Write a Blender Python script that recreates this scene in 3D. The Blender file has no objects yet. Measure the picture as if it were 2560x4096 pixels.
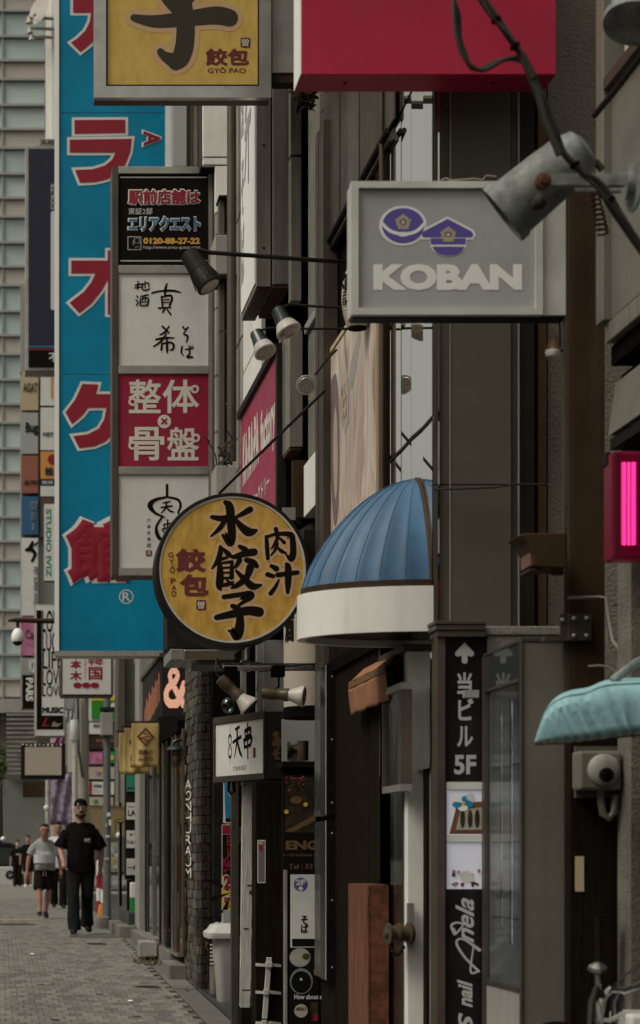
import bpy, bmesh, math, random
from mathutils import Vector, Matrix, noise
random.seed(7)
R = math.radians
scene = bpy.context.scene
COL = scene.collection
# ------------------------------------------------------------------ camera
F = 7400.0            # focal length in photo pixels (photo is 2560 x 4096)
HY = 3425.0           # eye level in the photo
CZ = 1.63             # eye height above the pavement at the camera
cam_d = bpy.data.cameras.new('camera'); cam = bpy.data.objects.new('camera', cam_d); COL.objects.link(cam)
cam.location = (0, 0, CZ); cam.rotation_euler = (R(90), 0, 0)
cam_d.sensor_fit = 'VERTICAL'; cam_d.sensor_height = 36.0; cam_d.sensor_width = 36.0
cam_d.lens = F / 4096.0 * 36.0
cam_d.shift_x = 1280.0 / 4096.0
cam_d.shift_y = (HY - 2048.0) / 4096.0
cam_d.clip_start = 0.1; cam_d.clip_end = 2000
cam_d.dof.use_dof = True; cam_d.dof.focus_distance = 11.5; cam_d.dof.aperture_fstop = 4.0
scene.camera = cam
# ------------------------------------------------------------------ light: overcast day
world = bpy.data.worlds.new('World'); scene.world = world; world.use_nodes = True
wn = world.node_tree.nodes; wl = world.node_tree.links
for n in list(wn): wn.remove(n)
wo = wn.new('ShaderNodeOutputWorld'); wb = wn.new('ShaderNodeBackground')
sky = wn.new('ShaderNodeTexSky'); sky.sky_type = 'NISHITA'; sky.sun_disc = False
SUN_EL, SUN_AZ = R(52), R(244)       # azimuth measured clockwise from +Y
sky.sun_elevation = SUN_EL; sky.sun_rotation = SUN_AZ
sky.air_density = 1.0; sky.dust_density = 6.0; sky.ozone_density = 1.0
whs = wn.new('ShaderNodeHueSaturation'); whs.inputs['Saturation'].default_value = 0.10
wtint = wn.new('ShaderNodeMix'); wtint.data_type = 'RGBA'; wtint.blend_type = 'MULTIPLY'; wtint.inputs[0].default_value = 1.0
wtint.inputs[7].default_value = (1.0, 0.965, 0.85, 1)      # warm grey cloud cover
wl.new(sky.outputs[0], whs.inputs['Color']); wl.new(whs.outputs[0], wtint.inputs[6]); wl.new(wtint.outputs[2], wb.inputs[0])
wb.inputs[1].default_value = 0.125
wl.new(wb.outputs[0], wo.inputs[0])
sun_d = bpy.data.lights.new('sun', 'SUN'); sun = bpy.data.objects.new('sun', sun_d); COL.objects.link(sun)
sun_d.energy = 1.45; sun_d.angle = R(28); sun_d.color = (1.0, 0.95, 0.88)
sd = Vector((math.sin(SUN_AZ) * math.cos(SUN_EL), math.cos(SUN_AZ) * math.cos(SUN_EL), math.sin(SUN_EL)))
sun.rotation_euler = sd.to_track_quat('Z', 'Y').to_euler()
vs = scene.view_settings; vs.view_transform = 'Standard'; vs.look = 'None'; vs.gamma = 1.0; vs.exposure = -0.2
scene.cycles.max_bounces = 6; scene.cycles.diffuse_bounces = 2; scene.cycles.glossy_bounces = 3
scene.cycles.transmission_bounces = 6; scene.cycles.transparent_max_bounces = 8
# ------------------------------------------------------------------ places
def P(x, y, d):                      # photo pixel at a distance d along the street
    return Vector((x * d / F, d, CZ + (HY - y) * d / F))
def SX(X, x, y):                     # photo pixel on the street-parallel plane at lateral distance X
    return P(x, y, X * F / x)
def dep(X, x): return X * F / x
def zz(y, d): return CZ + (HY - y) * d / F
def zg(d): return 0.0264 * max(d, 0.0) if d < 23 else 0.0264 * 23
# ------------------------------------------------------------------ materials
def mat(name, col, rough=0.6, metal=0.0, var=0.0, scale=6.0, bump=0.0, bscale=60.0, col2=None, spec=0.3,
        emit=None, estr=1.0, streak=0.0, stretch=(1, 1, 1), alpha=1.0, coat=0.0, dirt=0.0, grain=0.0):
    m = bpy.data.materials.new(name); m.use_nodes = True
    nt = m.node_tree; N = nt.nodes; L = nt.links
    b = N['Principled BSDF']
    b.inputs['Base Color'].default_value = (*col, 1); b.inputs['Roughness'].default_value = rough
    b.inputs['Metallic'].default_value = metal; b.inputs['Specular IOR Level'].default_value = spec
    b.inputs['Coat Weight'].default_value = coat
    geo = N.new('ShaderNodeNewGeometry'); mp = N.new('ShaderNodeMapping'); mp.inputs['Scale'].default_value = stretch
    L.new(geo.outputs['Position'], mp.inputs['Vector'])
    last = None
    def mixc(a, bcol, fac_out, blend='MIX'):
        mx = N.new('ShaderNodeMix'); mx.data_type = 'RGBA'; mx.blend_type = blend
        L.new(fac_out, mx.inputs[0])
        if isinstance(a, tuple): mx.inputs[6].default_value = (*a, 1)
        else: L.new(a, mx.inputs[6])
        mx.inputs[7].default_value = (*bcol, 1)
        return mx.outputs[2]
    def nz(sc, detail=5, src=None, lo=0.35, hi=0.7):
        n = N.new('ShaderNodeTexNoise'); n.inputs['Scale'].default_value = sc; n.inputs['Detail'].default_value = detail
        n.inputs['Roughness'].default_value = 0.62
        L.new(src or mp.outputs[0], n.inputs['Vector'])
        r = N.new('ShaderNodeMapRange'); r.inputs[1].default_value = lo; r.inputs[2].default_value = hi
        L.new(n.outputs[0], r.inputs[0]); return r.outputs[0]
    cur = col
    if var > 0:
        c2 = col2 if col2 else tuple(c * (1 - var) for c in col)
        cur = mixc(cur, c2, nz(scale))
    if streak > 0:                   # rain streaks running down
        mp2 = N.new('ShaderNodeMapping'); mp2.inputs['Scale'].default_value = (22, 22, 0.7)
        L.new(geo.outputs['Position'], mp2.inputs['Vector'])
        f = nz(1.0, 4, mp2.outputs[0], 0.52, 0.75)
        mm = N.new('ShaderNodeMath'); mm.operation = 'MULTIPLY'; mm.inputs[1].default_value = streak
        L.new(f, mm.inputs[0]); cur = mixc(cur, (0.10, 0.08, 0.06), mm.outputs[0])
    if dirt > 0:
        f = nz(2.3, 8, geo.outputs['Position'], 0.5, 0.72)
        mm = N.new('ShaderNodeMath'); mm.operation = 'MULTIPLY'; mm.inputs[1].default_value = dirt
        L.new(f, mm.inputs[0]); cur = mixc(cur, (0.09, 0.075, 0.055), mm.outputs[0])
    if grain > 0:
        f = nz(140, 2, geo.outputs['Position'], 0.4, 0.65)
        mm = N.new('ShaderNodeMath'); mm.operation = 'MULTIPLY'; mm.inputs[1].default_value = grain
        L.new(f, mm.inputs[0]); cur = mixc(cur, tuple(c * 0.35 for c in col), mm.outputs[0])
    if not isinstance(cur, tuple): L.new(cur, b.inputs['Base Color'])
    if rough > 0.08:
        rr = N.new('ShaderNodeMapRange'); rr.inputs[3].default_value = max(0.02, rough - 0.12); rr.inputs[4].default_value = min(1, rough + 0.12)
        n = N.new('ShaderNodeTexNoise'); n.inputs['Scale'].default_value = 9; n.inputs['Detail'].default_value = 4
        L.new(geo.outputs['Position'], n.inputs['Vector']); L.new(n.outputs[0], rr.inputs[0]); L.new(rr.outputs[0], b.inputs['Roughness'])
    if bump > 0:
        n = N.new('ShaderNodeTexNoise'); n.inputs['Scale'].default_value = bscale; n.inputs['Detail'].default_value = 4
        L.new(mp.outputs[0], n.inputs['Vector'])
        bp = N.new('ShaderNodeBump'); bp.inputs['Strength'].default_value = bump; bp.inputs['Distance'].default_value = 0.01
        L.new(n.outputs[0], bp.inputs['Height']); L.new(bp.outputs[0], b.inputs['Normal'])
    if emit:
        b.inputs['Emission Color'].default_value = (*emit, 1); b.inputs['Emission Strength'].default_value = estr
    return m
def glass(name, tint=(0.55, 0.6, 0.58), rough=0.02, thru=0.5):
    m = bpy.data.materials.new(name); m.use_nodes = True
    N = m.node_tree.nodes; L = m.node_tree.links
    for n in list(N): N.remove(n)
    o = N.new('ShaderNodeOutputMaterial'); mx = N.new('ShaderNodeMixShader'); tr = N.new('ShaderNodeBsdfTransparent')
    gl = N.new('ShaderNodeBsdfGlossy'); lw = N.new('ShaderNodeLayerWeight'); fr = N.new('ShaderNodeMath'); fr.operation = 'POWER'; fr.inputs[1].default_value = 5.0
    L.new(lw.outputs['Facing'], fr.inputs[0])
    ad = N.new('ShaderNodeMath'); ad.operation = 'ADD'; ad.inputs[1].default_value = 1 - thru; ad.use_clamp = True
    tr.inputs[0].default_value = (*tint, 1); gl.inputs[0].default_value = (0.8, 0.82, 0.8, 1); gl.inputs['Roughness'].default_value = rough
    L.new(fr.outputs[0], ad.inputs[0]); L.new(ad.outputs[0], mx.inputs[0]); L.new(tr.outputs[0], mx.inputs[1]); L.new(gl.outputs[0], mx.inputs[2])
    L.new(mx.outputs[0], o.inputs[0]); return m
M = {}
def mk(name, *a, **k): M[name] = mat(name, *a, **k)
mk('alu', (0.42, 0.40, 0.37), 0.38, 0.55, var=0.35, scale=3, dirt=0.35)
mk('alu_light', (0.62, 0.61, 0.57), 0.42, 0.3, var=0.2, scale=4, dirt=0.25)
mk('alu_brown', (0.095, 0.078, 0.062), 0.45, 0.35, var=0.35, scale=4, streak=0.3)
mk('steel', (0.55, 0.54, 0.50), 0.22, 0.9, var=0.3, scale=5)
mk('dark_metal', (0.014, 0.012, 0.009), 0.55, 0.0, spec=0.15, var=0.4, scale=7, dirt=0.2)
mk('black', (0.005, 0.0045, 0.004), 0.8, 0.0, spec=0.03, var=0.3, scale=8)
mk('black_gloss', (0.008, 0.007, 0.007), 0.25, spec=0.25)
mk('film', (0.52, 0.52, 0.52), 0.10, 1.0, var=0.5, scale=3, stretch=(10, 10, 0.8), bump=0.5, bscale=7)
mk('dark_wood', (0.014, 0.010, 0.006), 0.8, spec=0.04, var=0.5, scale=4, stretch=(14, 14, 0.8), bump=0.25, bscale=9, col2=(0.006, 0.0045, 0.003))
mk('case_grey', (0.20, 0.187, 0.155), 0.45, 0.2, var=0.25, scale=2, streak=0.25, dirt=0.15)
mk('brown_paint', (0.046, 0.025, 0.010), 0.6, 0.0, var=0.35, scale=3, streak=0.25, dirt=0.2, spec=0.15)
mk('ink', (0.009, 0.007, 0.005), 0.8, spec=0.05)
mk('ink_brown', (0.035, 0.028, 0.015), 0.6)
mk('white_face', (0.66, 0.65, 0.61), 0.35, var=0.10, scale=3, dirt=0.18, streak=0.08)
mk('white_paint', (0.76, 0.74, 0.69), 0.5, var=0.08, scale=3, streak=0.12, dirt=0.12)
mk('white_bright', (0.84, 0.83, 0.79), 0.5, var=0.06, scale=5)
mk('clad_dark', (0.060, 0.048, 0.036), 0.5, 0.1, var=0.4, scale=4, streak=0.4, spec=0.2)
mk('case_fill', (0.8, 0.8, 0.8), 0.5, emit=(0.92, 0.92, 1.0), estr=3.0)  # emission of the added strip that brightens the display case
mk('creeper', (0.020, 0.014, 0.009), 0.9, spec=0.05)
mk('panel_grey', (0.110, 0.099, 0.078), 0.55, 0.0, spec=0.2, var=0.3, scale=1.3, streak=0.35)
mk('panel_light', (0.34, 0.325, 0.295), 0.5, var=0.2, scale=2, streak=0.4, dirt=0.15)
mk('panel_silver', (0.30, 0.272, 0.235), 0.36, 0.4, var=0.35, scale=3, streak=0.6, stretch=(8, 8, 0.6))
mk('stucco', (0.25, 0.215, 0.175), 0.9, var=0.2, scale=2, bump=1.0, bscale=75, dirt=0.25)
mk('concrete', (0.20, 0.188, 0.163), 0.85, var=0.35, scale=4, bump=0.5, bscale=70, dirt=0.35, grain=0.2)
mk('concrete_spotted', (0.22, 0.20, 0.165), 0.9, var=0.4, scale=7, bump=0.7, bscale=110, dirt=0.6, grain=0.55)
mk('granite', (0.31, 0.29, 0.25), 0.6, var=0.55, scale=95, bump=0.3, bscale=120, grain=0.6)
mk('asphalt', (0.055, 0.053, 0.05), 0.9, var=0.3, scale=8, bump=0.5, bscale=150)
mk('joint', (0.045, 0.041, 0.035), 0.95, var=0.3, scale=20)
mk('blue_sign', (0.003, 0.235, 0.40), 0.45, var=0.4, scale=1.1, streak=0.05, dirt=0.03, spec=0.15, col2=(0.004, 0.16, 0.28))
mk('red_letter', (0.27, 0.012, 0.030), 0.45, var=0.1)
mk('red_panel', (0.31, 0.013, 0.042), 0.4, var=0.18, scale=3, dirt=0.12, streak=0.12)
mk('pink_panel', (0.44, 0.012, 0.052), 0.45, var=0.22, scale=2.5, dirt=0.16, streak=0.22)
mk('magenta_panel', (0.34, 0.035, 0.085), 0.45, var=0.15, scale=3, dirt=0.12)
mk('yellow_sign', (0.66, 0.45, 0.11), 0.5, var=0.25, scale=7, col2=(0.52, 0.34, 0.07), stretch=(2, 2, 1), grain=0.12)
mk('gold_sign', (0.62, 0.38, 0.075), 0.5, var=0.5, scale=9, col2=(0.40, 0.22, 0.035), stretch=(2.5, 2.5, 0.9), grain=0.12, dirt=0.08)
mk('halo', (0.55, 0.36, 0.19), 0.6)
mk('maroon', (0.13, 0.020, 0.022), 0.55)
mk('pale_letter', (0.62, 0.58, 0.52), 0.5)
mk('navy', (0.020, 0.021, 0.040), 0.35, var=0.2)
mk('koban_face', (0.37, 0.365, 0.375), 0.32, var=0.12, scale=4, dirt=0.16, streak=0.14)
mk('koban_blue', (0.095, 0.075, 0.30), 0.4)
mk('koban_gold', (0.62, 0.52, 0.20), 0.4)
mk('koban_white', (0.74, 0.73, 0.70), 0.5)
mk('orange_text', (0.62, 0.33, 0.06), 0.5)
mk('steel_blue_text', (0.06, 0.16, 0.27), 0.5)
mk('silver_text', (0.42, 0.43, 0.42), 0.45)
mk('glass_dark', (0.035, 0.04, 0.038), 0.05, spec=0.9)
mk('glass_far', (0.45, 0.56, 0.54), 0.16, var=0.25, scale=0.25, spec=0.8)
mk('mirror_glass', (0.92, 0.92, 0.90), 0.02, 1.0)
mk('blind_beige', (0.48, 0.43, 0.38), 0.7, var=0.12, scale=1)
mk('far_frame', (0.34, 0.34, 0.32), 0.5, 0.2)
mk('dome_blue', (0.050, 0.125, 0.225), 0.5, var=0.3, scale=6, dirt=0.18, streak=0.12)
mk('dome_seam', (0.028, 0.085, 0.17), 0.6)
mk('post_wood', (0.085, 0.050, 0.026), 0.6, var=0.4, scale=5)
mk('ramp_grey', (0.15, 0.155, 0.14), 0.6, var=0.15, scale=1)
mk('blind_white', (0.50, 0.58, 0.56), 0.6, var=0.15, scale=0.5)
mk('seam_dark', (0.03, 0.025, 0.02), 0.8)
mk('teal_cloth', (0.30, 0.52, 0.55), 0.65, var=0.25, scale=6, streak=0.15, bump=0.3, bscale=40)
mk('orange_cloth', (0.29, 0.135, 0.070), 0.8, var=0.3, scale=9, bump=0.35, bscale=30)
mk('orange_band', (0.15, 0.085, 0.035), 0.7, var=0.4, scale=14)
mk('wood_red', (0.21, 0.08, 0.046), 0.55, var=0.7, scale=5, stretch=(12, 12, 1.1), bump=0.4, bscale=10, col2=(0.055, 0.020, 0.011))
mk('wood_burl', (0.16, 0.055, 0.025), 0.5, var=0.75, scale=16, bump=0.3, bscale=30, col2=(0.035, 0.012, 0.006))
mk('peeled_white', (0.58, 0.56, 0.51), 0.8, var=0.4, scale=5, stretch=(9, 9, 1.0), bump=0.6, bscale=12, dirt=0.4)
mk('bin_grey', (0.36, 0.34, 0.315), 0.5, var=0.12, scale=4, dirt=0.2)
mk('bin_lid', (0.50, 0.495, 0.475), 0.45, var=0.1, dirt=0.15)
mk('lamp_grey', (0.25, 0.27, 0.255), 0.6, var=0.7, scale=16, dirt=0.5, bump=0.15, bscale=50)
mk('rust', (0.13, 0.055, 0.035), 0.85, var=0.5, scale=60, bump=0.5, bscale=90)
mk('grime', (0.045, 0.038, 0.028), 0.9, var=0.4, scale=30)
mk('lamp_green', (0.013, 0.028, 0.021), 0.3, var=0.5, scale=18, coat=0.3)
mk('lamp_white', (0.50, 0.46, 0.41), 0.3, var=0.3, scale=14, dirt=0.4)
mk('lamp_brown', (0.075, 0.050, 0.028), 0.4, var=0.35, scale=12)
mk('lens', (0.30, 0.28, 0.25), 0.25, var=0.6, scale=120, spec=0.8)
mk('cable', (0.030, 0.026, 0.020), 0.55, var=0.3)
mk('cable_grey', (0.22, 0.20, 0.17), 0.6)
mk('glow_pink', (0.5, 0.01, 0.10), 0.4, emit=(1.0, 0.035, 0.28), estr=1.7)
mk('glow_pink_dim', (0.09, 0.002, 0.014), 0.35, emit=(0.6, 0.0, 0.08), estr=0.07)
mk('led_on', (0.4, 0.2, 0.15), 0.5, emit=(1.0, 0.52, 0.34), estr=1.0)
mk('led_dim', (0.2, 0.1, 0.05), 0.5, emit=(0.75, 0.25, 0.12), estr=0.55)
mk('led_board', (0.016, 0.012, 0.010), 0.6)
mk('case_light', (0.58, 0.58, 0.64), 0.5, emit=(0.80, 0.82, 0.95), estr=0.17)
mk('lavender_white', (0.56, 0.56, 0.60), 0.4)
mk('flag_gold', (0.50, 0.36, 0.135), 0.75, var=0.15, scale=10, bump=0.2, bscale=60)
mk('skin', (0.36, 0.205, 0.145), 0.55, var=0.15, scale=12)
mk('skin_red', (0.40, 0.20, 0.15), 0.55, var=0.15, scale=12)
mk('hair', (0.010, 0.008, 0.007), 0.6, spec=0.2, var=0.3, scale=60, bump=0.5, bscale=120)
mk('tee_black', (0.006, 0.0055, 0.005), 0.9, spec=0.08, var=0.3, scale=10, bump=0.35, bscale=14)
mk('denim', (0.015, 0.016, 0.016), 0.9, spec=0.08, var=0.6, scale=5, bump=0.4, bscale=16, col2=(0.010, 0.011, 0.013))
mk('tee_grey', (0.30, 0.31, 0.295), 0.85, var=0.15, scale=8, bump=0.35, bscale=18)
mk('shirt_white', (0.55, 0.56, 0.57), 0.8, var=0.1, bump=0.3, bscale=16)
mk('belt_white', (0.60, 0.60, 0.64), 0.7)
mk('shorts', (0.012, 0.009, 0.007), 0.9, spec=0.08, bump=0.3, bscale=18)
mk('shoe', (0.010, 0.009, 0.008), 0.6, spec=0.15)
mk('shoe_tan', (0.30, 0.25, 0.19), 0.6)
mk('green', (0.02, 0.25, 0.06), 0.55)
mk('teal_green', (0.035, 0.22, 0.15), 0.5)
mk('bright_green', (0.02, 0.22, 0.02), 0.45)
mk('cyan_poster', (0.02, 0.24, 0.42), 0.4, var=0.3, scale=12)
mk('poster_yellow', (0.62, 0.42, 0.05), 0.4)
mk('beige_sign', (0.48, 0.38, 0.24), 0.5, var=0.1)
mk('grey_sign', (0.34, 0.34, 0.33), 0.5)
mk('rust_sign', (0.28, 0.10, 0.065), 0.5)
mk('orange_sign', (0.58, 0.26, 0.06), 0.5)
mk('blue_small', (0.03, 0.11, 0.22), 0.5)
mk('pink_poster', (0.50, 0.20, 0.33), 0.5, var=0.4, scale=5, col2=(0.30, 0.07, 0.16))
mk('purple_banner', (0.38, 0.29, 0.39), 0.6, var=0.6, scale=6, col2=(0.06, 0.035, 0.07))
mk('pole_grey', (0.16, 0.165, 0.16), 0.5, 0.2, var=0.3, scale=6, dirt=0.3)
mk('pole_beige', (0.30, 0.275, 0.225), 0.7, var=0.25, scale=3, streak=0.3)
mk('car_white', (0.45, 0.45, 0.44), 0.3, coat=0.4)
mk('tyre', (0.012, 0.012, 0.012), 0.8)
mk('map_tan', (0.30, 0.225, 0.11), 0.6, var=0.35, scale=3)
mk('map_mix', (0.50, 0.46, 0.36), 0.6, var=0.5, scale=9, col2=(0.10, 0.14, 0.15))
mk('food_dark', (0.05, 0.035, 0.02), 0.4, var=0.8, scale=26, col2=(0.006, 0.005, 0.004))
mk('food_wood', (0.17, 0.095, 0.042), 0.5, var=0.3, scale=20)
mk('food_red', (0.15, 0.03, 0.025), 0.5, var=0.6, scale=50)
mk('food_cream', (0.42, 0.40, 0.33), 0.5, var=0.3, scale=60)
mk('cream', (0.44, 0.375, 0.30), 0.6, var=0.12, scale=2)
mk('billboard', (0.58, 0.52, 0.43), 0.4, var=0.6, scale=2.6, stretch=(1, 1.6, 0.30), col2=(0.36, 0.28, 0.21))
mk('bill_face', (0.50, 0.36, 0.31), 0.5, var=0.25, scale=5)
mk('bill_dark', (0.17, 0.13, 0.12), 0.5)
mk('bill_grey', (0.36, 0.33, 0.30), 0.5)
mk('brick_dark', (0.030, 0.022, 0.016), 0.45, var=0.6, scale=22, bump=0.8, bscale=45, col2=(0.012, 0.009, 0.007))
mk('slate_a', (0.10, 0.087, 0.068), 0.7, var=0.5, scale=26, stretch=(6, 6, 0.8), bump=1.0, bscale=16)
mk('slate_b', (0.060, 0.052, 0.040), 0.7, var=0.5, scale=26, stretch=(6, 6, 0.8), bump=1.0, bscale=16)
mk('slate_c', (0.145, 0.128, 0.103), 0.75, var=0.5, scale=26, stretch=(6, 6, 0.8), bump=1.0, bscale=16)
for i, c in enumerate([(0.220, 0.207, 0.182), (0.182, 0.173, 0.154), (0.142, 0.136, 0.122), (0.250, 0.230, 0.195), (0.205, 0.182, 0.152)]):
    mk('paver_%d' % i, c, 0.85, var=0.25, scale=14, bump=0.4, bscale=160, dirt=0.25, grain=0.2)
mk('bowl_blue', (0.17, 0.21, 0.215), 0.4)
mk('tile_dark', (0.045, 0.047, 0.046), 0.35, var=0.3, scale=6, dirt=0.3)
mk('plant', (0.05, 0.075, 0.02), 0.8, var=0.5, scale=20)
mk('dry_plant', (0.13, 0.09, 0.03), 0.9, var=0.4, scale=20)
mk('leaf_dry', (0.05, 0.028, 0.015), 0.8)
mk('plastic_clip', (0.44, 0.42, 0.38), 0.45, dirt=0.15)
mk('amber', (0.16, 0.08, 0.05), 0.35, spec=0.4)
M['pane'] = glass('pane', (0.72, 0.74, 0.72), 0.02, 0.90)
M['pane_mirror'] = glass('pane_mirror', (0.62, 0.63, 0.62), 0.05, 0.90)
M['case_glass'] = glass('case_glass', (0.70, 0.71, 0.70), 0.22, 0.95)
def poster_material():
    """soft draped photograph: blurred folds of cream, tan and rose"""
    m = bpy.data.materials.new('draped_photo'); m.use_nodes = True; N = m.node_tree.nodes; L = m.node_tree.links; b = N['Principled BSDF']; b.inputs['Roughness'].default_value = 0.4
    g = N.new('ShaderNodeNewGeometry'); mp = N.new('ShaderNodeMapping'); mp.inputs['Scale'].default_value = (1, 1.5, 0.42); mp.inputs['Rotation'].default_value = (R(14), 0, 0)
    L.new(g.outputs['Position'], mp.inputs['Vector'])
    w = N.new('ShaderNodeTexNoise'); w.inputs['Scale'].default_value = 3.2; w.inputs['Detail'].default_value = 1.2; w.inputs['Distortion'].default_value = 0.9
    L.new(mp.outputs[0], w.inputs['Vector'])
    r = N.new('ShaderNodeValToRGB'); e = r.color_ramp.elements
    e[0].position = 0.0; e[0].color = (0.24, 0.17, 0.13, 1); e[1].position = 1.0; e[1].color = (0.62, 0.58, 0.51, 1)
    for q, c in ((0.2, (0.47, 0.34, 0.27)), (0.4, (0.60, 0.53, 0.44)), (0.55, (0.45, 0.30, 0.27)), (0.75, (0.57, 0.49, 0.41))):
        k = r.color_ramp.elements.new(q); k.color = (*c, 1)
    mr = N.new('ShaderNodeMapRange'); mr.inputs[1].default_value = 0.3; mr.inputs[2].default_value = 0.72; L.new(w.outputs[0], mr.inputs[0]); L.new(mr.outputs[0], r.inputs[0]); L.new(r.outputs[0], b.inputs['Base Color']); return m
M['billboard'] = poster_material()
# ------------------------------------------------------------------ objects
ORG = {}
def props(o, label=None, cat=None, group=None, kind=None):
    if label: o['label'] = label
    if cat: o['category'] = cat
    if group: o['group'] = group
    if kind: o['kind'] = kind
    return o
def thing(name, loc, label, cat, group=None):
    o = bpy.data.objects.new(name, None); COL.objects.link(o)
    o.location = loc; o.empty_display_size = 0.1; ORG[o.name] = Vector(loc)
    return props(o, label, cat, group)
def org(o): return ORG[o.name]
class MB:
    def __init__(s): s.v = []; s.f = []; s.mi = []; s.cur = 0
    def add(s, vs, fs):
        k = len(s.v); s.v += [tuple(p) for p in vs]
        for f in fs: s.f.append(tuple(i + k for i in f)); s.mi.append(s.cur)
        return s
    def box(s, a, b):
        x0, y0, z0 = a; x1, y1, z1 = b
        x0, x1 = min(x0, x1), max(x0, x1); y0, y1 = min(y0, y1), max(y0, y1); z0, z1 = min(z0, z1), max(z0, z1)
        return s.add([(x0, y0, z0), (x1, y0, z0), (x1, y1, z0), (x0, y1, z0), (x0, y0, z1), (x1, y0, z1), (x1, y1, z1), (x0, y1, z1)],
                     [(0, 3, 2, 1), (4, 5, 6, 7), (0, 1, 5, 4), (1, 2, 6, 5), (2, 3, 7, 6), (3, 0, 4, 7)])
    def pbox(s, x0, y0, x1, y1, d, t):      # box whose camera-side face fills a photo rectangle at distance d
        a = P(x0, y1, d); b = P(x1, y0, d)
        return s.box((a.x, d, a.z), (b.x, d + t, b.z))
    def prism(s, pts, vec):                 # polygon (3-D, planar) pushed along vec
        n = len(pts); vec = Vector(vec); q = [Vector(p) for p in pts]
        s.add(q + [p + vec for p in q], [tuple(range(n)), tuple(range(2 * n - 1, n - 1, -1))] + [(i, i + n, (i + 1) % n + n, (i + 1) % n)[::-1] for i in range(n)])
        return s
    def quad(s, a, b, c, d): return s.add([a, b, c, d], [(0, 1, 2, 3)])
    def ring(s, c, ax, r, seg, ry=None, up=None):
        ax = Vector(ax).normalized()
        u = Vector(up) if up else (Vector((0, 0, 1)) if abs(ax.z) < 0.9 else Vector((0, 1, 0)))
        e1 = ax.cross(u).normalized(); e2 = ax.cross(e1).normalized(); ry = r if ry is None else ry
        return [Vector(c) + e1 * r * math.cos(2 * math.pi * i / seg) + e2 * ry * math.sin(2 * math.pi * i / seg) for i in range(seg)]
    def skin(s, rings, cap=True):
        seg = len(rings[0]); n = len(rings); vs = [p for r in rings for p in r]; fs = []
        for k in range(n - 1):
            for i in range(seg):
                j = (i + 1) % seg
                fs.append((k * seg + i, k * seg + j, (k + 1) * seg + j, (k + 1) * seg + i))
        if cap: fs.append(tuple(range(seg))[::-1]); fs.append(tuple(range((n - 1) * seg, n * seg)))
        return s.add(vs, fs)
    def tube(s, pts, r, seg=8, cap=True):
        pts = [Vector(p) for p in pts]; n = len(pts); rs = r if isinstance(r, (list, tuple)) else [r] * n
        rings = []; e1 = None
        for i, p in enumerate(pts):
            t = (pts[min(i + 1, n - 1)] - pts[max(i - 1, 0)]).normalized()
            if e1 is None:
                u = Vector((0, 0, 1)) if abs(t.z) < 0.9 else Vector((0, 1, 0)); e1 = t.cross(u).normalized()
            e1 = (e1 - t * e1.dot(t)).normalized(); e2 = t.cross(e1)
            q = rs[i]; qa, qb = q if isinstance(q, tuple) else (q, q)
            rings.append([p + e1 * qa * math.cos(2 * math.pi * k / seg) + e2 * qb * math.sin(2 * math.pi * k / seg) for k in range(seg)])
        return s.skin(rings, cap)
    def lathe(s, base, ax, prof, seg=20, cap=True):   # prof: (distance along axis, radius)
        ax = Vector(ax).normalized(); b = Vector(base)
        return s.skin([s.ring(b + ax * h, ax, max(r, 1e-4), seg) for h, r in prof], cap)
    def ball(s, c, r, seg=14, rings=9, sc=(1, 1, 1)):
        c = Vector(c); R_ = []
        for k in range(rings + 1):
            a = math.pi * k / rings; rr = max(math.sin(a), 1e-3)
            R_.append([c + Vector((r * sc[0] * rr * math.cos(2 * math.pi * i / seg), r * sc[1] * rr * math.sin(2 * math.pi * i / seg), -r * sc[2] * math.cos(a))) for i in range(seg)])
        return s.skin(R_)
    def mesh(s, name, m, o=Vector((0, 0, 0)), smooth=False):
        me = bpy.data.meshes.new(name); me.from_pydata([Vector(p) - o for p in s.v], [], s.f)
        for q in (m if isinstance(m, list) else [m]): me.materials.append(M[q] if isinstance(q, str) else q)
        if isinstance(m, list): me.polygons.foreach_set('material_index', s.mi)
        bm = bmesh.new(); bm.from_mesh(me); bmesh.ops.recalc_face_normals(bm, faces=bm.faces)
        big = [f for f in bm.faces if len(f.verts) > 4]
        if big: bmesh.ops.triangulate(bm, faces=big)
        bm.to_mesh(me); bm.free()
        if smooth:
            me.polygons.foreach_set('use_smooth', [True] * len(me.polygons))
            try: me.set_sharp_from_angle(angle=R(42))
            except Exception: pass
        me.update(); return me
    def build(s, name, m, parent=None, smooth=False, bevel=0.0, label=None, cat=None, group=None, kind=None, base=None):
        if parent is not None: o0 = org(parent)
        else:
            zs = [p[2] for p in s.v]; xs = [p[0] for p in s.v]; ys = [p[1] for p in s.v]
            o0 = Vector(base) if base else Vector(((min(xs) + max(xs)) / 2, (min(ys) + max(ys)) / 2, min(zs)))
        me = s.mesh(name, m, o0, smooth)
        ob = bpy.data.objects.new(name, me); COL.objects.link(ob)
        if parent is not None: ob.parent = parent
        else: ob.location = o0
        ORG[ob.name] = o0
        if bevel > 0:
            md = ob.modifiers.new('bevel', 'BEVEL'); md.width = bevel; md.segments = 2; md.limit_method = 'ANGLE'; md.angle_limit = R(40)
        return props(ob, label, cat, group, kind)
def pb(name, m, parent, x0, y0, x1, y1, d, t, **k):
    return MB().pbox(x0, y0, x1, y1, d, t).build(name, m, parent, **k)
def bx(name, m, parent, a, b, **k): return MB().box(a, b).build(name, m, parent, **k)
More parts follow.
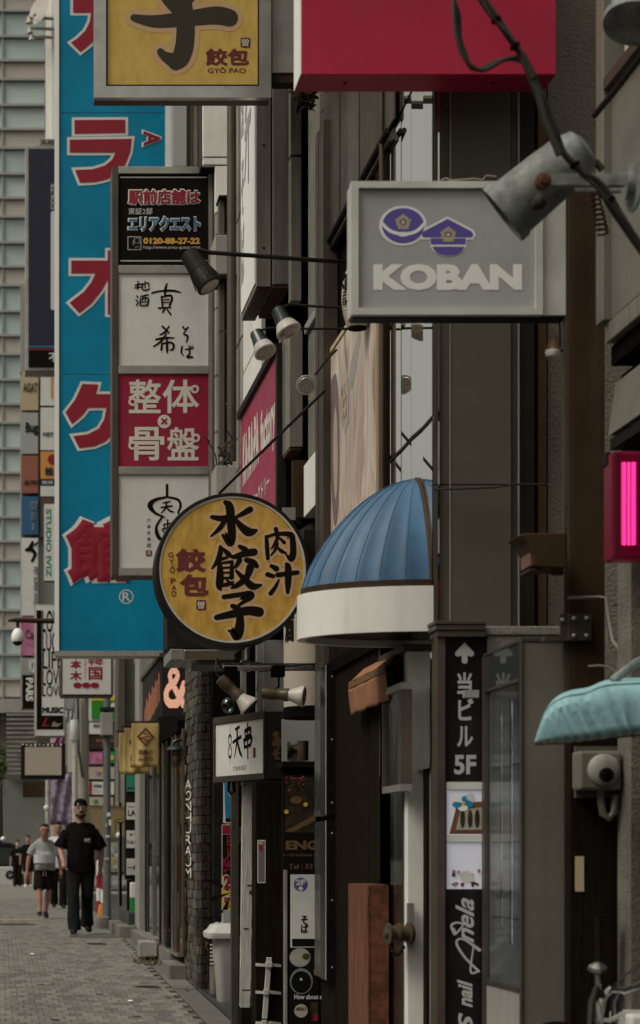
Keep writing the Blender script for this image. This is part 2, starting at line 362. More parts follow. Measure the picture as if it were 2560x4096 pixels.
# ------------------------------------------------------------------ planes to letter on: f(u, v, lift)
def front(d): return lambda u, v, l: P(u, v, d) + Vector((0, -l, 0))
def side(X): return lambda u, v, l: Vector((X - l, u, v))             # u = distance along the street, v = height
def plane3(O, U, V, N):
    O, U, V, N = Vector(O), Vector(U), Vector(V), Vector(N).normalized()
    return lambda u, v, l: O + U * u + V * v + N * l
_gl = {}
WORK = bpy.data.scenes.new('work'); WCOL = WORK.collection        # small scene to evaluate text and modifiers in
def evaluated_mesh(ob):
    WCOL.objects.link(ob); WORK.view_layers[0].update()
    dg = WORK.view_layers[0].depsgraph
    me = bpy.data.meshes.new_from_object(ob.evaluated_get(dg))
    WCOL.objects.unlink(ob); return me
def glyph(body, bold=0.0, shear=0.0, ls=1.0, cs=1.0):
    key = (body, bold, shear, ls, cs)
    if key in _gl: return _gl[key]
    cu = bpy.data.curves.new('t', 'FONT'); cu.body = body; cu.align_x = 'CENTER'; cu.shear = shear; cu.space_line = ls; cu.space_character = cs
    cu.resolution_u = 3
    if bold > 0: cu.bevel_depth = bold; cu.bevel_resolution = 0
    cu.fill_mode = 'FRONT' if bold > 0 else 'BOTH'
    ob = bpy.data.objects.new('t', cu); me = evaluated_mesh(ob)
    vs = [v.co.copy() for v in me.vertices]; fs = [tuple(p.vertices) for p in me.polygons]
    bpy.data.objects.remove(ob); bpy.data.curves.remove(cu); bpy.data.meshes.remove(me)
    _gl[key] = (vs, fs); return vs, fs
def text(parent, body, pl, rect, m, bold=0.0, lift=0.002, thick=0.0002, shear=0.0, ls=1.0, cs=1.0, rot=0, keep=False, name='lettering', grow=0.0, mb=None):
    """glyphs of body fitted into rect (u0, v_top, u1, v_bottom) of a plane; rot in quarter turns clockwise"""
    vs, fs = glyph(body, bold, shear, ls, cs)
    if not vs: return None
    if rot == 1: pv = [(v.y, -v.x, v.z) for v in vs]
    elif rot == 3: pv = [(-v.y, v.x, v.z) for v in vs]
    else: pv = [(v.x, v.y, v.z) for v in vs]
    x0 = min(p[0] for p in pv); x1 = max(p[0] for p in pv); y0 = min(p[1] for p in pv); y1 = max(p[1] for p in pv)
    z0 = min(p[2] for p in pv); z1 = max(p[2] for p in pv); dz = (z1 - z0) or 1
    u0, vt, u1, vb = rect
    if keep:                          # keep proportions: fit the height, centre sideways
        w = (x1 - x0) / (y1 - y0) * abs(vb - vt); s = 1 if u1 > u0 else -1; c = (u0 + u1) / 2; u0, u1 = c - s * w / 2, c + s * w / 2
    q = [pl(u0 + (p[0] - x0) / (x1 - x0) * (u1 - u0), vb + (p[1] - y0) / (y1 - y0) * (vt - vb), lift + (p[2] - z0) / dz * thick) for p in pv]
    if mb is not None: mb.add(q, fs); return mb
    return MB().add(q, fs).build(name, m, parent)
def catmull(pts, n=7):
    out = []
    if len(pts) == 2: pts = [pts[0], tuple((a + b) / 2 for a, b in zip(*pts)), pts[1]]
    q = [pts[0]] + list(pts) + [pts[-1]]
    for i in range(1, len(q) - 2):
        p0, p1, p2, p3 = [Vector(t) for t in q[i - 1:i + 3]]
        for k in range(n):
            t = k / n
            out.append(0.5 * (2 * p1 + (p2 - p0) * t + (2 * p0 - 5 * p1 + 4 * p2 - p3) * t * t + (3 * p1 - p0 - 3 * p2 + p3) * t ** 3))
    out.append(Vector(q[-2])); return out
def brush(parent, strokes, pl, rect, m, widen=0.0, lift=0.002, name='brush_lettering', step=0.00025, box=100.0, cap=True):
    """ink strokes ((x, y, width), ...) in a 0..box square, y down, laid into rect of a plane"""
    mb = MB(); u0, vt, u1, vb = rect
    T = lambda x, y, l: pl(u0 + x / box * (u1 - u0), vt + y / box * (vb - vt), l)
    for k, st in enumerate(strokes):
        pts = catmull([tuple(map(float, p)) for p in st]); L_ = []; R_ = []
        for i, p in enumerate(pts):
            a = pts[max(i - 1, 0)]; b = pts[min(i + 1, len(pts) - 1)]; t = Vector((b.x - a.x, b.y - a.y))
            t = t.normalized() if t.length > 1e-6 else Vector((1, 0)); n = Vector((-t.y, t.x)); w = max(p.z / 2 + widen, 0.3)
            L_.append((p.x + n.x * w, p.y + n.y * w)); R_.append((p.x - n.x * w, p.y - n.y * w))
        def capf(p, q, sgn):
            t = Vector((q.x - p.x, q.y - p.y)); t = t.normalized() if t.length > 1e-6 else Vector((1, 0)); w = max(p.z / 2 + widen, 0.3)
            a0 = math.atan2(t.y, t.x); return [(p.x + w * math.cos(a0 + math.pi / 2 + math.pi * j / 6), p.y + w * math.sin(a0 + math.pi / 2 + math.pi * j / 6)) for j in range(1, 6)]
        c1 = capf(pts[0], pts[1], 1) if cap else []; c2 = capf(pts[-1], pts[-2], 1) if cap else []
        l = lift + k * step; n = len(pts)
        vs = [T(*p, l) for p in L_] + [T(*p, l) for p in R_]
        mb.add(vs, [(i, i + 1, n + i + 1, n + i) for i in range(n - 1)])
        if cap:
            mb.add([T(*L_[0], l)] + [T(*p, l) for p in c1] + [T(*R_[0], l)], [tuple(range(7))])
            mb.add([T(*R_[-1], l)] + [T(*p, l) for p in c2] + [T(*L_[-1], l)], [tuple(range(7))])
    return mb.build(name, m, parent)
def flat(parent, pl, polys, m, lift=0.002, name='printed_shape', rect=None, box=100.0, step=0.0):
    mb = MB()
    for k, pts in enumerate(polys):
        if rect:
            u0, vt, u1, vb = rect; pts = [(u0 + x / box * (u1 - u0), vt + y / box * (vb - vt)) for x, y in pts]
        mb.add([pl(u, v, lift + k * step) for u, v in pts], [tuple(range(len(pts)))])
    return mb.build(name, m, parent)
def circ(cx, cy, rx, ry=None, n=24, a0=0, a1=360):
    ry = rx if ry is None else ry
    e = n if a1 - a0 >= 360 else n + 1
    return [(cx + rx * math.cos(R(a0 + (a1 - a0) * i / n)), cy + ry * math.sin(R(a0 + (a1 - a0) * i / n))) for i in range(e)]
def annulus(parent, pl, cx, cy, rx, ry, w, m, lift=0.002, name='printed_ring', n=28):
    mb = MB(); o = circ(cx, cy, rx, ry, n); i_ = circ(cx, cy, rx - w, ry - w, n)
    mb.add([pl(u, v, lift) for u, v in o] + [pl(u, v, lift) for u, v in i_], [(k, (k + 1) % n, n + (k + 1) % n, n + k) for k in range(n)])
    return mb.build(name, m, parent)
def frame(name, m, parent, x0, y0, x1, y1, d, t, w, wb=None, proud=0.012, bevel=0.003):
    """four mitred bars round a photo rectangle, standing a little proud of distance d"""
    wb = wb or w; mb = MB(); f = d - proud
    o = [(x0, y0), (x1, y0), (x1, y1), (x0, y1)]; i = [(x0 + w, y0 + wb), (x1 - w, y0 + wb), (x1 - w, y1 - wb), (x0 + w, y1 - wb)]
    for k in range(4):
        j = (k + 1) % 4
        mb.prism([P(*o[k], f), P(*o[j], f), P(*i[j], f), P(*i[k], f)], (0, t + proud, 0))
    ob = mb.build(name, m, parent); return ob
# spot lamp: base point on the wall, elbow, head centre, aim direction
def spotlight(label, arm, head_c, aim, m_body, m_cone, L_body, r0, r1, L_cone, r2, arm_r=0.008, group=None, back=None, name='spotlight', seg=20, lens='lens', ribs=0):
    c = Vector(head_c); a = Vector(aim).normalized()
    t = thing(name, tuple(Vector(arm[0])), label, 'lamp', group)
    MB().tube(arm, arm_r, 10).build('arm', 'dark_metal' if m_body != 'lamp_grey' else 'lamp_grey', t, smooth=True)
    s0 = c - a * L_body
    MB().lathe(s0, a, [(0, r0 * 0.75), (0.006, r0), (L_body * 0.55, r0 * 1.02 + (r1 - r0) * 0.4), (L_body, r1)], seg).build('lamp_body', m_body, t, smooth=True)
    MB().lathe(c, a, [(0, r1 * 0.96), (L_cone * 0.25, r1 + (r2 - r1) * 0.38), (L_cone * 0.8, r2 * 0.98), (L_cone * 0.93, r2 * 1.03), (L_cone, r2 * 1.0)], seg).build('reflector_bulb', m_cone, t, smooth=True)
    MB().lathe(c, a, [(L_cone + 0.001, r2 * 0.80), (L_cone + 0.004, r2 * 0.74)], seg).build('lens', lens, t, smooth=True)
    if ribs:
        mb = MB(); e1 = a.orthogonal().normalized(); e2 = a.cross(e1)
        for k in range(ribs):
            an = 2 * math.pi * k / ribs; u = e1 * math.cos(an) + e2 * math.sin(an); w = a.cross(u) * 0.002
            p0 = c + u * r1 * 0.98; p1 = c + a * L_cone * 0.75 + u * r2 * 1.02
            mb.prism([p0 - w, p1 - w, p1 + u * 0.006 - w, p0 + u * 0.004 - w], w * 2)
        mb.build('cooling_fins', m_body, t)
    return t
# ================================================================== GROUND
def strip(name, X0, X1, dz, m, d0=-12, d1=60, step=1.0, kind='structure'):
    mb = MB(); n = int((d1 - d0) / step); vs = []
    for i in range(n + 1):
        d = d0 + (d1 - d0) * i / n; vs += [(X0, d, zg(d) + dz), (X1, d, zg(d) + dz)]
    mb.add(vs, [(2 * i, 2 * i + 1, 2 * i + 3, 2 * i + 2) for i in range(n)])
    return mb.build(name, m, None, kind=kind, base=(0, 0, 0))
MB().add([(-300, -60, -0.25), (300, -60, -0.25), (300, 0, -0.2), (-300, 0, -0.2), (300, 23, 0.40), (-300, 23, 0.40), (300, 500, 0.40), (-300, 500, 0.40)],
         [(0, 1, 2, 3), (3, 2, 4, 5), (5, 4, 6, 7)]).build('ground', 'asphalt', None, kind='structure', base=(0, 0, -0.25))
strip('road', -12.0, -2.36, -0.13, 'asphalt', -12, 120)
mbk = MB()
for i in range(70):
    a = -6 + i; b = a + 0.99
    mbk.add([(-2.36, a, zg(a) - 0.2), (-2.2, a, zg(a) - 0.2), (-2.2, b, zg(b) - 0.2), (-2.36, b, zg(b) - 0.2),
             (-2.36, a, zg(a) + 0.004), (-2.2, a, zg(a) + 0.004), (-2.2, b, zg(b) + 0.004), (-2.36, b, zg(b) + 0.004)],
            [(4, 5, 6, 7), (0, 3, 7, 4), (0, 1, 5, 4), (3, 2, 6, 7)])
mbk.build('kerb', 'concrete', None, kind='structure', base=(-2.3, 0, 0))
strip('plaza', -2.2, 8.0, -0.004, 'paver_0', 44.5, 130)
walk = strip('sidewalk', -2.2, 1.80, -0.006, 'joint', -8, 44.6)
# --- pavers 10 x 20 cm in offset rows
ROW, WID, J = 0.2, 0.1, 0.0045
def pv_mesh(mi):
    w, l, h, c = (WID - J) / 2, (ROW - J) / 2, 0.012, 0.0025
    mb = MB(); mb.add([(-w, -l, -h), (w, -l, -h), (w, l, -h), (-w, l, -h), (-w, -l, -c), (w, -l, -c), (w, l, -c), (-w, l, -c),
                       (-w + c, -l + c, 0), (w - c, -l + c, 0), (w - c, l - c, 0), (-w + c, l - c, 0)],
                      [(0, 1, 5, 4), (1, 2, 6, 5), (2, 3, 7, 6), (3, 0, 4, 7), (4, 5, 9, 8), (5, 6, 10, 9), (6, 7, 11, 10), (7, 4, 8, 11), (8, 9, 10, 11)])
    return mb.mesh('paver', 'paver_%d' % mi)
pvm = [pv_mesh(i) for i in range(5)]
ang = math.atan(0.0264); cnt = 0
stuff = MB(); far_stuff = []
wts = [0, 0, 0, 1, 1, 1, 1, 2, 2, 3, 3, 4]
nrow = int((44.5 - 5.0) / ROW)
single = []
for r in range(nrow):
    d = 5.0 + (r + 0.5) * ROW
    off = 0.05 * (r % 2) + random.uniform(-0.004, 0.004)
    k = 0; X = 1.545 - WID / 2 + off - 0.05
    while X > -2.15:
        mi = random.choice(wts); tilt = random.uniform(-0.0015, 0.0015)
        z = zg(d) + 0.006 + tilt
        if 13.75 < d < 18.2 and X > 0.0 and len(single) < 300: single.append((X, d, z, mi))
        else:
            w, l = (WID - J) / 2, (ROW - J) / 2; sl = 0.0264 if d < 22.9 else 0
            stuff.cur = mi
            stuff.add([(X - w, d - l, z - l * sl - 0.004), (X + w, d - l, z - l * sl - 0.004), (X + w, d + l, z + l * sl - 0.004), (X - w, d + l, z + l * sl - 0.004),
                       (X - w + .004, d - l + .004, z - l * sl), (X + w - .004, d - l + .004, z - l * sl), (X + w - .004, d + l - .004, z + l * sl), (X - w + .004, d + l - .004, z + l * sl)],
                      [(0, 1, 5, 4), (1, 2, 6, 5), (2, 3, 7, 6), (3, 0, 4, 7), (4, 5, 6, 7)])
        X -= WID
for X, d, z, mi in single:
    o = bpy.data.objects.new('paver', pvm[mi]); COL.objects.link(o); o.parent = walk
    o.location = (X, d, z); o.rotation_euler = (ang + random.uniform(-0.006, 0.006), random.uniform(-0.008, 0.008), random.uniform(-0.006, 0.006))
stuff.build('paver_field', ['paver_%d' % i for i in range(5)], walk, kind='stuff')
# --- border stones between pavers and shop fronts
d = 5.0; i = 0
while d < 34:
    L_ = random.choice([0.3, 0.42, 0.55, 0.6]); w0 = 1.552; w1 = 1.755
    mb = MB(); e = 0.006; z0, z1 = zg(d + e) + 0.004 + random.uniform(-.004, .004), zg(d + L_ - e) + 0.004 + random.uniform(-.004, .004)
    mb.add([(w0 + e, d + e, z0 - .02), (w1, d + e, z0 - .02), (w1, d + L_ - e, z1 - .02), (w0 + e, d + L_ - e, z1 - .02), (w0 + e, d + e, z0), (w1, d + e, z0), (w1, d + L_ - e, z1), (w0 + e, d + L_ - e, z1)],
           [(4, 5, 6, 7), (0, 1, 5, 4), (1, 2, 6, 5), (2, 3, 7, 6), (3, 0, 4, 7)])
    mb.build('border_stone', 'paver_%d' % random.choice([2, 2, 2, 1]), walk); d += L_; i += 1
# floors in front of / inside the shops
strip('shop_floor', 1.80, 6.0, -0.002, 'tile_dark', -8, 50)
# covers, grating, litter
def cover(x, y, wid, dp, m, label):
    s = 0.614 * (y - 3230); d = F / s; X = x / s; t = thing('utility_cover', (X, d, zg(d)), label, 'manhole cover')
    mb = MB(); n = 20
    ringp = lambda r, z: [(X + wid / 2 * r * math.cos(2 * math.pi * k / n), d + dp / 2 * r * math.sin(2 * math.pi * k / n), zg(d + dp / 2 * r * math.sin(2 * math.pi * k / n)) + z) for k in range(n)]
    mb.skin([ringp(1, 0.001), ringp(1, 0.0105), ringp(0.9, 0.0115)]); mb.build('rim', 'concrete', t)
    mb = MB(); mb.skin([ringp(0.88, 0.009), ringp(0.88, 0.0135), ringp(0.8, 0.0145)]); mb.build('lid', m, t)
cover(589, 3952, 0.26, 0.22, 'dark_metal', 'small round iron cover in the pavers nearest the camera')
cover(385, 3779, 0.27, 0.3, 'dark_metal', 'small round iron cover in front of the drain grating')
cover(60, 3668, 0.7, 0.6, 'dark_metal', 'wide iron cover in the pavement behind the man in grey')
g = thing('drain_grating', (1.2, 23.3, zg(23.3)), 'steel drain grating across the pavers at the feet of the man in black', 'grating')
mb = MB(); gz = zg(23.2) + 0.004
for k in range(26): mb.box((0.92 + k * 0.027, 23.1, gz), (0.935 + k * 0.027, 23.75, gz + 0.016))
mb.build('bars', 'pole_grey', g)
mb = MB(); mb.box((0.88, 23.06, gz - .02), (1.62, 23.1, gz + .012)); mb.box((0.88, 23.75, gz - .02), (1.62, 23.79, gz + .012)); mb.box((0.88, 23.1, gz - 0.02), (0.92, 23.75, gz + 0.012)); mb.box((1.6, 23.1, gz - 0.02), (1.62, 23.75, gz + 0.012)); mb.build('rim', 'pole_grey', g)
bx('pit', 'black', g, (0.93, 23.11, gz - .03), (1.59, 23.74, gz - .003))
tw = thing('tactile_strip', (0.2, 29.6, zg(30)), 'yellowish tactile paving strip across the pavement at the grey man\'s feet', 'tactile paving')
for k in range(9):
    mb = MB(); x0 = -1.2 + k * 0.2; mb.box((x0, 29.4, 0.612), (x0 + 0.194, 29.6, 0.622))
    for q in range(4): mb.box((x0 + 0.02 + q * 0.045, 29.42, 0.622), (x0 + 0.045 + q * 0.045, 29.58, 0.626))
    mb.build('tactile_tile', 'beige_sign', tw)
lv = [(745, 3964, 'leaf_dry'), (700, 3994, 'leaf_dry'), (668, 3995, 'leaf_dry'), (810, 3920, 'leaf_dry'), (524, 3790, 'cyan_poster'), (128, 3822, 'white_bright'), (523, 4012, 'white_bright'), (205, 3942, 'leaf_dry')]
for k, (x, y, m_) in enumerate(lv):
    s = 0.614 * (y - 3230); d = F / s; X = x / s; z = zg(d) + 0.008; mb = MB()
    pts = [(X + 0.035 * math.cos(a * 1.05) * (0.6 + 0.5 * random.random()), d + 0.05 * math.sin(a * 1.05), z + 0.006 + 0.012 * random.random()) for a in range(6)]
    mb.add(pts + [(X, d, z + 0.02)], [(a, (a + 1) % 6, 6) for a in range(6)])
    lab = ['dry leaf on the border stones nearest the frame edge', 'curled dry leaf on the pavers by the border', 'thin dry leaf beside the curled one on the pavers', 'dry leaf at the foot of the low concrete step', 'blue scrap of paper by the border stones', 'white scrap on the pavers far left', 'white scrap on the pavers near the round cover', 'dark crumb on the pavers at lower left'][k]
    mb.build('fallen_leaf' if m_ == 'leaf_dry' else 'paper_scrap', m_, None, label=lab, cat='leaf' if m_ == 'leaf_dry' else 'litter')

# gum spots and small stains trodden into the pavers
gum = {}
for k in range(150):
    d = random.uniform(13.8, 30); X = random.uniform(-0.4, 1.5); r = random.uniform(.006, .02) * (1 if k % 6 else 2.2); mi = random.choice(['seam_dark', 'joint', 'joint', 'panel_light'])
    pts = [(X + r * random.uniform(.7, 1.2) * math.cos(a * .785), d + r * 1.3 * math.sin(a * .785) * random.uniform(.7, 1.2), zg(d + r * math.sin(a * .785)) + .0092) for a in range(8)]
    gum.setdefault(mi, MB()).add(pts, [tuple(range(8))])
for mi, mb in gum.items(): mb.build('gum_spots', mi, walk, kind='stuff')
# ================================================================== BUILDINGS (near to far)
# ---- B1: building at the right edge, street face at X = 2.2
b1 = thing('corner_building', (2.3, 5.6, 0.15), 'brown steel framed building at the right edge with beige metal panels', 'building')
pb('column', 'brown_paint', b1, 2272, 690, 2420, 4700, 6.9, 0.03, bevel=0.004)
pb('column_edge_plate', 'alu_brown', b1, 2258, 690, 2271, 4700, 6.905, 0.02)
bx('fascia_panel', 'case_grey', b1, (2.2, 4.2, 3.56), (2.35, 6.66, 4.38), bevel=0.006)
bx('upper_window', 'glass_dark', b1, (2.24, 4.2, 4.44), (2.35, 6.62, 8.0))
bx('upper_window_blind', 'blind_beige', b1, (2.215, 4.2, 4.43), (2.238, 6.56, 8.0))
bx('upper_post', 'case_grey', b1, (2.17, 6.66, 3.56), (2.36, 6.74, 8.2), bevel=0.004)
bx('sill_trim', 'alu_brown', b1, (2.17, 4.2, 4.385), (2.36, 6.655, 4.425))
bx('ledge', 'panel_silver', b1, (2.192, 4.2, 3.485), (2.36, 6.70, 3.555), bevel=0.004)
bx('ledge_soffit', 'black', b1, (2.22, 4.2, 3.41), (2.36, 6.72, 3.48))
MB().prism([(2.2, 4.2, 3.15), (2.2, 6.69, 3.15), (2.225, 6.69, 3.34), (2.225, 4.2, 3.34)], (0.03, 0, 0)).build('slanted_panel', 'case_grey', b1)
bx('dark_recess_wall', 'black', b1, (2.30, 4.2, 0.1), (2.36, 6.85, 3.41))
bx('lower_rail', 'dark_metal', b1, (2.21, 4.2, 3.10), (2.3, 6.70, 3.14))
bx('concrete_post', 'concrete_spotted', b1, (2.17, 6.36, 0.1), (2.29, 6.50, 3.0))
bx('entrance_wall', 'dark_wood', b1, (2.02, 6.55, 0.1), (2.29, 6.62, 2.1))
MB().tube([P(2378, 462, 6.5), P(2470, 350, 6.3), P(2640, 130, 6.0)], 0.011, 8).build('stay_rod', 'dark_metal', b1, smooth=True)
# ---- stucco wall between the buildings
st = thing('stucco_wall', (2.45, 7.9, 0.2), 'rough beige stucco wall behind the brown column', 'wall')
pb('wall_face', 'stucco', st, 2192, -700, 2750, 4600, 7.85, 0.3)
pb('dark_pipe', 'orange_band', st, 2152, -700, 2186, 4600, 7.8, 0.05)
pb('gap_back', 'black', st, 2136, -700, 2191, 4600, 8.05, 0.1)
# ---- B3: grey panelled building with the glazed street face
b3 = thing('panelled_building', (1.9, 8.9, 0.2), 'building clad in dark grey metal panels with a mirror glass strip', 'building')
for k, (x0, x1, m_, dd) in enumerate([(1737, 1752, 'alu_brown', 7.68), (1753, 1799, 'panel_grey', 7.70), (1804, 2044, 'panel_grey', 7.69), (2047, 2072, 'alu_brown', 7.705), (2079, 2138, 'dark_metal', 7.70)]):
    for (ya, yb) in [(-700, 1936), (1941, 4600)]: pb('wall_panel', m_, b3, x0, ya, x1, yb, dd, 0.06)
for x in (1801, 2075): MB().tube([P(x, -700, 7.69), P(x, 4600, 7.69)], 0.0035, 6).build('bead_trim', 'alu', b3)
bx('core', 'black', b3, (1.83, 7.77, 0.1), (2.22, 10.1, 9.0))
gx = [1558, 1602, 1648, 1690, 1731]
for k in range(4):
    y0, y1 = dep(1.8, gx[k + 1]) + 0.002, dep(1.8, gx[k]) - 0.002
    for (za, zb, dx) in [(2.0, 3.44, 0.0), (3.465, 4.96, 0.0), (4.98, 9.0, 0.0)]:
        tl = [0.002, -0.003, 0.003, -0.002][k]
        MB().add([(1.80 + tl, y0, za), (1.80 - tl, y1, za), (1.80 - tl, y1, zb), (1.80 + tl, y0, zb)], [(0, 1, 2, 3)]).prism([(1.822, y0, za), (1.822, y1, za), (1.822, y1, zb), (1.822, y0, zb)], (0.006, 0, 0)).build('mirror_pane', 'mirror_glass', b3)
bx('transom', 'dark_metal', b3, (1.797, 7.72, 3.448), (1.803, 8.54, 3.458))
bx('jamb', 'dark_wood', b3, (1.790, 8.56, 2.0), (1.80, 8.83, 4.94))
MB().tube([(1.77, 8.58, 2.0), (1.77, 8.58, 5.4)], 0.012, 8).build('downpipe', 'lamp_brown', b3, smooth=True)
# upper cladding above the gutter
ux = [1285, 1345, 1378, 1422, 1458, 1505, 1556]
for k in range(6):
    y0, y1 = dep(1.76, ux[k + 1]) + 0.004, dep(1.76, ux[k]) - 0.004
    m_ = ['clad_dark', 'clad_dark', 'alu_brown', 'clad_dark', 'clad_dark', 'alu_brown'][k]
    bx('cladding_strip', m_, b3, (1.776 + 0.005 * (k % 2), y0, 4.97), (1.79, y1, 9.0))
MB().prism([(1.775, 8.45, 4.90), (1.775, 10.25, 4.90), (1.80, 10.25, 4.965), (1.80, 8.45, 4.965)], (0.02, 0, 0)).build('soffit_edge', 'alu_brown', b3)
MB().tube([(1.768, 8.45, 4.945), (1.768, 10.3, 4.945)], 0.013, 8).build('gutter', 'dark_metal', b3, smooth=True)
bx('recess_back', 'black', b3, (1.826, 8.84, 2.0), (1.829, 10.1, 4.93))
for x0, x1 in ((1268, 1279), (1283, 1300)):
    bx('window_frame', 'clad_dark', b3, (1.74, dep(1.75, x1), 2.0), (1.82, dep(1.75, x0), 5.6), bevel=0.003)
bx('frame_glass', 'glass_dark', b3, (1.775, dep(1.75, 1284), 2.0), (1.80, dep(1.75, 1278), 5.6))
# ---- billboard with the portrait
bb = thing('portrait_billboard', (1.75, 9.2, 2.85), 'cream poster billboard showing pale faces above the blue dome', 'billboard')
bx('panel', 'billboard', bb, (1.782, 8.76, 2.7), (1.80, 10.1, 4.33))
bx('edge_trim', 'beige_sign', bb, (1.778, 8.74, 2.7), (1.80, 8.758, 4.34))
bx('edge_trim', 'beige_sign', bb, (1.778, 10.102, 2.7), (1.80, 10.12, 4.34))
bx('edge_trim', 'beige_sign', bb, (1.778, 8.74, 4.342), (1.80, 10.12, 4.365))
ps = side(1.782)
# rect on the board given by photo corners converted to (distance, height)
def brd(pts): return [(dep(1.782, x), zz(y, dep(1.782, x))) for x, y in pts]
sm = lambda q: [(v.x, v.y) for v in catmull([(x, y, 0) for x, y in q + q[:1]], 5)][:-1]
flat(bb, ps, [brd(sm([(1326, 1520), (1346, 1500), (1356, 1640), (1358, 1900), (1352, 2060), (1338, 2100), (1326, 1950), (1320, 1700)]))], 'bill_dark', 0.001, 'printed_hair')
flat(bb, ps, [brd(sm([(1341, 1620), (1350, 1680), (1353, 1800), (1351, 1930), (1343, 2000), (1336, 1900), (1335, 1740)]))], 'bill_face', 0.002, 'printed_portrait')
flat(bb, ps, [brd(sm([(1456, 1640), (1446, 1640), (1434, 1720), (1424, 1880), (1426, 1990), (1438, 2010), (1448, 1900), (1452, 1760)]))], 'bill_face', 0.001, 'printed_portrait')
flat(bb, ps, [brd(sm([(1430, 1340), (1446, 1310), (1424, 1480), (1406, 1560), (1400, 1480)]))], 'bill_grey', 0.001, 'printed_shadow')
flat(bb, ps, [brd([(1372, 1500), (1385, 1460), (1398, 1540), (1396, 1690), (1380, 1740), (1366, 1690), (1362, 1560)])], 'bill_grey', 0.001, 'printed_bubble')
flat(bb, ps, [brd([(1373, 1510), (1385, 1472), (1396, 1542), (1394, 1684), (1380, 1730), (1368, 1684), (1365, 1564)])], 'cream', 0.002, 'printed_bubble_fill')
text(bb, 'おとく\nのり\nもみ', ps, (dep(1.782, 1368), zz(1540, 9.6), dep(1.782, 1393), zz(1690, 9.6)), 'bill_dark', 0.0, 0.003)
# ---- B4: building with silver boards and the soba sign
b4 = thing('silver_boarded_building', (2.0, 12, 0.3), 'building with weathered silver boards behind the round gold sign', 'building')
bx('concrete_pillar', 'concrete_spotted', b4, (1.77, 10.24, 3.9), (2.1, 10.62, 9.0))
bx('pillar_band', 'alu', b4, (1.75, 10.22, 4.63), (2.1, 10.635, 4.68))
bx('pillar_base', 'white_paint', b4, (1.75, 10.21, 3.58), (2.1, 10.66, 3.88), bevel=0.005)
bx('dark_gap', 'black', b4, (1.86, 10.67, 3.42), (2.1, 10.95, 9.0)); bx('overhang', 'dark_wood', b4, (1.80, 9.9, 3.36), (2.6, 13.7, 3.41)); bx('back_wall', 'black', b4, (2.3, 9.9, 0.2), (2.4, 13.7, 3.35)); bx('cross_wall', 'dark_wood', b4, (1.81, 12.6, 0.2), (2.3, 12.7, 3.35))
b4w = 1.80
zs = [3.42, 4.0, 4.6, 5.2, 5.9, 6.6, 7.3, 8.0, 9.2]
ys = [12.75, 13.2, 13.7]
for k in range(len(ys) - 1):
    for q in range(len(zs) - 1):
        m_ = 'white_paint'
        bx('wall_tile', m_, b4, (b4w, ys[k] + .006, zs[q] + .006), (b4w + .04, ys[k + 1] - .006, zs[q + 1] - .006), bevel=0.004)
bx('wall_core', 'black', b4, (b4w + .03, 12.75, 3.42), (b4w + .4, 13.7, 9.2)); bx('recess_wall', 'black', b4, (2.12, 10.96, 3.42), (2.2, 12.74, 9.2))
MB().pbox(1162, -500, 1206, 618, 11.4, 0.08).build('silver_board', 'panel_silver', b4, bevel=0.004); MB().pbox(1162, 628, 1206, 1203, 11.4, 0.08).build('silver_board', 'panel_silver', b4, bevel=0.004); MB().pbox(1120, 1300, 1206, 2100, 12.0, 0.05).build('silver_board', 'panel_silver', b4, bevel=0.004)
bx('lower_duct', 'panel_silver', b4, (1.768, 11.30, 4.13), (1.85, 11.66, 4.85), bevel=0.004)
bx('lower_duct_underside', 'rust', b4, (1.772, 11.31, 4.115), (1.845, 11.65, 4.129))
# brown soffit and slanted boards under it
pb('soffit_panel', 'brown_paint', b4, 1172, 1840, 1268, 2070, 10.72, 0.05)
for k in range(4):
    a = P(1180, 2130 + k * 52, 10.65); b = P(1272, 2075 + k * 40, 10.65)
    MB().prism([a, b, b + Vector((0, 0, -0.05)), a + Vector((0, 0, -0.05))], (0, 0.03, 0)).build('slanted_board', 'alu_brown', b4)
# ---- B5: tiled building behind the tenant sign
b5 = thing('tiled_building', (2.0, 16.5, 0.35), 'pale tiled building with perforated vents behind the tenant sign', 'building')
bx('core', 'dark_wood', b5, (1.86, 13.75, 4.3), (2.6, 19.6, 14))
zt = [3.6 + 0.95 * k for k in range(11)]
for (ya, yb) in [(13.76, 14.75), (14.77, 15.7), (15.72, 16.9)]:
    for q in range(10): bx('wall_tile', 'panel_light', b5, (1.80, ya + .005, zt[q] + .008), (1.858, yb - .005, zt[q + 1] - .008), bevel=0.006)
MB().tube([(1.74, 13.9, 4.6), (1.74, 13.9, 13)], 0.035, 10).build('downpipe', 'alu_brown', b5, smooth=True)
MB().tube([(1.755, 14.05, 4.6), (1.75, 14.05, 7), (1.757, 14.05, 13)], 0.009, 6).build('cable', 'cable', b5)
for q in range(4): bx('brown_strip', ['concrete', 'alu_brown', 'brown_paint', 'panel_grey'][q], b5, (1.76, 17.0 + q * 0.36, 4.3), (1.858, 17.34 + q * 0.36, 14))
bx('blue_grey_wall', 'grey_sign', b5, (1.80, 18.5, 4.3), (1.858, 19.5, 14))
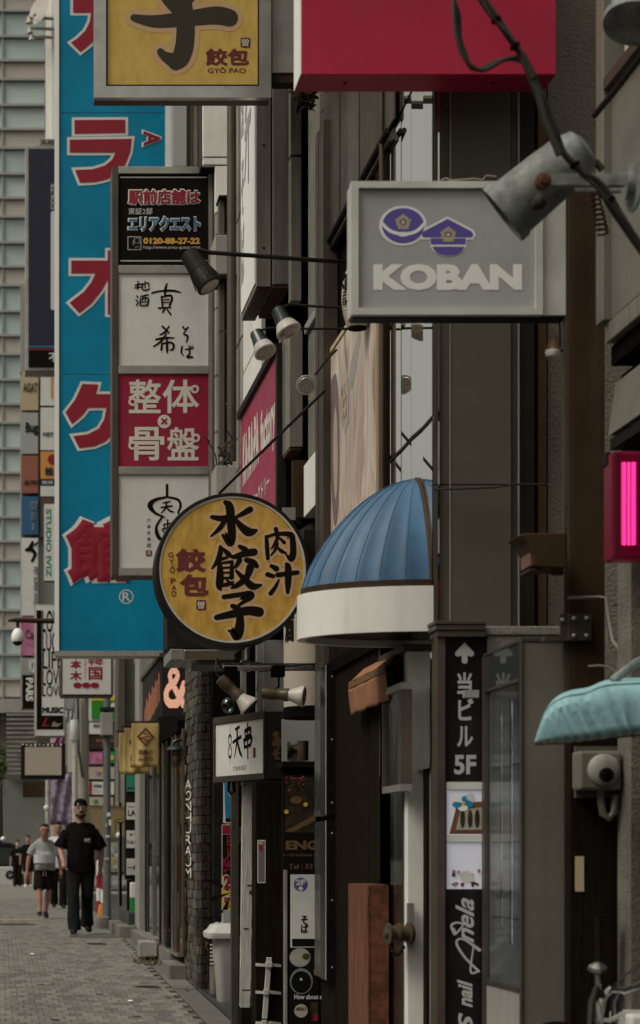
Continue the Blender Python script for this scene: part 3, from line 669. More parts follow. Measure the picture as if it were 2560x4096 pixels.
# wall returns facing the camera: pale panels, pipe and perforated vents
for x0, x1, ya, yb in ((812, 924, 250, 626), (812, 924, 632, 658), (861, 924, 664, 849), (862, 900, 855, 937), (862, 896, 1112, 1230), (862, 896, 1236, 1500), (862, 896, 1506, 1725), (862, 896, 1731, 1858)):
    pb('return_panel', 'white_paint' if x1 > 900 else 'panel_light', b5, x0, ya, x1, yb, 14.6, 0.06, bevel=0.004)
pb('return_core', 'seam_dark', b5, 806, 200, 1000, 660, 14.72, 0.2); pb('return_core', 'seam_dark', b5, 861, 661, 1000, 2640, 14.72, 0.2)
for x0, x1, m_ in ((692, 746, 'grey_sign'), (748, 758, 'brown_paint'), (760, 772, 'alu_brown'), (774, 790, 'concrete'), (792, 805, 'clad_dark')): pb('return_strip', m_, b5, x0, 250, x1, 663, 15.6, 0.08)
MB().tube([P(945, 250, 14.3), P(945, 790, 14.3)], 0.032, 12).build('return_pipe', 'alu_brown', b5, smooth=True)
def perf(ya, yb):
    v = pb('vent', 'alu_brown', b5, 898, ya, 962, yb, 14.2, 0.05); mb = MB(); n = 13; q = int((yb - ya) / 6.5)
    for i in range(n):
        for j in range(q):
            x = 900 + 60 * (i + .5) / n; y = ya + (yb - ya) * (j + .5) / q; mb.add([P(x - 1.3, y - 1.6, 14.197), P(x + 1.3, y - 1.6, 14.197), P(x + 1.3, y + 1.6, 14.197), P(x - 1.3, y + 1.6, 14.197)], [(0, 1, 2, 3)])
    mb.build('holes', 'black', v, kind='stuff'); pb('vent_frame', 'panel_grey', b5, 878, ya - 4, 897, yb + 4, 14.15, 0.1)
perf(790, 935); perf(1118, 1318); perf(1330, 1608); perf(1617, 1812)
pb('sill_box', 'panel_light', b5, 860, 939, 963, 1098, 14.1, 0.3, bevel=0.008); pb('sill_box', 'panel_light', b5, 862, 1862, 963, 2600, 14.1, 0.3, bevel=0.008)
pb('ledge', 'dark_metal', b5, 858, 1100, 964, 1112, 14.05, 0.3); pb('vent_cap', 'dark_metal', b5, 876, 780, 964, 788, 14.1, 0.2)
mb = MB()
for k in range(9):
    p = P(870 + random.uniform(-5, 75), 1855, 13.38); pts = [p]
    for q in range(6): pts.append(pts[-1] + Vector((random.uniform(-.05, .05), random.uniform(-.02, .02), random.uniform(-.02, .075))))
    mb.tube(pts, 0.005, 5)
mb.build('tangled_cables', 'cable', b5)
# ---- brick pillar
bp = thing('brick_pillar', (1.85, 17.0, zg(17)), 'pillar faced with rough dark split stone bricks beside the grey bin', 'pillar')
PX0, PX1, PD0, PD1 = 1.765, 1.88, 16.5, 17.6
bx('core', 'joint', bp, (PX0 + .012, PD0 + .012, 0.3), (PX1, PD1, 3.5))
zc = zg(16.5) - 0.02; row = 0
while zc < 3.42:
    h = 0.083; lean = 0
    yy = PD0; off = (row % 2) * 0.11; edge = [PD0]
    e = PD0 + 0.13 + off
    while e < PD1 - 0.05: edge.append(e); e += random.uniform(0.19, 0.25)
    edge.append(PD1)
    for k in range(len(edge) - 1):
        pr = random.uniform(0.0, 0.016)
        mb = MB(); a, b = edge[k] + .003, edge[k + 1] - .003; x = PX0 - pr; z0, z1 = zc + .003, zc + h - .003
        j = [random.uniform(-.006, .006) for _ in range(8)]
        mb.add([(x + j[0], a, z0), (x + j[1], b, z0), (x + j[2], b, z1), (x + j[3], a, z1), (x + j[4] * 0.6 - .003, (a + b) / 2, (z0 + z1) / 2), (PX0 + .03, a, z0), (PX0 + .03, b, z0), (PX0 + .03, b, z1), (PX0 + .03, a, z1)],
               [(0, 1, 4), (1, 2, 4), (2, 3, 4), (3, 0, 4), (0, 5, 6, 1), (1, 6, 7, 2), (2, 7, 8, 3), (3, 8, 5, 0)])
        mb.build('brick', random.choice(['slate_a', 'slate_a', 'slate_b', 'slate_c']), bp)
    xs = [PX0 + 0.031, PX1] if row % 2 else [PX0 + 0.031, PX0 + 0.07, PX1]
    for k in range(len(xs) - 1):
        pr = random.uniform(0, .012); mb = MB()
        mb.box((xs[k] + .003, PD0 - pr, zc + .003), (xs[k + 1] - .002, PD0 + .02, zc + h - .003)); mb.build('brick', 'brick_dark', bp, bevel=0.004)
    zc += h; row += 1
bx('step', 'concrete', bp, (1.60, 17.45, 0.3), (1.764, 18.3, zg(18) + 0.13), bevel=0.01)
# white posters pasted down the pillar (letters of a vertical sign on the split stone)
sg = thing('stone_sign_lettering', (1.75, 17.2, 2.0), 'column of worn white letters stuck down the street face of the brick pillar', 'sign')
pl = side(1.742)
for k, ch in enumerate(['A', 'O', 'N', 'H', 'U', 'R', 'A', 'U', 'M']):
    y0 = 3120 + k * 44; dd = 17.2
    text(sg, ch, pl, (17.42, zz(y0, dd), 16.86, zz(y0 + 38, dd)), 'white_paint', 0.0, 0.0, 0.004, name='letter')
# ---- dark jamb beside the pillar and the alcove with the posters
al = thing('shop_alcove', (2.0, 15.5, 0.35), 'dark entrance recess of the karaoke shop behind the grey bin', 'building')
bx('door_jamb', 'dark_metal', al, (1.885, 16.3, 0.3), (1.98, 16.6, 3.4))
bx('back_wall', 'panel_grey', al, (1.98, 16.1, 0.3), (3.6, 16.2, 3.4))
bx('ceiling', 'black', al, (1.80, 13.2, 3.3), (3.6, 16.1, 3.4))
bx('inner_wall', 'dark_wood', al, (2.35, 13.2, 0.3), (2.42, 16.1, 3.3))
bx('alcove_kerb', 'tile_dark', al, (1.765, 13.6, 0.25), (1.80, 16.48, zg(15) + 0.055), bevel=0.006)
for k in range(4):
    bx('floor_tile', 'tile_dark', al, (1.802, 13.6 + k * 0.72, zg(15) - 0.1), (2.34, 14.31 + k * 0.72, zg(15) + 0.05), bevel=0.004)
# ---- B6: glass fronted shop
b6 = thing('glass_shop', (1.9, 20.2, 0.5), 'glass fronted shop with brass posts beyond the brick pillar', 'shop')
bx('base', 'concrete', b6, (1.68, 18.4, 0.4), (2.6, 20.0, zg(19.5) + 0.17), bevel=0.015)
bx('base', 'concrete', b6, (1.60, 20.0, 0.4), (2.6, 22.6, zg(22) + 0.16), bevel=0.015)
bx('interior', 'dark_wood', b6, (2.30, 17.7, 0.5), (2.4, 22.8, 2.82))
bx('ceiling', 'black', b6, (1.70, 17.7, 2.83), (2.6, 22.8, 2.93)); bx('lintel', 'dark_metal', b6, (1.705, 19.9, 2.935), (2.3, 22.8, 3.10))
zb = zg(20) + 0.17; zt_ = 2.83
posts = [(583, 'dark_metal', 9), (612, 'steel', 11), (640, 'dark_metal', 6), (652, 'steel', 10), (668, 'dark_metal', 12), (690, 'steel', 6), (703, 'post_wood', 11), (732, 'post_wood', 10)]
for x, m_, w in posts:
    d0 = dep(1.72, x); bx('post', m_, b6, (1.712, d0 - w * 0.006, zb), (1.733, d0 + w * 0.006, zt_), bevel=0.004)
pxs = [x for x, _, _ in posts]
for k in range(len(pxs) - 1):
    bx('pane', 'pane_mirror', b6, (1.735, dep(1.72, pxs[k + 1]) + .07, zb), (1.742, dep(1.72, pxs[k]) - .07, zt_))
bx('threshold', 'steel', b6, (1.69, 17.65, zb - .03), (1.80, 22.5, zb))
for k in range(5):
    MB().lathe((2.1, 18.3 + k * 0.8, zb), (0, 0, 1), [(0, 0.1), (0.4, 0.13), (0.7, 0.08), (1.2, 0.12), (1.5, 0.05)], 12).build('display_stock', ['grey_sign', 'teal_green', 'pink_poster', 'white_face', 'food_wood'][k], b6, smooth=True)
v = thing('vent_box', (1.6, 19.4, zg(19.4)), 'ribbed galvanised vent box on the ground before the glass shop', 'vent box')
MB().pbox(567, 3768, 629, 3826, 19.6, 0.5).build('case', 'panel_light', v, bevel=0.004)
for k in range(6):
    z = zz(3826 - k * 10, 19.6); MB().prism([(1.485, 19.6, z - .005), (1.502, 19.6, z + .012), (1.502, 19.6, z - .01)], (0, 0.5, 0)).build('louvre', 'alu', v)
mb = MB(); 
for k in range(46):
    x = random.uniform(540, 640); dd = random.uniform(19.0, 19.55); b = Vector((x * 19.3 / F + 0.0, dd, zg(dd)))
    tip = b + Vector((random.uniform(-.05, .05), random.uniform(-.04, .04), random.uniform(.03, .11))); mb.add([b + Vector((-.006, 0, 0)), b + Vector((.006, 0, 0)), tip], [(0, 1, 2)])
mb.build('weeds', 'dry_plant', None, kind='stuff', label='dry weeds growing at the foot of the vent box', cat='weeds')
# ---- B7: next shop further on
b7 = thing('stepped_shop', (1.8, 25.0, 0.6), 'narrow shop with grey pillar and stone steps beyond the glass shop', 'shop')
bx('pillar', 'panel_light', b7, (1.70, 22.65, 0.6), (1.98, 23.3, 4.2), bevel=0.01)
bx('step', 'concrete', b7, (1.48, 23.0, 0.5), (2.3, 25.2, 0.60 + 0.16), bevel=0.012)
bx('step', 'tile_dark', b7, (1.62, 23.3, 0.761), (2.3, 25.2, 0.92), bevel=0.01)
bx('green_mat', 'teal_green', b7, (1.66, 23.05, 0.761), (1.98, 23.28, 0.77))
bx('wall', 'panel_grey', b7, (1.95, 23.3, 0.6), (2.3, 26.9, 9))
bx('door_frame', 'dark_metal', b7, (1.88, 25.2, 0.6), (1.949, 26.6, 3.2))
MB().prism([P(500, 2500, 26), P(640, 2500, 26), P(560, 2900, 26), P(500, 2960, 26)], (0.0, 0.8, 0.0)).build('grey_canopy', 'panel_light', b7); MB().prism([P(478, 2500, 25.8), P(499, 2500, 25.8), P(499, 2962, 25.8), P(470, 2985, 25.8)], (0.0, 0.8, 0.0)).build('canopy_edge', 'panel_grey', b7)
bx('fascia', 'panel_grey', b7, (1.80, 23.0, 4.21), (2.3, 25.0, 4.5))
# ================================================================== SIGNS
ID = (0, 0, 1, 1)
def grow(poly, w):
    n = len(poly); ar = sum(poly[i][0] * poly[(i + 1) % n][1] - poly[(i + 1) % n][0] * poly[i][1] for i in range(n)); s = 1 if ar > 0 else -1
    out = []
    for i in range(n):
        a, b, c = Vector(poly[i - 1]), Vector(poly[i]), Vector(poly[(i + 1) % n])
        t1 = (b - a).normalized(); t2 = (c - b).normalized(); n1 = Vector((t1.y, -t1.x)) * s; n2 = Vector((t2.y, -t2.x)) * s
        m_ = n1 + n2; k = 2 * w / max(m_.length_squared, 0.9); out.append((b.x + m_.x * k, b.y + m_.y * k))
    return out
def rrect(x0, y0, x1, y1, r, n=4):
    pts = []
    for cx, cy, a in ((x1 - r, y1 - r, 0), (x0 + r, y1 - r, 90), (x0 + r, y0 + r, 180), (x1 - r, y0 + r, 270)):
        for k in range(n + 1): pts.append((cx + r * math.cos(R(a + 90 * k / n)), cy + r * math.sin(R(a + 90 * k / n))))
    return pts
# ---- 1 gyoza box sign at the top
D = 11.0
s1 = thing('gyoza_box_sign', P(700, 405, D + .07), 'yellow box sign with a huge brushed character and steel frame at the top', 'sign')
pb('case', 'alu_brown', s1, 378, -900, 1083, 388, D, 0.13)
f1 = pb('face', 'yellow_sign', s1, 428, -900, 1040, 342, D - .004, 0.004)
frame('steel_frame', 'steel', s1, 376, -900, 1085, 390, D, 0.02, 48, 46, proud=0.022)
frame('inner_gasket', 'dark_metal', s1, 424, -854, 1037, 344, D, 0.01, 6, proud=0.008)
fl = front(D - .004)
ko = [[(536, 72, 30), (620, 86, 50), (740, 76, 60), (860, 62, 72), (918, 72, 70)], [(735, 5, 62), (742, 100, 72), (738, 180, 74), (722, 232, 72), (702, 252, 60)], [(642, 208, 30), (660, 226, 40), (700, 245, 66)],
      [(640, -60, 26), (668, -10, 50), (712, 30, 66)], [(800, -60, 44), (760, -10, 40), (735, 22, 30)]]
brush(f1, ko, fl, ID, 'halo', 20, 0.0010, 'character_halo', 0.0001, 1.0)
brush(f1, ko, fl, ID, 'ink_brown', 0, 0.0022, 'brushed_character', 0.0002, 1.0)
text(f1, '餃包', fl, (821, 194, 996, 263), 'maroon', 0.035, 0.002)
text(f1, 'GYÔ PAO', fl, (831, 268, 983, 292), 'maroon', 0.012, 0.002)
flat(f1, fl, [rrect(962, 151, 1001, 190, 6)], 'maroon', 0.002, 'seal'); text(f1, '曽', fl, (967, 156, 995, 186), 'pale_letter', 0.01, 0.0035)
pb('wall_arm', 'alu', s1, 1087, -900, 1182, 292, D + .02, 0.1, bevel=0.004); pb('arm_base', 'brown_paint', s1, 1087, 295, 1182, 331, D + .03, 0.09)
# ---- 2 pink box sign
D = 7.4
s2 = thing('magenta_box_sign', P(1700, 300, D + .1), 'plain crimson box sign at the top right', 'sign')
pb('case', 'pink_panel', s2, 1207, -900, 2224, 298, D, 0.17, bevel=0.003)
bx('side_reflection', 'white_bright', s2, (P(1206, 0, D).x - .004, D + .002, zz(296, D)), (P(1206, 0, D).x - .0005, D + .168, zz(-900, D)))  # white strip paints the light reflecting off the sign's left side
for x in (1395, 1995): MB().lathe(P(x, 298, D) + Vector((0, .08, 0.0)), (0, 0, -1), [(0, .008), (.004, .006)], 8).build('screw', 'black', s2)
# ---- 3 police box sign
D = 6.9
s3 = thing('police_box_sign', P(1780, 1262, D + .05), 'grey box sign with two violet police caps and white word', 'sign')
pb('case', 'alu_light', s3, 1408, 726, 2170, 1256, D, 0.1, bevel=0.003)
f3 = pb('face', 'koban_face', s3, 1432, 750, 2150, 1232, D - .003, 0.003)
frame('frame', 'alu_light', s3, 1406, 724, 2172, 1258, D, 0.02, 28, 27, proud=0.02)
pb('mounting_box', 'alu_light', s3, 2173, 758, 2265, 1262, D + .0, 0.09, bevel=0.003); pb('bottom_rail', 'dark_metal', s3, 1412, 1259, 2262, 1272, D + .01, 0.07)
fl = front(D - .003)
text(f3, 'KOBAN', fl, (1493, 1056, 2088, 1162), 'koban_white', 0.06, 0.0015)
def hat_shapes(w):
    L1 = circ(1612, 912, 74, 80, 20, 180, 360)                                  # dome
    dome = [(1540, 905)] + circ(1612, 905, 74, 72, 18, 180, 360)[1:-1] + [(1684, 905), (1660, 928), (1612, 940), (1564, 930)]
    brim = [(1528, 912), (1565, 945), (1612, 955), (1660, 945), (1690, 918), (1692, 930), (1660, 962), (1612, 974), (1560, 960), (1530, 932)]
    cap = [(1790, 876), (1886, 926), (1893, 938), (1888, 950), (1692, 950), (1686, 938), (1694, 926)]
    band = [(1722, 954), (1862, 954), (1862, 978), (1722, 978)]
    vis = [(1728, 987), (1858, 987)] + circ(1793, 987, 62, 36, 12, 0, 180)[1:-1]
    return [dome, brim, cap, band, vis]
hs = hat_shapes(0)
flat(f3, fl, [circ(1612, 903, 96, 80, 32), grow(hs[2], 9), grow(circ(1793, 972, 70, 50, 24), 4)], 'koban_white', 0.0012, 'cap_outline', step=0.0001)
flat(f3, fl, [circ(1612, 903, 84, 70, 32)] + hs[2:], 'koban_blue', 0.0022, 'cap_emblem', step=0.00005)
brush(f3, [[(1524, 890, 13), (1560, 924, 13), (1612, 937, 13), (1664, 926, 13), (1700, 892, 13)], [(1602, 938, 18), (1622, 938, 18)]], fl, ID, 'koban_white', 0, 0.0026, 'cap_band', 0.0001, 1.0)
for cx, cy in ((1612, 890), (1792, 940)):
    mb = MB(); ptt = lambda a, r: fl(cx + r * math.cos(a), cy + r * math.sin(a), 0.0030)
    for k in range(20):
        a = 2 * math.pi * k / 20 - math.pi / 2; r1 = 33 if k % 4 == 0 else 28
        mb.add([ptt(a - .08, 13), ptt(a + .08, 13), ptt(a + .09, r1), ptt(a - .09, r1)], [(0, 1, 2, 3)])
    mb.add([ptt(2 * math.pi * k / 12, 7) for k in range(12)], [tuple(range(12))]); mb.build('gold_badge', 'koban_gold', f3)
# ---- 4 blue karaoke sign
D = 20.0
s4 = thing('blue_karaoke_sign', P(450, 2622, D + .2), 'tall blue vertical sign with crimson katakana and white outlines', 'sign')
pb('case', 'white_paint', s4, 222, -1200, 680, 2622, D, 0.35, bevel=0.006)
bp4 = [pb('panel', 'blue_sign', s4, 237, ya, 661, yb, D - .012, 0.012) for ya, yb in ((-1200, 450), (453, 1496), (1499, 2602))]
pb('left_trim', 'white_bright', s4, 219, -1200, 236, 2622, D - .03, 0.03); pb('right_trim', 'white_bright', s4, 662, -1200, 681, 2622, D - .03, 0.03)
pb('bottom_trim', 'panel_light', s4, 219, 2603, 681, 2624, D - .035, 0.04)
fl = front(D - .012)
KA = [[(292, -2), (560, -2), (560, 52), (292, 52)], [(365, 50), (358, 90), (340, 125), (312, 152), (284, 172), (322, 209), (365, 175), (400, 130), (418, 90), (424, 50)], [(400, -90), (455, -90), (455, 0), (400, 0)], [(508, 50), (560, 50), (550, 150), (530, 200), (465, 200), (470, 150), (500, 140)]]
RA = [[(298, 481), (501, 480), (501, 532), (298, 536)], [(279, 560), (527, 556), (520, 610), (500, 660), (470, 695), (430, 717), (380, 729), (320, 732), (300, 681), (370, 678), (420, 663), (448, 640), (462, 611), (279, 611)]]
OO = [[(285, 1043), (610, 1043), (610, 1094), (285, 1094)], [(383, 1092), (365, 1130), (335, 1168), (278, 1212), (317, 1253), (365, 1215), (405, 1165), (432, 1117), (432, 1092)], [(431, 1003), (486, 1003), (486, 1250), (470, 1262), (431, 1258)]]
KU = [[(330, 1536), (393, 1539), (384, 1577), (500, 1577), (492, 1680), (462, 1730), (422, 1766), (380, 1785), (317, 1793), (293, 1745), (350, 1738), (395, 1715), (416, 1680), (426, 1631), (352, 1632), (330, 1662), (288, 1697), (262, 1650), (300, 1600)]]
for par, ch in ((bp4[0], KA), (bp4[1], RA), (bp4[1], OO), (bp4[2], KU)):
    flat(par, fl, [grow(p, 11) for p in ch], 'white_face', 0.004, 'letter_outline', step=0.0004)
    flat(par, fl, ch, 'red_letter', 0.008, 'letter', step=0.0004)
text(bp4[2], '館', fl, (248, 2062, 538, 2346), 'white_face', 0.115, 0.004, 0.006, name='letter_outline')
text(bp4[2], '館', fl, (262, 2076, 526, 2334), 'red_letter', 0.075, 0.012, 0.006, name='letter')
text(bp4[1], 'A', fl, (567, 517, 647, 592), 'white_face', 0.06, 0.004, 0.004, rot=1, name='letter_outline'); text(bp4[1], 'A', fl, (573, 524, 640, 585), 'red_letter', 0.03, 0.010, 0.003, rot=1, name='letter')
annulus(bp4[2], fl, 505, 2387, 29, 29, 4, 'white_face', 0.004); text(bp4[2], 'R', fl, (490, 2370, 521, 2404), 'white_face', 0.012, 0.004)
# ---- 5 tenant sign
D = 15.0
s5 = thing('tenant_sign', P(655, 2300, D + .15), 'stacked tenant sign of four square panels in an aluminium frame', 'sign')
pb('case', 'alu_brown', s5, 449, 666, 858, 2300, D, 0.28, bevel=0.004)
pb('left_bar', 'alu_brown', s5, 449, 666, 473, 2302, D - .03, 0.03); pb('right_bar', 'alu', s5, 835, 666, 859, 2302, D - .03, 0.03)
for ya, yb in ((665, 694), (1060, 1093), (1463, 1495), (1866, 1898), (2272, 2302)): pb('cross_bar', 'alu', s5, 474, ya, 834, yb, D - .028, 0.028, bevel=0.004)
tp5 = [pb('panel', m_, s5, 475, ya, 833, yb, D - .012, 0.012) for ya, yb, m_ in ((695, 1059, 'ink'), (1094, 1462, 'white_face'), (1496, 1865, 'red_panel'), (1899, 2271, 'white_face'))]
fl = front(D - .012)
for yy in (709, 1043): flat(tp5[0], fl, [[(480, yy - 2), (828, yy - 2), (828, yy + 3), (480, yy + 3)]], 'silver_text', 0.002, 'printed_line')
text(tp5[0], '駅前店舗は', fl, (508, 754, 804, 824), 'white_face', 0.085, 0.002, 0.002, name='lettering_outline'); text(tp5[0], '駅前店舗は', fl, (513, 759, 799, 819), 'red_letter', 0.035, 0.0055, 0.001)
text(tp5[0], '東証2部', fl, (513, 832, 610, 858), 'silver_text', 0.012)
text(tp5[0], 'エリアクエスト', fl, (509, 862, 805, 928), 'white_face', 0.085, 0.002, 0.002, name='lettering_outline'); text(tp5[0], 'エリアクエスト', fl, (514, 867, 800, 923), 'steel_blue_text', 0.04, 0.0055, 0.001)
text(tp5[0], '0120-88-27-22', fl, (573, 951, 800, 977), 'orange_text', 0.05); text(tp5[0], 'http://www.area-quest.com', fl, (573, 982, 800, 1000), 'silver_text', 0.006)
flat(tp5[0], fl, [[(510, 946), (565, 946), (565, 1000), (510, 1000)]], 'silver_text', 0.002, 'logo_frame'); flat(tp5[0], fl, [[(513, 949), (562, 949), (562, 997), (513, 997)]], 'ink', 0.003, 'logo_square')
flat(tp5[0], fl, [[(537, 952), (558, 952), (558, 974), (537, 974)]], 'silver_text', 0.004, 'logo_square'); flat(tp5[0], fl, [[(539, 954), (556, 954), (556, 972), (539, 972)]], 'ink', 0.005, 'logo_square')
text(tp5[0], 'QUEST', fl, (537, 986, 558, 991), 'silver_text', 0.0, 0.004); text(tp5[0], 'AREA', fl, (530, 960, 536, 982), 'silver_text', 0.0, 0.004, rot=1)
# brushed soba sign
Bm = dict(box=1.0, name='brushed_character')
brush(tp5[1], [[(608, 1172, 8), (640, 1165, 8), (690, 1163, 10), (722, 1170, 5)], [(668, 1135, 6), (662, 1155, 11), (660, 1180, 9)], [(646, 1186, 8), (650, 1225, 8)], [(650, 1188, 7), (680, 1182, 9), (688, 1195, 9), (678, 1222, 8)], [(655, 1200, 5), (678, 1198, 5)], [(655, 1211, 5), (676, 1209, 5)], [(634, 1233, 7), (682, 1230, 7)], [(658, 1236, 7), (650, 1250, 6)], [(668, 1238, 6), (682, 1257, 8)]], fl, ID, 'ink', lift=0.002, **Bm)
brush(tp5[1], [[(650, 1306, 9), (675, 1332, 7)], [(676, 1306, 6), (660, 1328, 9), (640, 1340, 6)], [(624, 1358, 8), (660, 1352, 9), (695, 1352, 6)], [(665, 1335, 6), (645, 1365, 9), (614, 1386, 6)], [(648, 1375, 8), (645, 1400, 9)], [(648, 1376, 7), (680, 1370, 8), (694, 1380, 9), (690, 1398, 8), (680, 1400, 5)], [(667, 1350, 7), (668, 1395, 10), (668, 1412, 5)]], fl, ID, 'ink', lift=0.002, **Bm)
brush(tp5[1], [[(732, 1308, 8), (740, 1318, 6), (752, 1308, 5)], [(752, 1310, 5), (735, 1335, 6), (750, 1345, 9), (745, 1370, 5)], [(728, 1388, 8), (725, 1408, 7), (732, 1422, 5)], [(742, 1398, 6), (770, 1394, 6)], [(756, 1385, 6), (758, 1415, 7), (748, 1428, 9), (770, 1428, 7)], [(762, 1384, 4), (766, 1390, 4)], [(770, 1384, 4), (774, 1390, 4)]], fl, ID, 'ink', lift=0.002, **Bm)
brush(tp5[1], [[(540, 1142, 6), (562, 1136, 8)], [(552, 1126, 6), (551, 1156, 7)], [(538, 1152, 5), (562, 1148, 6)], [(566, 1140, 5), (592, 1132, 6), (595, 1145, 6)], [(580, 1126, 5), (580, 1152, 5)], [(570, 1134, 6), (570, 1158, 6), (590, 1160, 6), (598, 1152, 4)], [(546, 1184, 5), (552, 1190, 6)], [(544, 1200, 6), (550, 1206, 5)], [(546, 1222, 6), (553, 1208, 5)], [(562, 1186, 5), (592, 1180, 7)], [(562, 1196, 6), (560, 1220, 6)], [(562, 1196, 5), (592, 1194, 6), (590, 1220, 7)], [(572, 1186, 5), (570, 1204, 4)], [(580, 1186, 5), (581, 1204, 4)], [(564, 1210, 4), (588, 1208, 4)], [(562, 1224, 5), (588, 1222, 6)]], fl, ID, 'ink', lift=0.002, **Bm)
text(tp5[2], '整', fl, (513, 1518, 645, 1653), 'pale_letter', 0.016); text(tp5[2], '体', fl, (650, 1518, 797, 1653), 'pale_letter', 0.016)
text(tp5[2], '骨', fl, (516, 1708, 657, 1842), 'pale_letter', 0.016); text(tp5[2], '盤', fl, (668, 1708, 797, 1842), 'pale_letter', 0.016)
flat(tp5[2], fl, [circ(657, 1686, 27)], 'pale_letter', 0.002, 'cross_disc'); text(tp5[2], '×', fl, (643, 1672, 671, 1700), 'red_panel', 0.03, 0.0035)
for cx, cy in ((530, 1607), (779, 1557), (530, 1782), (783, 1752)): flat(tp5[2], fl, [circ(cx, cy, 17)], 'pale_letter', 0.0042, 'dot'); flat(tp5[2], fl, [circ(cx, cy, 8)], 'red_panel', 0.0052, 'dot')
brush(tp5[3], [[(668, 1941, 11), (668, 1985, 10)], [(668, 1988, 8), (620, 2000, 14), (600, 2022, 22), (618, 2050, 12), (650, 2066, 8)], [(668, 1988, 8), (710, 1998, 10), (722, 2022, 10), (712, 2050, 7)], [(650, 2066, 8), (626, 2105, 10), (632, 2145, 16), (660, 2170, 10)], [(648, 2062, 5), (660, 2072, 4)], [(712, 2052, 6), (735, 2100, 9), (722, 2150, 10), (690, 2175, 8)]], fl, ID, 'ink', lift=0.002, **Bm)
brush(tp5[3], [[(652, 2012, 6), (680, 2006, 6)], [(645, 2030, 7), (688, 2024, 7)], [(666, 2008, 7), (662, 2032, 7), (645, 2052, 5)], [(666, 2030, 5), (680, 2044, 8), (694, 2048, 5)]], fl, ID, 'ink', lift=0.002, **Bm)
brush(tp5[3], [[(655, 2098, 6), (685, 2094, 6), (680, 2108, 6)], [(655, 2098, 6), (658, 2110, 5)], [(650, 2116, 6), (690, 2110, 6), (684, 2126, 6)], [(650, 2116, 6), (654, 2128, 6)], [(670, 2080, 6), (671, 2150, 7)]], fl, ID, 'ink', lift=0.002, **Bm)
for k, ch in enumerate('六本木本店'): text(tp5[3], ch, fl, (587, 2073 + k * 25, 604, 2090 + k * 25), 'ink', 0.01)
flat(tp5[3], fl, [rrect(583, 2201, 608, 2225, 4)], 'maroon', 0.002, 'seal'); text(tp5[3], '天', fl, (587, 2205, 604, 2221), 'pale_letter', 0.01, 0.0035)
# ---- 6 round gold sign
D = 10.2; CX, CY = 929, 2279
s6 = thing('round_gold_sign', P(CX, 2590, D + .1), 'round gold sign with black brushed characters and a black rim', 'sign')
c0 = P(CX, CY, D); k_ = D / F
MB().lathe(c0 + Vector((0, .2, 0)), (0, -1, 0), [(0, 300 * k_), (0.01, 309 * k_), (0.19, 309 * k_), (0.214, 306 * k_), (0.214, 294 * k_), (0.19, 293 * k_)], 72, False).build('rim', 'dark_metal', s6, smooth=True)
MB().lathe(c0, (0, -1, 0), [(-0.02, 293 * k_), (0.009, 293 * k_), (0.009, 286 * k_), (0.0, 285 * k_)], 72, False).build('bright_ring', 'alu_light', s6, smooth=True)
f6 = MB().lathe(c0, (0, -1, 0), [(-0.015, 285 * k_), (0.004, 285 * k_)], 72).build('face', 'gold_sign', s6)
fl = front(D - .004)
SUI = [[(902, 2010, 20), (918, 2028, 34), (925, 2100, 34), (927, 2150, 32), (918, 2172, 28), (892, 2142, 14)], [(847, 2068, 16), (880, 2074, 24), (903, 2068, 16)], [(905, 2072, 20), (880, 2112, 20), (844, 2145, 8)], [(1000, 2038, 26), (970, 2055, 20), (938, 2072, 10)], [(938, 2072, 12), (965, 2106, 28), (995, 2128, 36), (1024, 2122, 14)]]
GYO = [[(882, 2188, 16), (880, 2215, 22), (866, 2250, 18), (848, 2274, 8)], [(892, 2195, 12), (912, 2215, 22), (930, 2231, 10)], [(888, 2236, 14), (908, 2230, 12)], [(878, 2240, 14), (880, 2290, 28), (878, 2342, 30), (882, 2358, 12)], [(890, 2252, 10), (928, 2247, 14)], [(928, 2247, 14), (926, 2310, 20)], [(892, 2272, 9), (918, 2270, 9)], [(892, 2292, 9), (918, 2290, 9)], [(892, 2313, 11), (924, 2311, 11)], [(892, 2341, 14), (915, 2336, 18), (934, 2328, 8)], [(908, 2322, 10), (938, 2345, 14)],
       [(958, 2186, 16), (980, 2198, 24)], [(935, 2228, 18), (985, 2213, 28), (1016, 2208, 30)], [(958, 2240, 22), (946, 2262, 16), (938, 2272, 8)], [(985, 2240, 20), (1012, 2250, 26), (1026, 2264, 20)], [(1000, 2270, 32), (985, 2310, 24), (950, 2340, 22), (925, 2352, 8)], [(945, 2284, 12), (975, 2315, 24), (1010, 2345, 30), (1044, 2340, 10)]]
SHI = [[(895, 2388, 20), (950, 2380, 20), (998, 2374, 22), (1002, 2386, 28), (970, 2410, 16), (940, 2432, 10)], [(866, 2470, 22), (920, 2458, 30), (990, 2443, 36), (1036, 2448, 40)], [(930, 2424, 20), (955, 2440, 28), (960, 2480, 32), (956, 2520, 40), (945, 2545, 36), (924, 2527, 14), (915, 2523, 10)]]
NIKU = [[(1065, 2146, 14), (1068, 2190, 18), (1071, 2234, 16)], [(1065, 2148, 12), (1110, 2136, 15), (1160, 2138, 22), (1170, 2160, 24), (1172, 2218, 26), (1162, 2238, 18), (1145, 2219, 8)], [(1103, 2116, 18), (1110, 2150, 16), (1096, 2180, 12), (1084, 2196, 6)], [(1118, 2152, 8), (1136, 2170, 16)], [(1110, 2175, 12), (1100, 2200, 12), (1083, 2222, 6)], [(1110, 2190, 10), (1125, 2204, 16), (1143, 2212, 8)]]
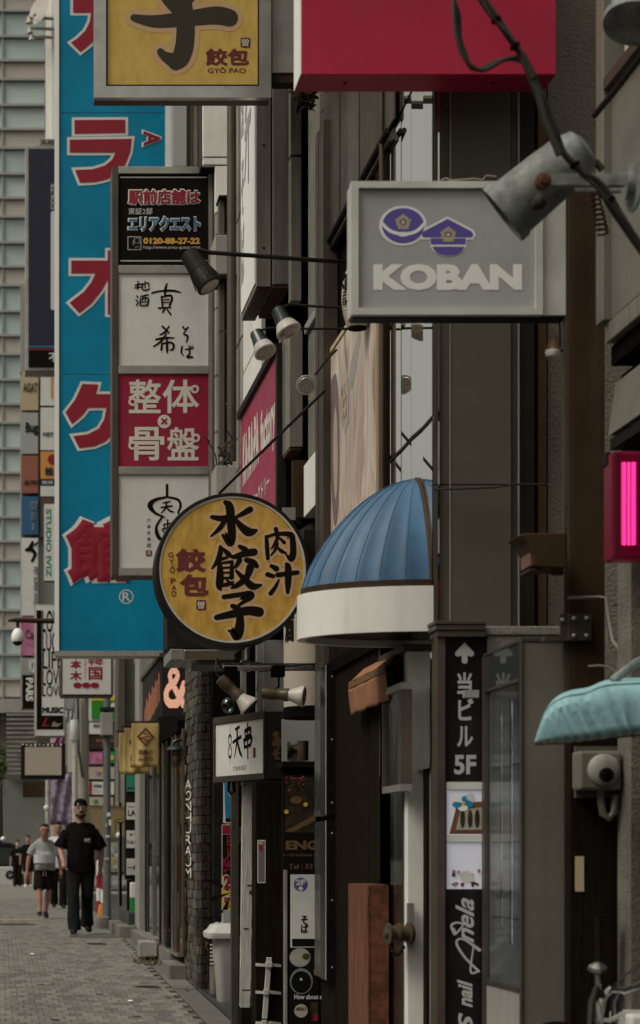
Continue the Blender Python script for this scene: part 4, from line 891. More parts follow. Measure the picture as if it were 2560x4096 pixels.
JIU = [[(1085, 2264, 16), (1105, 2275, 24)], [(1070, 2298, 20), (1092, 2305, 18)], [(1082, 2374, 18), (1100, 2350, 16), (1115, 2320, 8)], [(1110, 2300, 20), (1150, 2295, 20), (1190, 2290, 18)], [(1145, 2256, 14), (1152, 2270, 26), (1152, 2330, 26), (1150, 2370, 14)]]
for ch in (SUI, GYO, SHI, NIKU, JIU): brush(f6, ch, fl, ID, 'halo', 11, 0.0010, 'character_halo', 0.00004, 1.0)
for ch in (SUI, GYO, SHI, NIKU, JIU): brush(f6, ch, fl, ID, 'ink', 0, 0.0022, 'brushed_character', 0.0001, 1.0)
text(f6, '餃', fl, (702, 2194, 826, 2290), 'maroon', 0.045); text(f6, '包', fl, (717, 2296, 835, 2385), 'maroon', 0.045)
for k, (ch, y0, y1, x0) in enumerate([('G', 2209, 2231, 673), ('Y', 2236, 2258, 676), ('Ô', 2262, 2293, 679), ('P', 2313, 2336, 683), ('A', 2342, 2360, 686), ('O', 2363, 2387, 685)]): text(f6, ch, fl, (x0, y0, x0 + 20, y1), 'maroon', 0.02)
flat(f6, fl, [rrect(785, 2400, 824, 2440, 6)], 'maroon', 0.002, 'seal'); text(f6, '曽', fl, (790, 2405, 818, 2435), 'pale_letter', 0.01, 0.0035)
MB().tube([P(982, 2588, D + .1), P(982, 2650, D + .1)], 0.02, 12).build('hanger_stem', 'steel', s6, smooth=True)
pb('back_box', 'dark_metal', s6, 1215, 2118, 1300, 2470, D + .12, 0.12, bevel=0.004)
pb('top_bracket', 'alu', s6, 1130, 2030, 1182, 2080, D + .12, 0.01)
MB().tube([P(878, 1972, D + .1), P(940, 1912, D - .02), P(1302, 1560, 9.9)], 0.008, 8).build('stay_rod', 'dark_metal', s6, smooth=True)
# ---- 7 pipe with clamp lamps
D = 10.15
pp = thing('lamp_pipe', P(1300, 2668, D + .15), 'horizontal steel pipe under the round gold sign', 'pipe')
MB().tube([P(892, 2668, D + .15), P(1330, 2668, D + .15)], 0.022, 12).build('pipe', 'steel', pp, smooth=True)
MB().tube([P(975, 2668, D + .15), P(1000, 2668, D + .15)], 0.028, 12).build('tee_fitting', 'alu', pp, smooth=True)
MB().tube([P(960, 2655, D + .12), P(985, 2642, D + .1), P(1050, 2656, D + .12), P(1160, 2662, D + .11), P(1300, 2652, D + .13)], 0.005, 6).build('cable', 'cable', pp)
def clampl(x, y, tip, label, aim):
    c = P(*tip, D); a = Vector(aim).normalized(); t = thing('clamp_lamp', P(x, y, D + .15), label, 'lamp')
    MB().pbox(x - 26, y - 10, x + 26, y + 34, D + .11, 0.07).build('clamp', 'black', t, bevel=0.004)
    MB().tube([P(x, y + 30, D + .14), P(x, y + 75, D + .12), c - a * 0.10], 0.006, 8).build('stem', 'black', t, smooth=True)
    MB().lathe(c - a * 0.145, a, [(0, 0.025), (.006, 0.032), (.07, 0.034), (.075, 0.03), (.11, 0.03), (.13, 0.036), (.148, 0.036)], 18).build('socket', 'lamp_brown', t, smooth=True)
    MB().lathe(c, a, [(0, 0.03), (.02, 0.034), (.07, 0.056), (.085, 0.060), (.09, 0.058)], 22).build('reflector_bulb', 'lamp_white', t, smooth=True)
    MB().lathe(c, a, [(.088, 0.052), (.093, 0.048)], 22).build('lens', 'grime', t, smooth=True)
    q = c - a * 0.145; MB().tube([q, q - a * .03 + Vector((0, 0, .01)), q + Vector((-.02, 0, .05)), q + Vector((-.015, .05, .12)), P(x - 30, y + 8, D + .13)], 0.004, 6).build('flex', 'cable', t, smooth=True)
clampl(925, 2674, (955, 2785), 'clamp lamp with white cone pointing down, left on the pipe', (0.55, -.15, -.55))
clampl(1115, 2672, (1152, 2780), 'clamp lamp with white cone turned sideways, right on the pipe', (0.85, -.3, -.1))
# steel duct below the round sign
du = thing('steel_duct', P(810, 2640, 11.6), 'polished steel duct box behind the round gold sign', 'duct')
MB().pbox(682, 2596, 734, 2640, 11.65, 0.5).build('end_piece', 'alu', du, bevel=0.004); MB().pbox(736, 2598, 938, 2640, 11.6, 0.5).build('duct_body', 'steel', du, bevel=0.006)
MB().pbox(790, 2642, 940, 2660, 11.62, 0.4).build('duct_lip', 'alu_brown', du)
pb('dark_box', 'dark_metal', du, 668, 2340, 950, 2592, 11.9, 0.3, bevel=0.004)
# ---- 8 tempura skewer lightbox
s8 = thing('skewer_lightbox', Vector((1.62, 12.4, zz(3118, 12.3))), 'white lightbox with black brush writing and a dark end, turned to the street', 'sign')
A, B = (862 * 12.75 / F, 12.75), (1062 * 12.15 / F, 12.15); C, E = (1147 * 12.1 / F, 12.1), (1147 * 12.1 / F, 12.75)
z0, z1 = zz(3122, 12.4), zz(2858, 12.4)
MB().prism([(A[0], A[1], z0), (B[0], B[1], z0), (C[0], C[1], z0), (E[0], E[1], z0)], (0, 0, z1 - z0)).build('case', 'dark_metal', s8, bevel=0.004)
U = Vector((B[0] - A[0], B[1] - A[1], 0)); Wd = U.length; U.normalize(); Nn = Vector((U.y, -U.x, 0)); Nn = Nn if Nn.y < 0 else -Nn
pw = plane3(Vector((A[0], A[1], z0)), U, (0, 0, 1), Nn); H = z1 - z0
MB().add([pw(.01, .04, .003), pw(Wd - .012, .04, .003), pw(Wd - .012, H - .045, .003), pw(.01, H - .045, .003)], [(0, 1, 2, 3)]).build('face', 'white_face', s8)
for (a, b, c, d_) in ((-.01, 0, Wd + .005, .036), (-.01, H - .042, Wd + .005, H + .004), (-.01, .037, .008, H - .043), (Wd - .01, .037, Wd + .005, H - .043)):
    MB().prism([pw(a, b, 0), pw(c, b, 0), pw(c, d_, 0), pw(a, d_, 0)], Nn * 0.014).build('frame_bar', 'alu_brown', s8)
rr = lambda u0, v0, u1, v1: (Wd * u0, H * v1, Wd * u1, H * v0)
brush(s8, [[(28, 10, 8), (70, 4, 10)], [(5, 48, 10), (85, 34, 12)], [(48, 8, 14), (46, 45, 14), (20, 95, 5)], [(48, 42, 10), (72, 75, 16), (96, 92, 8)]], pw, rr(.36, .33, .56, .84), 'ink', lift=.004, name='brushed_character')
brush(s8, [[(20, 22, 12), (80, 16, 13), (70, 36, 12)], [(20, 22, 12), (28, 40, 10)], [(10, 48, 12), (90, 40, 14), (76, 66, 12)], [(10, 48, 12), (20, 68, 12)], [(26, 38, 8), (72, 34, 8)], [(16, 68, 9), (80, 62, 9)], [(50, 2, 12), (52, 98, 10)]], pw, rr(.57, .33, .76, .86), 'ink', lift=.004, name='brushed_character')
brush(s8, [[(50, 0, 5), (50, 22, 6)], [(50, 22, 8), (14, 32, 10), (24, 46, 8), (40, 52, 7), (12, 66, 10), (24, 80, 9), (50, 84, 8)], [(50, 22, 8), (86, 32, 9), (76, 46, 8), (60, 52, 7), (88, 66, 9), (76, 80, 8), (50, 84, 8)], [(50, 84, 5), (50, 100, 4)]], pw, rr(.265, .28, .355, .84), 'ink', lift=.004, name='skewer_logo')
text(s8, '六本木本店', pw, rr(.37, .15, .63, .235), 'ink', 0.0, 0.004, cs=1.15)
MB().add([pw(Wd * a, H * b, .0045) for a, b in ((.77, .33), (.82, .33), (.82, .48), (.77, .48))], [(0, 1, 2, 3)]).build('seal', 'maroon', s8)
fp = front(12.096)
flat(s8, fp, [[(1085 + random.uniform(-4, 34), 2925 + 6 * k) for q in range(1)] + [(1088 + random.uniform(0, 10), 2922 + k * 6), (1110 + random.uniform(-8, 14), 2925 + k * 6), (1122 + random.uniform(-14, 8), 2936 + k * 6), (1092 + random.uniform(-4, 14), 2938 + k * 6)] for k in range(18)], 'food_wood', 0.001, 'paint_flake', step=0.0001)
MB().tube([P(918, 3122, 12.6), P(914, 3160, 12.6), P(925, 3178, 12.6), P(938, 3165, 12.6), P(934, 3128, 12.6)], 0.01, 8).build('hook', 'black', s8, smooth=True)
# ---- 9 soba box sign on the wall (seen edge on) and the red KARAPA sign
s9 = thing('soba_wall_sign', (1.7, 12.3, 5.3), 'white vertical sign with grey brush writing seen almost edge on', 'sign')
bx('case', 'panel_silver', s9, (1.652, 11.92, 5.30), (1.745, 12.65, 10.5), bevel=0.003); bx('face', 'white_bright', s9, (1.644, 11.95, 5.33), (1.6515, 12.62, 10.5))
bx('backing_box', 'panel_silver', s9, (1.755, 11.9, 5.31), (1.866, 12.6, 10.5), bevel=0.003)
bx('underside', 'brown_paint', s9, (1.655, 11.93, 5.288), (1.743, 12.64, 5.2985)); bx('rusty_underside', 'rust', s9, (1.76, 11.91, 5.288), (1.86, 12.59, 5.308))
ps = side(1.644)
brush(s9, [[(50, 0, 10), (46, 40, 14)], [(20, 60, 8), (80, 50, 12)], [(60, 50, 14), (40, 80, 16), (30, 100, 8)]], ps, (12.45, 7.6, 12.1, 6.6), 'grey_sign', name='brushed_character')
brush(s9, [[(20, 5, 8), (80, 25, 14)], [(80, 5, 8), (20, 40, 14)], [(10, 55, 9), (90, 50, 12)], [(40, 50, 12), (10, 90, 8)], [(60, 50, 12), (62, 98, 10)]], ps, (12.45, 6.9, 12.1, 6.1), 'grey_sign', name='brushed_character')
text(s9, 'そ\nば', ps, (12.6, 6.35, 12.45, 5.5), 'grey_sign', 0.02); text(s9, '地\n酒', ps, (12.6, 7.2, 12.48, 6.5), 'grey_sign', 0.02)
for k in range(4): MB().lathe((1.70, 11.92, 5.55 + k * 0.66), (0, -1, 0), [(0, .009), (.003, .007)], 8).build('rivet', 'dark_metal', s9)
s10 = thing('red_wall_sign', (1.74, 12.5, 3.2), 'crimson wall sign with white lettering seen at a steep angle', 'sign')
bx('panel', 'magenta_panel', s10, (1.745, 11.66, 3.2), (1.775, 13.42, 4.80)); bx('top_rail', 'dark_metal', s10, (1.72, 11.6, 4.802), (1.79, 13.45, 4.85)); bx('near_rail', 'dark_metal', s10, (1.735, 11.58, 3.2), (1.79, 11.655, 4.80))
ps = side(1.745)
text(s10, 'KA·RA·PA', ps, (13.28, 4.64, 12.46, 4.28), 'pale_letter', 0.05); text(s10, 'factory', ps, (12.38, 4.60, 11.72, 4.22), 'pale_letter', 0.04); text(s10, 'カラパファクトリー', ps, (13.2, 4.13, 11.98, 4.0), 'pale_letter', 0.02)
# ---- 10 LED sign
s11 = thing('led_sign', (1.85, 21, zz(2880, 20)), 'dark LED board glowing with an orange ampersand', 'sign')
bx('case', 'led_board', s11, (1.745, 20.0, zz(2868, 20)), (2.05, 22.8, zz(2630, 20)), bevel=0.006)
bx('top_lip', 'alu_brown', s11, (1.72, 19.96, zz(2629, 20)), (2.05, 22.8, zz(2612, 20))); bx('bottom_ledge', 'dark_metal', s11, (1.70, 19.94, zz(2884, 20)), (2.06, 22.8, zz(2869, 20)))
def dots(name, strokes, pl, rect, m_, pitch, rad, lift=0.003):
    """LED pixels: small square lights on a grid wherever a stroke passes"""
    u0, vt, u1, vb = rect; mb = MB(); segs = []
    for st in strokes:
        q = catmull(st, 8); segs += [(q[i], q[i + 1]) for i in range(len(q) - 1)]
    nx, ny = pitch
    for i in range(nx):
        for j in range(ny):
            x, y = (i + .5) / nx * 100, (j + .5) / ny * 100
            for a, b in segs:
                ab = Vector((b.x - a.x, b.y - a.y)); ap = Vector((x - a.x, y - a.y)); t = max(0, min(1, ap.dot(ab) / max(ab.length_squared, 1e-6)))
                if (ap - ab * t).length < (a.z + (b.z - a.z) * t) / 2:
                    uu = lambda k: u0 + (i + .5 + k) / nx * (u1 - u0); vv = lambda k: vt + (j + .5 + k) / ny * (vb - vt)
                    mb.add([pl(uu(-rad), vv(-rad), lift), pl(uu(rad), vv(-rad), lift), pl(uu(rad), vv(rad), lift), pl(uu(-rad), vv(rad), lift)], [(0, 1, 2, 3)]); break
    return mb.build(name, m_, s11, kind='stuff')
amp = [[(92, 45, 24), (70, 82, 24), (40, 92, 24), (14, 76, 22), (22, 52, 20), (50, 38, 18), (66, 20, 16), (50, 8, 16), (32, 16, 16), (36, 34, 18), (60, 60, 20), (96, 96, 22)]]
dots('lit_pixels', amp, front(20.0), (652, 2668, 742, 2832), 'led_on', (32, 58), 0.40)
lat = []
for k in range(5): x = 8 + k * 19; lat += [[(x, 60 - k * 8, 7), (x, 98 - k * 6, 7)], [(x + 10, 40 - k * 6, 7), (x + 10, 92 - k * 6, 7)], [(x, 62 - k * 7, 6), (x + 10, 50 - k * 7, 6)]]
dots('lit_pixels', lat, side(1.745), (22.4, zz(2675, 20.5), 20.15, zz(2875, 20.5)), 'led_dim', (46, 56), 0.36)
# ---- 11 building guide sign on the grey wall
D = 7.56
s12 = thing('floor_guide_sign', (1.88, 7.6, 0.2), 'brown framed wall sign with white arrow and 5F on black', 'sign')
pb('case', 'alu_brown', s12, 1752, 2548, 1935, 4600, D, 0.11)
pb('left_post', 'alu_brown', s12, 1745, 2546, 1783, 4600, D - .02, 0.05, bevel=0.004)
for k, (ya, yb, e) in enumerate([(2482, 2497, 14), (2499, 2520, 10), (2522, 2547, 4)]): pb('cornice', 'alu_brown', s12, 1752 - e, ya, 1945, yb, D - .03 - e * .0012, 0.13, bevel=0.003)
pb('black_panel', 'black_gloss', s12, 1786, 2549, 1934, 3126, D - .008, 0.008)
pb('black_panel', 'black_gloss', s12, 1786, 3558, 1934, 4600, D - .008, 0.008)
fl = front(D - .008)
flat(s12, fl, [[(1858, 2570), (1894, 2608), (1896, 2620), (1886, 2627), (1870, 2622), (1870, 2646), (1866, 2654), (1852, 2654), (1846, 2646), (1846, 2622), (1830, 2627), (1820, 2620), (1822, 2608)]], 'silver_text', 0.001, 'arrow')
text(s12, '当', fl, (1828, 2690, 1888, 2780), 'silver_text', 0.028); text(s12, 'ビ', fl, (1832, 2793, 1894, 2882), 'silver_text', 0.028); text(s12, 'ル', fl, (1827, 2905, 1892, 2988), 'silver_text', 0.028); text(s12, '5F', fl, (1816, 3020, 1904, 3098), 'silver_text', 0.032)
pb('lit_photo_panel', 'case_light', s12, 1788, 3160, 1934, 3342, D - .006, 0.006); pb('shelf_bar', 'white_face', s12, 1786, 3343, 1934, 3368, D - .012, 0.012); pb('shelf_bar', 'white_face', s12, 1786, 3128, 1934, 3158, D - .012, 0.012)
pb('lit_photo_panel', 'case_light', s12, 1788, 3370, 1934, 3556, D - .006, 0.006)
fl = front(D - .006)
flat(s12, fl, [[(1797, 3336), (1828, 3215), (1934, 3205), (1934, 3336)]], 'wood_red', 0.001, 'printed_box'); flat(s12, fl, [[(1822, 3320), (1842, 3240), (1934, 3228), (1934, 3318)]], 'food_cream', 0.002, 'printed_box')
for x in (1850, 1880, 1908): flat(s12, fl, [circ(x, 3275, 10, 38, 14)], 'food_dark', 0.003, 'printed_chocolate')
for a in range(5): flat(s12, fl, [circ(1850 + 24 * math.cos(a * 1.257 + .3), 3212 + 20 * math.sin(a * 1.257 + .3), 20, 13, 12)], 'white_bright' if a % 2 else 'cyan_poster', 0.004 + a * .0003, 'printed_petal')
flat(s12, fl, [circ(1852, 3213, 7)], 'poster_yellow', 0.006, 'printed_petal'); flat(s12, fl, [circ(1880, 3188, 17, 15)], 'lavender_white', 0.0058, 'printed_petal')
for k in range(16): flat(s12, fl, [circ(1812 + random.uniform(0, 115), 3545 - random.uniform(0, 22) - (40 if k > 10 else 0), random.uniform(5, 11), random.uniform(4, 9), 10)], random.choice(['food_dark', 'pink_poster', 'white_bright', 'food_red', 'grey_sign']), 0.001 + k * .0003, 'printed_trinket')
flat(s12, fl, [circ(1868, 3508, 28, 26)], 'white_face', 0.001, 'printed_trinket')
fl = front(D - .008)
brush(s12, [[(1915, 3885, 10), (1860, 3830, 9), (1828, 3780, 10), (1832, 3758, 9), (1860, 3760, 8), (1918, 3800, 13)], [(1895, 3778, 6), (1882, 3885, 8), (1912, 3885, 8)]], fl, ID, 'silver_text', lift=.001, box=1.0, name='script_lettering'); text(s12, 'nela', fl, (1822, 3592, 1896, 3772), 'silver_text', 0.02, rot=3, shear=0.45)
brush(s12, [[(1855, 3698, 8), (1830, 3690, 8), (1806, 3700, 10), (1812, 3726, 9), (1822, 3735, 9), (1855, 3698, 6)], [(1822, 3735, 9), (1815, 3715, 8)]], fl, ID, 'silver_text', lift=.001, box=1.0, name='heart_outline')
text(s12, 'nail', fl, (1828, 3918, 1890, 4030), 'silver_text', 0.03, rot=3, shear=0.35); text(s12, 'S', fl, (1832, 4050, 1892, 4130), 'silver_text', 0.03, rot=3, shear=0.3)
# ================================================================== NEAR THINGS
# ---- blue dome awning
dm = thing('dome_awning', (1.75, 7.97, 2.3), 'blue ribbed half dome awning with a white curved band', 'awning')
DX, DY, DA, DB = 1.80, 7.99, 0.50, 0.30
zb0, zb1, zap = zz(2524, 7.68), zz(2342, 7.68), zz(1912, 7.96)
NS = 14; mb = MB(); rings = []
NT = NS * 6
for j in range(15):
    ph = math.pi / 2 * j / 14; row_ = []
    for i in range(NT + 1):
        th = math.pi * i / NT - math.pi / 2          # -90 (near end) .. 90 (far end)
        sc = 1.0 - 0.026 * abs(math.sin(NS * (th + math.pi / 2)))
        r_ = max(1 - math.sin(ph) ** 1.3, 0) ** .56 * sc
        row_.append((DX - DA * r_ * math.cos(th), DY + DB * r_ * math.sin(th), zb1 + 0.02 + (zap - zb1 - .02) * math.sin(ph)))
    rings.append(row_)
vs = [p for r_ in rings for p in r_]; w = NT + 1
mb.add(vs, [(j * w + i, j * w + i + 1, (j + 1) * w + i + 1, (j + 1) * w + i) for j in range(14) for i in range(NT)])
mb.build('dome_shell', 'dome_blue', dm, smooth=True)
for k in range(1, NS):
    MB().tube([Vector(rings[j][k * 6]) + Vector((-.001, 0, .001)) for j in range(14)], 0.0015, 6).build('seam', 'dome_seam', dm, smooth=True)
def arcband(name, m_, r0, r1, za, zb_, n=40):
    mb = MB(); o = []; i_ = []
    for k in range(n + 1):
        th = math.pi * k / n - math.pi / 2
        o.append((DX - DA * r0 * math.cos(th), DY + (DB * r0) * math.sin(th))); i_.append((DX - DA * r1 * math.cos(th), DY + DB * r1 * math.sin(th)))
    n1 = n + 1; vs = [(*p, za) for p in o] + [(*p, zb_) for p in o] + [(*p, za) for p in i_] + [(*p, zb_) for p in i_]
    fs = []
    for k in range(n): fs += [(k, k + 1, n1 + k + 1, n1 + k), (2 * n1 + k + 1, 2 * n1 + k, 3 * n1 + k, 3 * n1 + k + 1), (n1 + k, n1 + k + 1, 3 * n1 + k + 1, 3 * n1 + k), (k + 1, k, 2 * n1 + k, 2 * n1 + k + 1)]
    fs += [(0, n1, 3 * n1, 2 * n1), (n, 2 * n1 + n, 3 * n1 + n, n1 + n)]
    mb.add(vs, fs); return mb.build(name, m_, dm, smooth=True)
arcband('white_band', 'white_paint', 1.03, 0.96, zb0, zb1); arcband('weathered_seam', 'brown_paint', 1.0, 0.93, zb1 + .001, zb1 + .028); arcband('soffit', 'brown_paint', 0.958, 0.02, zb0 + .03, zb0 + .04)
dr = lambda j: max(1 - math.sin(math.pi / 2 * j / 14) ** 1.3, 0) ** .56
edge = [(1.795, DY - DB * dr(j) * 0.99, zb1 + .02 + (zap - zb1 - .02) * math.sin(math.pi / 2 * j / 14)) for j in range(15)]
MB().tube(edge + [(1.795, DY + DB * dr(j) * 0.99, zb1 + .02 + (zap - zb1 - .02) * math.sin(math.pi / 2 * j / 14)) for j in range(13, -1, -1)], 0.008, 8).build('wall_edge_trim', 'brown_paint', dm, smooth=True)
# letters on the band's far end
def bandp(u, v, l):
    th = u; return Vector((DX - (DA * 1.03 + l) * math.cos(th), DY + (DB * 1.03 + l) * math.sin(th), v))
text(dm, '当ビル', bandp, (0.62, zz(2435, 8), 0.05, zz(2490, 8)), 'navy', 0.02, 0.002)
# ---- entrance under the dome
en = thing('shop_entrance', (1.8, 9.1, 0.2), 'dark wooden shop entrance with a white pillar under the blue dome', 'shop')
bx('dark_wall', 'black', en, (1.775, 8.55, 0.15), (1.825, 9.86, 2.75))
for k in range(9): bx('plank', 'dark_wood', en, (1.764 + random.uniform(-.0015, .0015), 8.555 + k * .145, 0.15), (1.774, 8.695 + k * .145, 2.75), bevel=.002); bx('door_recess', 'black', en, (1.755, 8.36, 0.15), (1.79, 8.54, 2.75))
pb('white_pillar', 'white_paint', en, 1629, 2605, 1704, 4600, 7.97, 0.06, bevel=0.004); pb('dark_reveal', 'dark_wood', en, 1706, 2560, 1734, 4600, 7.85, 0.06)
bx('lintel', 'alu_brown', en, (1.74, 7.98, zz(2603, 7.97) ), (1.80, 8.5, zz(2575, 7.97)))
pb('metal_edge', 'alu', en, 1722, 2540, 1727, 4600, 7.82, 0.02)
bx('glass_panel', 'pane_mirror', en, (1.752, 8.06, 0.15), (1.758, 8.30, 2.52)); bx('glass_backing', 'grey_sign', en, (1.775, 8.04, 0.15), (1.79, 8.33, 2.52))
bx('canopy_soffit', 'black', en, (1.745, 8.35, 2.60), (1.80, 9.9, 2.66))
sc_ = thing('slim_showcase', (1.75, 8.3, 1.95), 'slim framed mirror showcase hanging beside the white pillar', 'showcase')
d0, d1 = dep(1.72, 1622), dep(1.72, 1546); za, zb_ = zz(3140, 8.0), zz(2770, 8.0)
bx('frame_bar', 'alu_brown', sc_, (1.70, d0, za), (1.748, d0 + .06, zb_)); bx('frame_bar', 'alu_brown', sc_, (1.70, d1 - .02, za), (1.748, d1, zb_)); bx('frame_bar', 'alu', sc_, (1.70, d0, zb_ + .001), (1.748, d1, zb_ + .03)); bx('frame_bar', 'alu', sc_, (1.70, d0, za - .03), (1.748, d1, za - .001))
bx('mirror', 'film', sc_, (1.716, d0 + .061, za), (1.73, d1 - .021, zb_))
# ---- orange cloth awning
oa = thing('cloth_awning', (1.72, 8.5, 2.3), 'faded orange cloth awning with a brown band in the dark doorway', 'awning')
def curtain(name, m_, top, bot, parent, n=24, wav=0.006, ph=0.0, th=0.004):
    mb = MB(); vs = []
    for i in range(n + 1):
        t = i / n; a = top(t); b = bot(t)
        for j in range(9):
            s_ = j / 8; p = a.lerp(b, s_); p = p + Vector((wav * math.sin(t * 19 + ph + s_) * s_, wav * .5 * math.sin(t * 23 + 2 * s_), 0)); vs.append(p)
    mb.add(vs, [(i * 9 + j, i * 9 + j + 1, (i + 1) * 9 + j + 1, (i + 1) * 9 + j) for i in range(n) for j in range(8)])
    o = mb.build(name, m_, parent, smooth=True); md = o.modifiers.new('thick', 'SOLIDIFY'); md.thickness = th; return o
lp = lambda a, b: (lambda t: Vector(a).lerp(Vector(b), t))
curtain('canopy', 'orange_cloth', lp((1.755, 8.95, 2.50), (1.755, 8.16, 2.50)), lp((1.70, 9.0, 2.475 - .0), (1.70, 8.14, 2.475)), oa)
z_a = zz(2730, 8.99); 
curtain('canopy', 'orange_cloth', lp((1.755, 8.92, z_a + .06), (1.755, 8.14, z_a + .06)), lp((1.695, 8.99, z_a), (1.695, 8.13, z_a)), oa)
curtain('band', 'orange_band', lp((1.694, 8.99, z_a + .002), (1.694, 8.13, z_a + .002)), lp((1.69, 8.99, z_a - .035), (1.69, 8.13, z_a - .035)), oa, wav=.002)
curtain('valance', 'orange_cloth', lp((1.692, 8.99, z_a - .036), (1.692, 8.13, z_a - .036)), lp((1.70, 9.0, zz(2862, 8.99)), (1.70, 8.13, zz(2862, 8.99))), oa, wav=.010)
# ---- framed glossy notice boards on the door edge
nb = thing('notice_boards', (1.74, 9.95, 0.9), 'tall black framed acrylic notice boards on the corner post', 'notice board')
for ya, yb in ((2672, 3262), (3285, 3912)):
    za, zb_ = zz(yb, 9.9), zz(ya, 9.9)
    bx('black_frame', 'black_gloss', nb, (1.715, 9.72, za), (1.77, 9.90, zb_)); bx('edge_line', 'alu_light', nb, (1.713, 9.726, za), (1.7148, 9.735, zb_))
    bx('acrylic_pane', 'film', nb, (1.735, 9.91, za), (1.74, 10.2, zb_)); bx('bottom_clip', 'alu_brown', nb, (1.73, 9.905, za - .001), (1.746, 10.2, za + .03))
    bx('backing', 'grey_sign', nb, (1.755, 9.91, za), (1.77, 10.2, zb_))
    for q in range(3): MB().lathe((1.745, 9.72, za + (zb_ - za) * (.08 + .42 * q)), (0, -1, 0), [(0, .006), (.003, .004)], 8).build('screw', 'alu', nb)
bx('post', 'dark_wood', nb, (1.772, 9.70, 0.2), (1.9, 10.2, 2.9))
# ---- wooden block planter
wbk = thing('wooden_block', (1.69, 8.5, 0.2), 'upright block of reddish burl wood in front of the dark doorway', 'wood block')
bx('burl_face', 'wood_burl', wbk, (1.654, 8.29, 0.2), (1.742, 8.31, zz(3540, 8.29))); bx('grain_side', 'wood_red', wbk, (1.646, 8.285, 0.2), (1.653, 8.74, zz(3541, 8.29))); bx('core', 'wood_red', wbk, (1.6535, 8.3105, 0.2), (1.742, 8.74, zz(3539, 8.29)))
# ---- brass standpipe coupling
hy = thing('standpipe_coupling', P(1570, 3735, 7.9), 'brass standpipe coupling with a chain on the white pillar', 'standpipe')
c = P(1600, 3735, 7.9)
MB().lathe(c + Vector((.06, .03, 0)), (-1, -.15, 0), [(0, .038), (.012, .048), (.02, .048), (.022, .036), (.055, .034), (.058, .044), (.07, .044), (.072, .03), (.085, .028), (.088, .036), (.1, .036)], 18).build('coupling', 'lamp_brown', hy, smooth=True)
MB().lathe(c + Vector((-.045, .01, 0)), (-1, -.15, 0), [(0, .047), (.006, .048), (.010, .02), (.022, .018)], 18).build('cap', 'alu_brown', hy, smooth=True)
bx('wall_plate', 'alu', hy, (c.x + .04, c.y + .02, c.z - .06), (c.x + .065, c.y + .05, c.z + .13))
mb = MB()
for k in range(7): q = P(1560 + k * 9, 3790 + 30 * math.sin(k / 6 * math.pi), 7.9); mb.lathe(q, (1, 0, .6 * (-1) ** k), [(-.008, .003), (-.004, .007), (.004, .007), (.008, .003)], 8)
mb.build('chain', 'dark_metal', hy, smooth=True)
# ---- granite pillar + display case
gp = thing('granite_pillar', (2.08, 7.45, 0.2), 'grey granite gate pillar with a flat cap behind the display case', 'pillar')
pb('cap', 'granite', gp, 1942, 2504, 2248, 2541, 7.56, 0.1, bevel=0.006); pb('shaft', 'granite', gp, 1948, 2543, 2240, 4600, 7.57, 0.09, bevel=0.005)
dc = thing('display_case', (2.05, 7.2, 0.2), 'tall brown metal display case with a glass side facing the street', 'display case')
Xc = 1.975; zt, zgt, zgb = zz(2566, 7.0), zz(2722, 7.0), zz(3950, 7.0)
bx('metal_end', 'case_grey', dc, (Xc + .002, 7.0, 0.2), (2.133, 7.03, zt), bevel=0.004); bx('top_plate', 'alu_brown', dc, (Xc - .004, 6.995, zt + .001), (2.136, 7.55, zt + .012))
bx('header', 'glass_dark', dc, (Xc, 7.031, zgt + .012), (Xc + .02, 7.535, zt)); bx('header_rail', 'alu_brown', dc, (Xc - .006, 7.031, zgt), (Xc + .02, 7.535, zgt + .011))
bx('corner_post', 'alu_brown', dc, (Xc - .008, 7.51, 0.2), (Xc + .012, 7.555, zt - .001)); bx('near_edge', 'alu_brown', dc, (Xc - .004, 6.992, 0.2), (Xc + .001, 7.02, zt))
bx('glass_side', 'case_glass', dc, (Xc + .004, 7.031, zgb), (Xc + .009, 7.509, zgt)); bx('sill_rail', 'alu_brown', dc, (Xc - .006, 7.031, zgb - .02), (Xc + .02, 7.509, zgb - .001)); bx('lower_panel', 'panel_light', dc, (Xc, 7.031, 0.2), (Xc + .012, 7.509, zgb - .021))
bx('far_end_panel', 'lavender_white', dc, (Xc + .012, 7.50, 0.25), (2.099, 7.508, zgt)); bx('back_panel', 'lavender_white', dc, (2.10, 7.035, 0.25), (2.128, 7.51, zgt))
for k, yy in enumerate((7.12, 7.27, 7.42)): bx('reflection_strip', 'film', dc, (Xc + .035, yy, zgb + .1 + .05 * k), (Xc + .04, yy + .035 - .008 * k, zgt - .05))  # shiny strips standing in for silver reflection streaks in the glass
bx('fill_strip', 'case_fill', dc, (2.03, 7.034, zgb + .02), (2.09, 7.040, zgt - .04))  # added glowing strip, hidden behind the metal end, brightens the case interior
for k in range(3): bx('shelf', 'pane', dc, (Xc + .02, 7.04, zgb + .25 + .3 * k), (2.099, 7.5, zgb + .256 + .3 * k))
bx('price_sheet', 'white_face', dc, (2.0, 7.488, zgb + .35), (2.07, 7.497, zgb + .75)); text(dc, 'NAIL MENU', front(7.486), (2010, 3420, 2085, 3440), 'maroon', 0.01, 0.001)
pb('lock_plate', 'panel_light', dc, 1858, 2760, 1916, 2790, 7.42, 0.03)
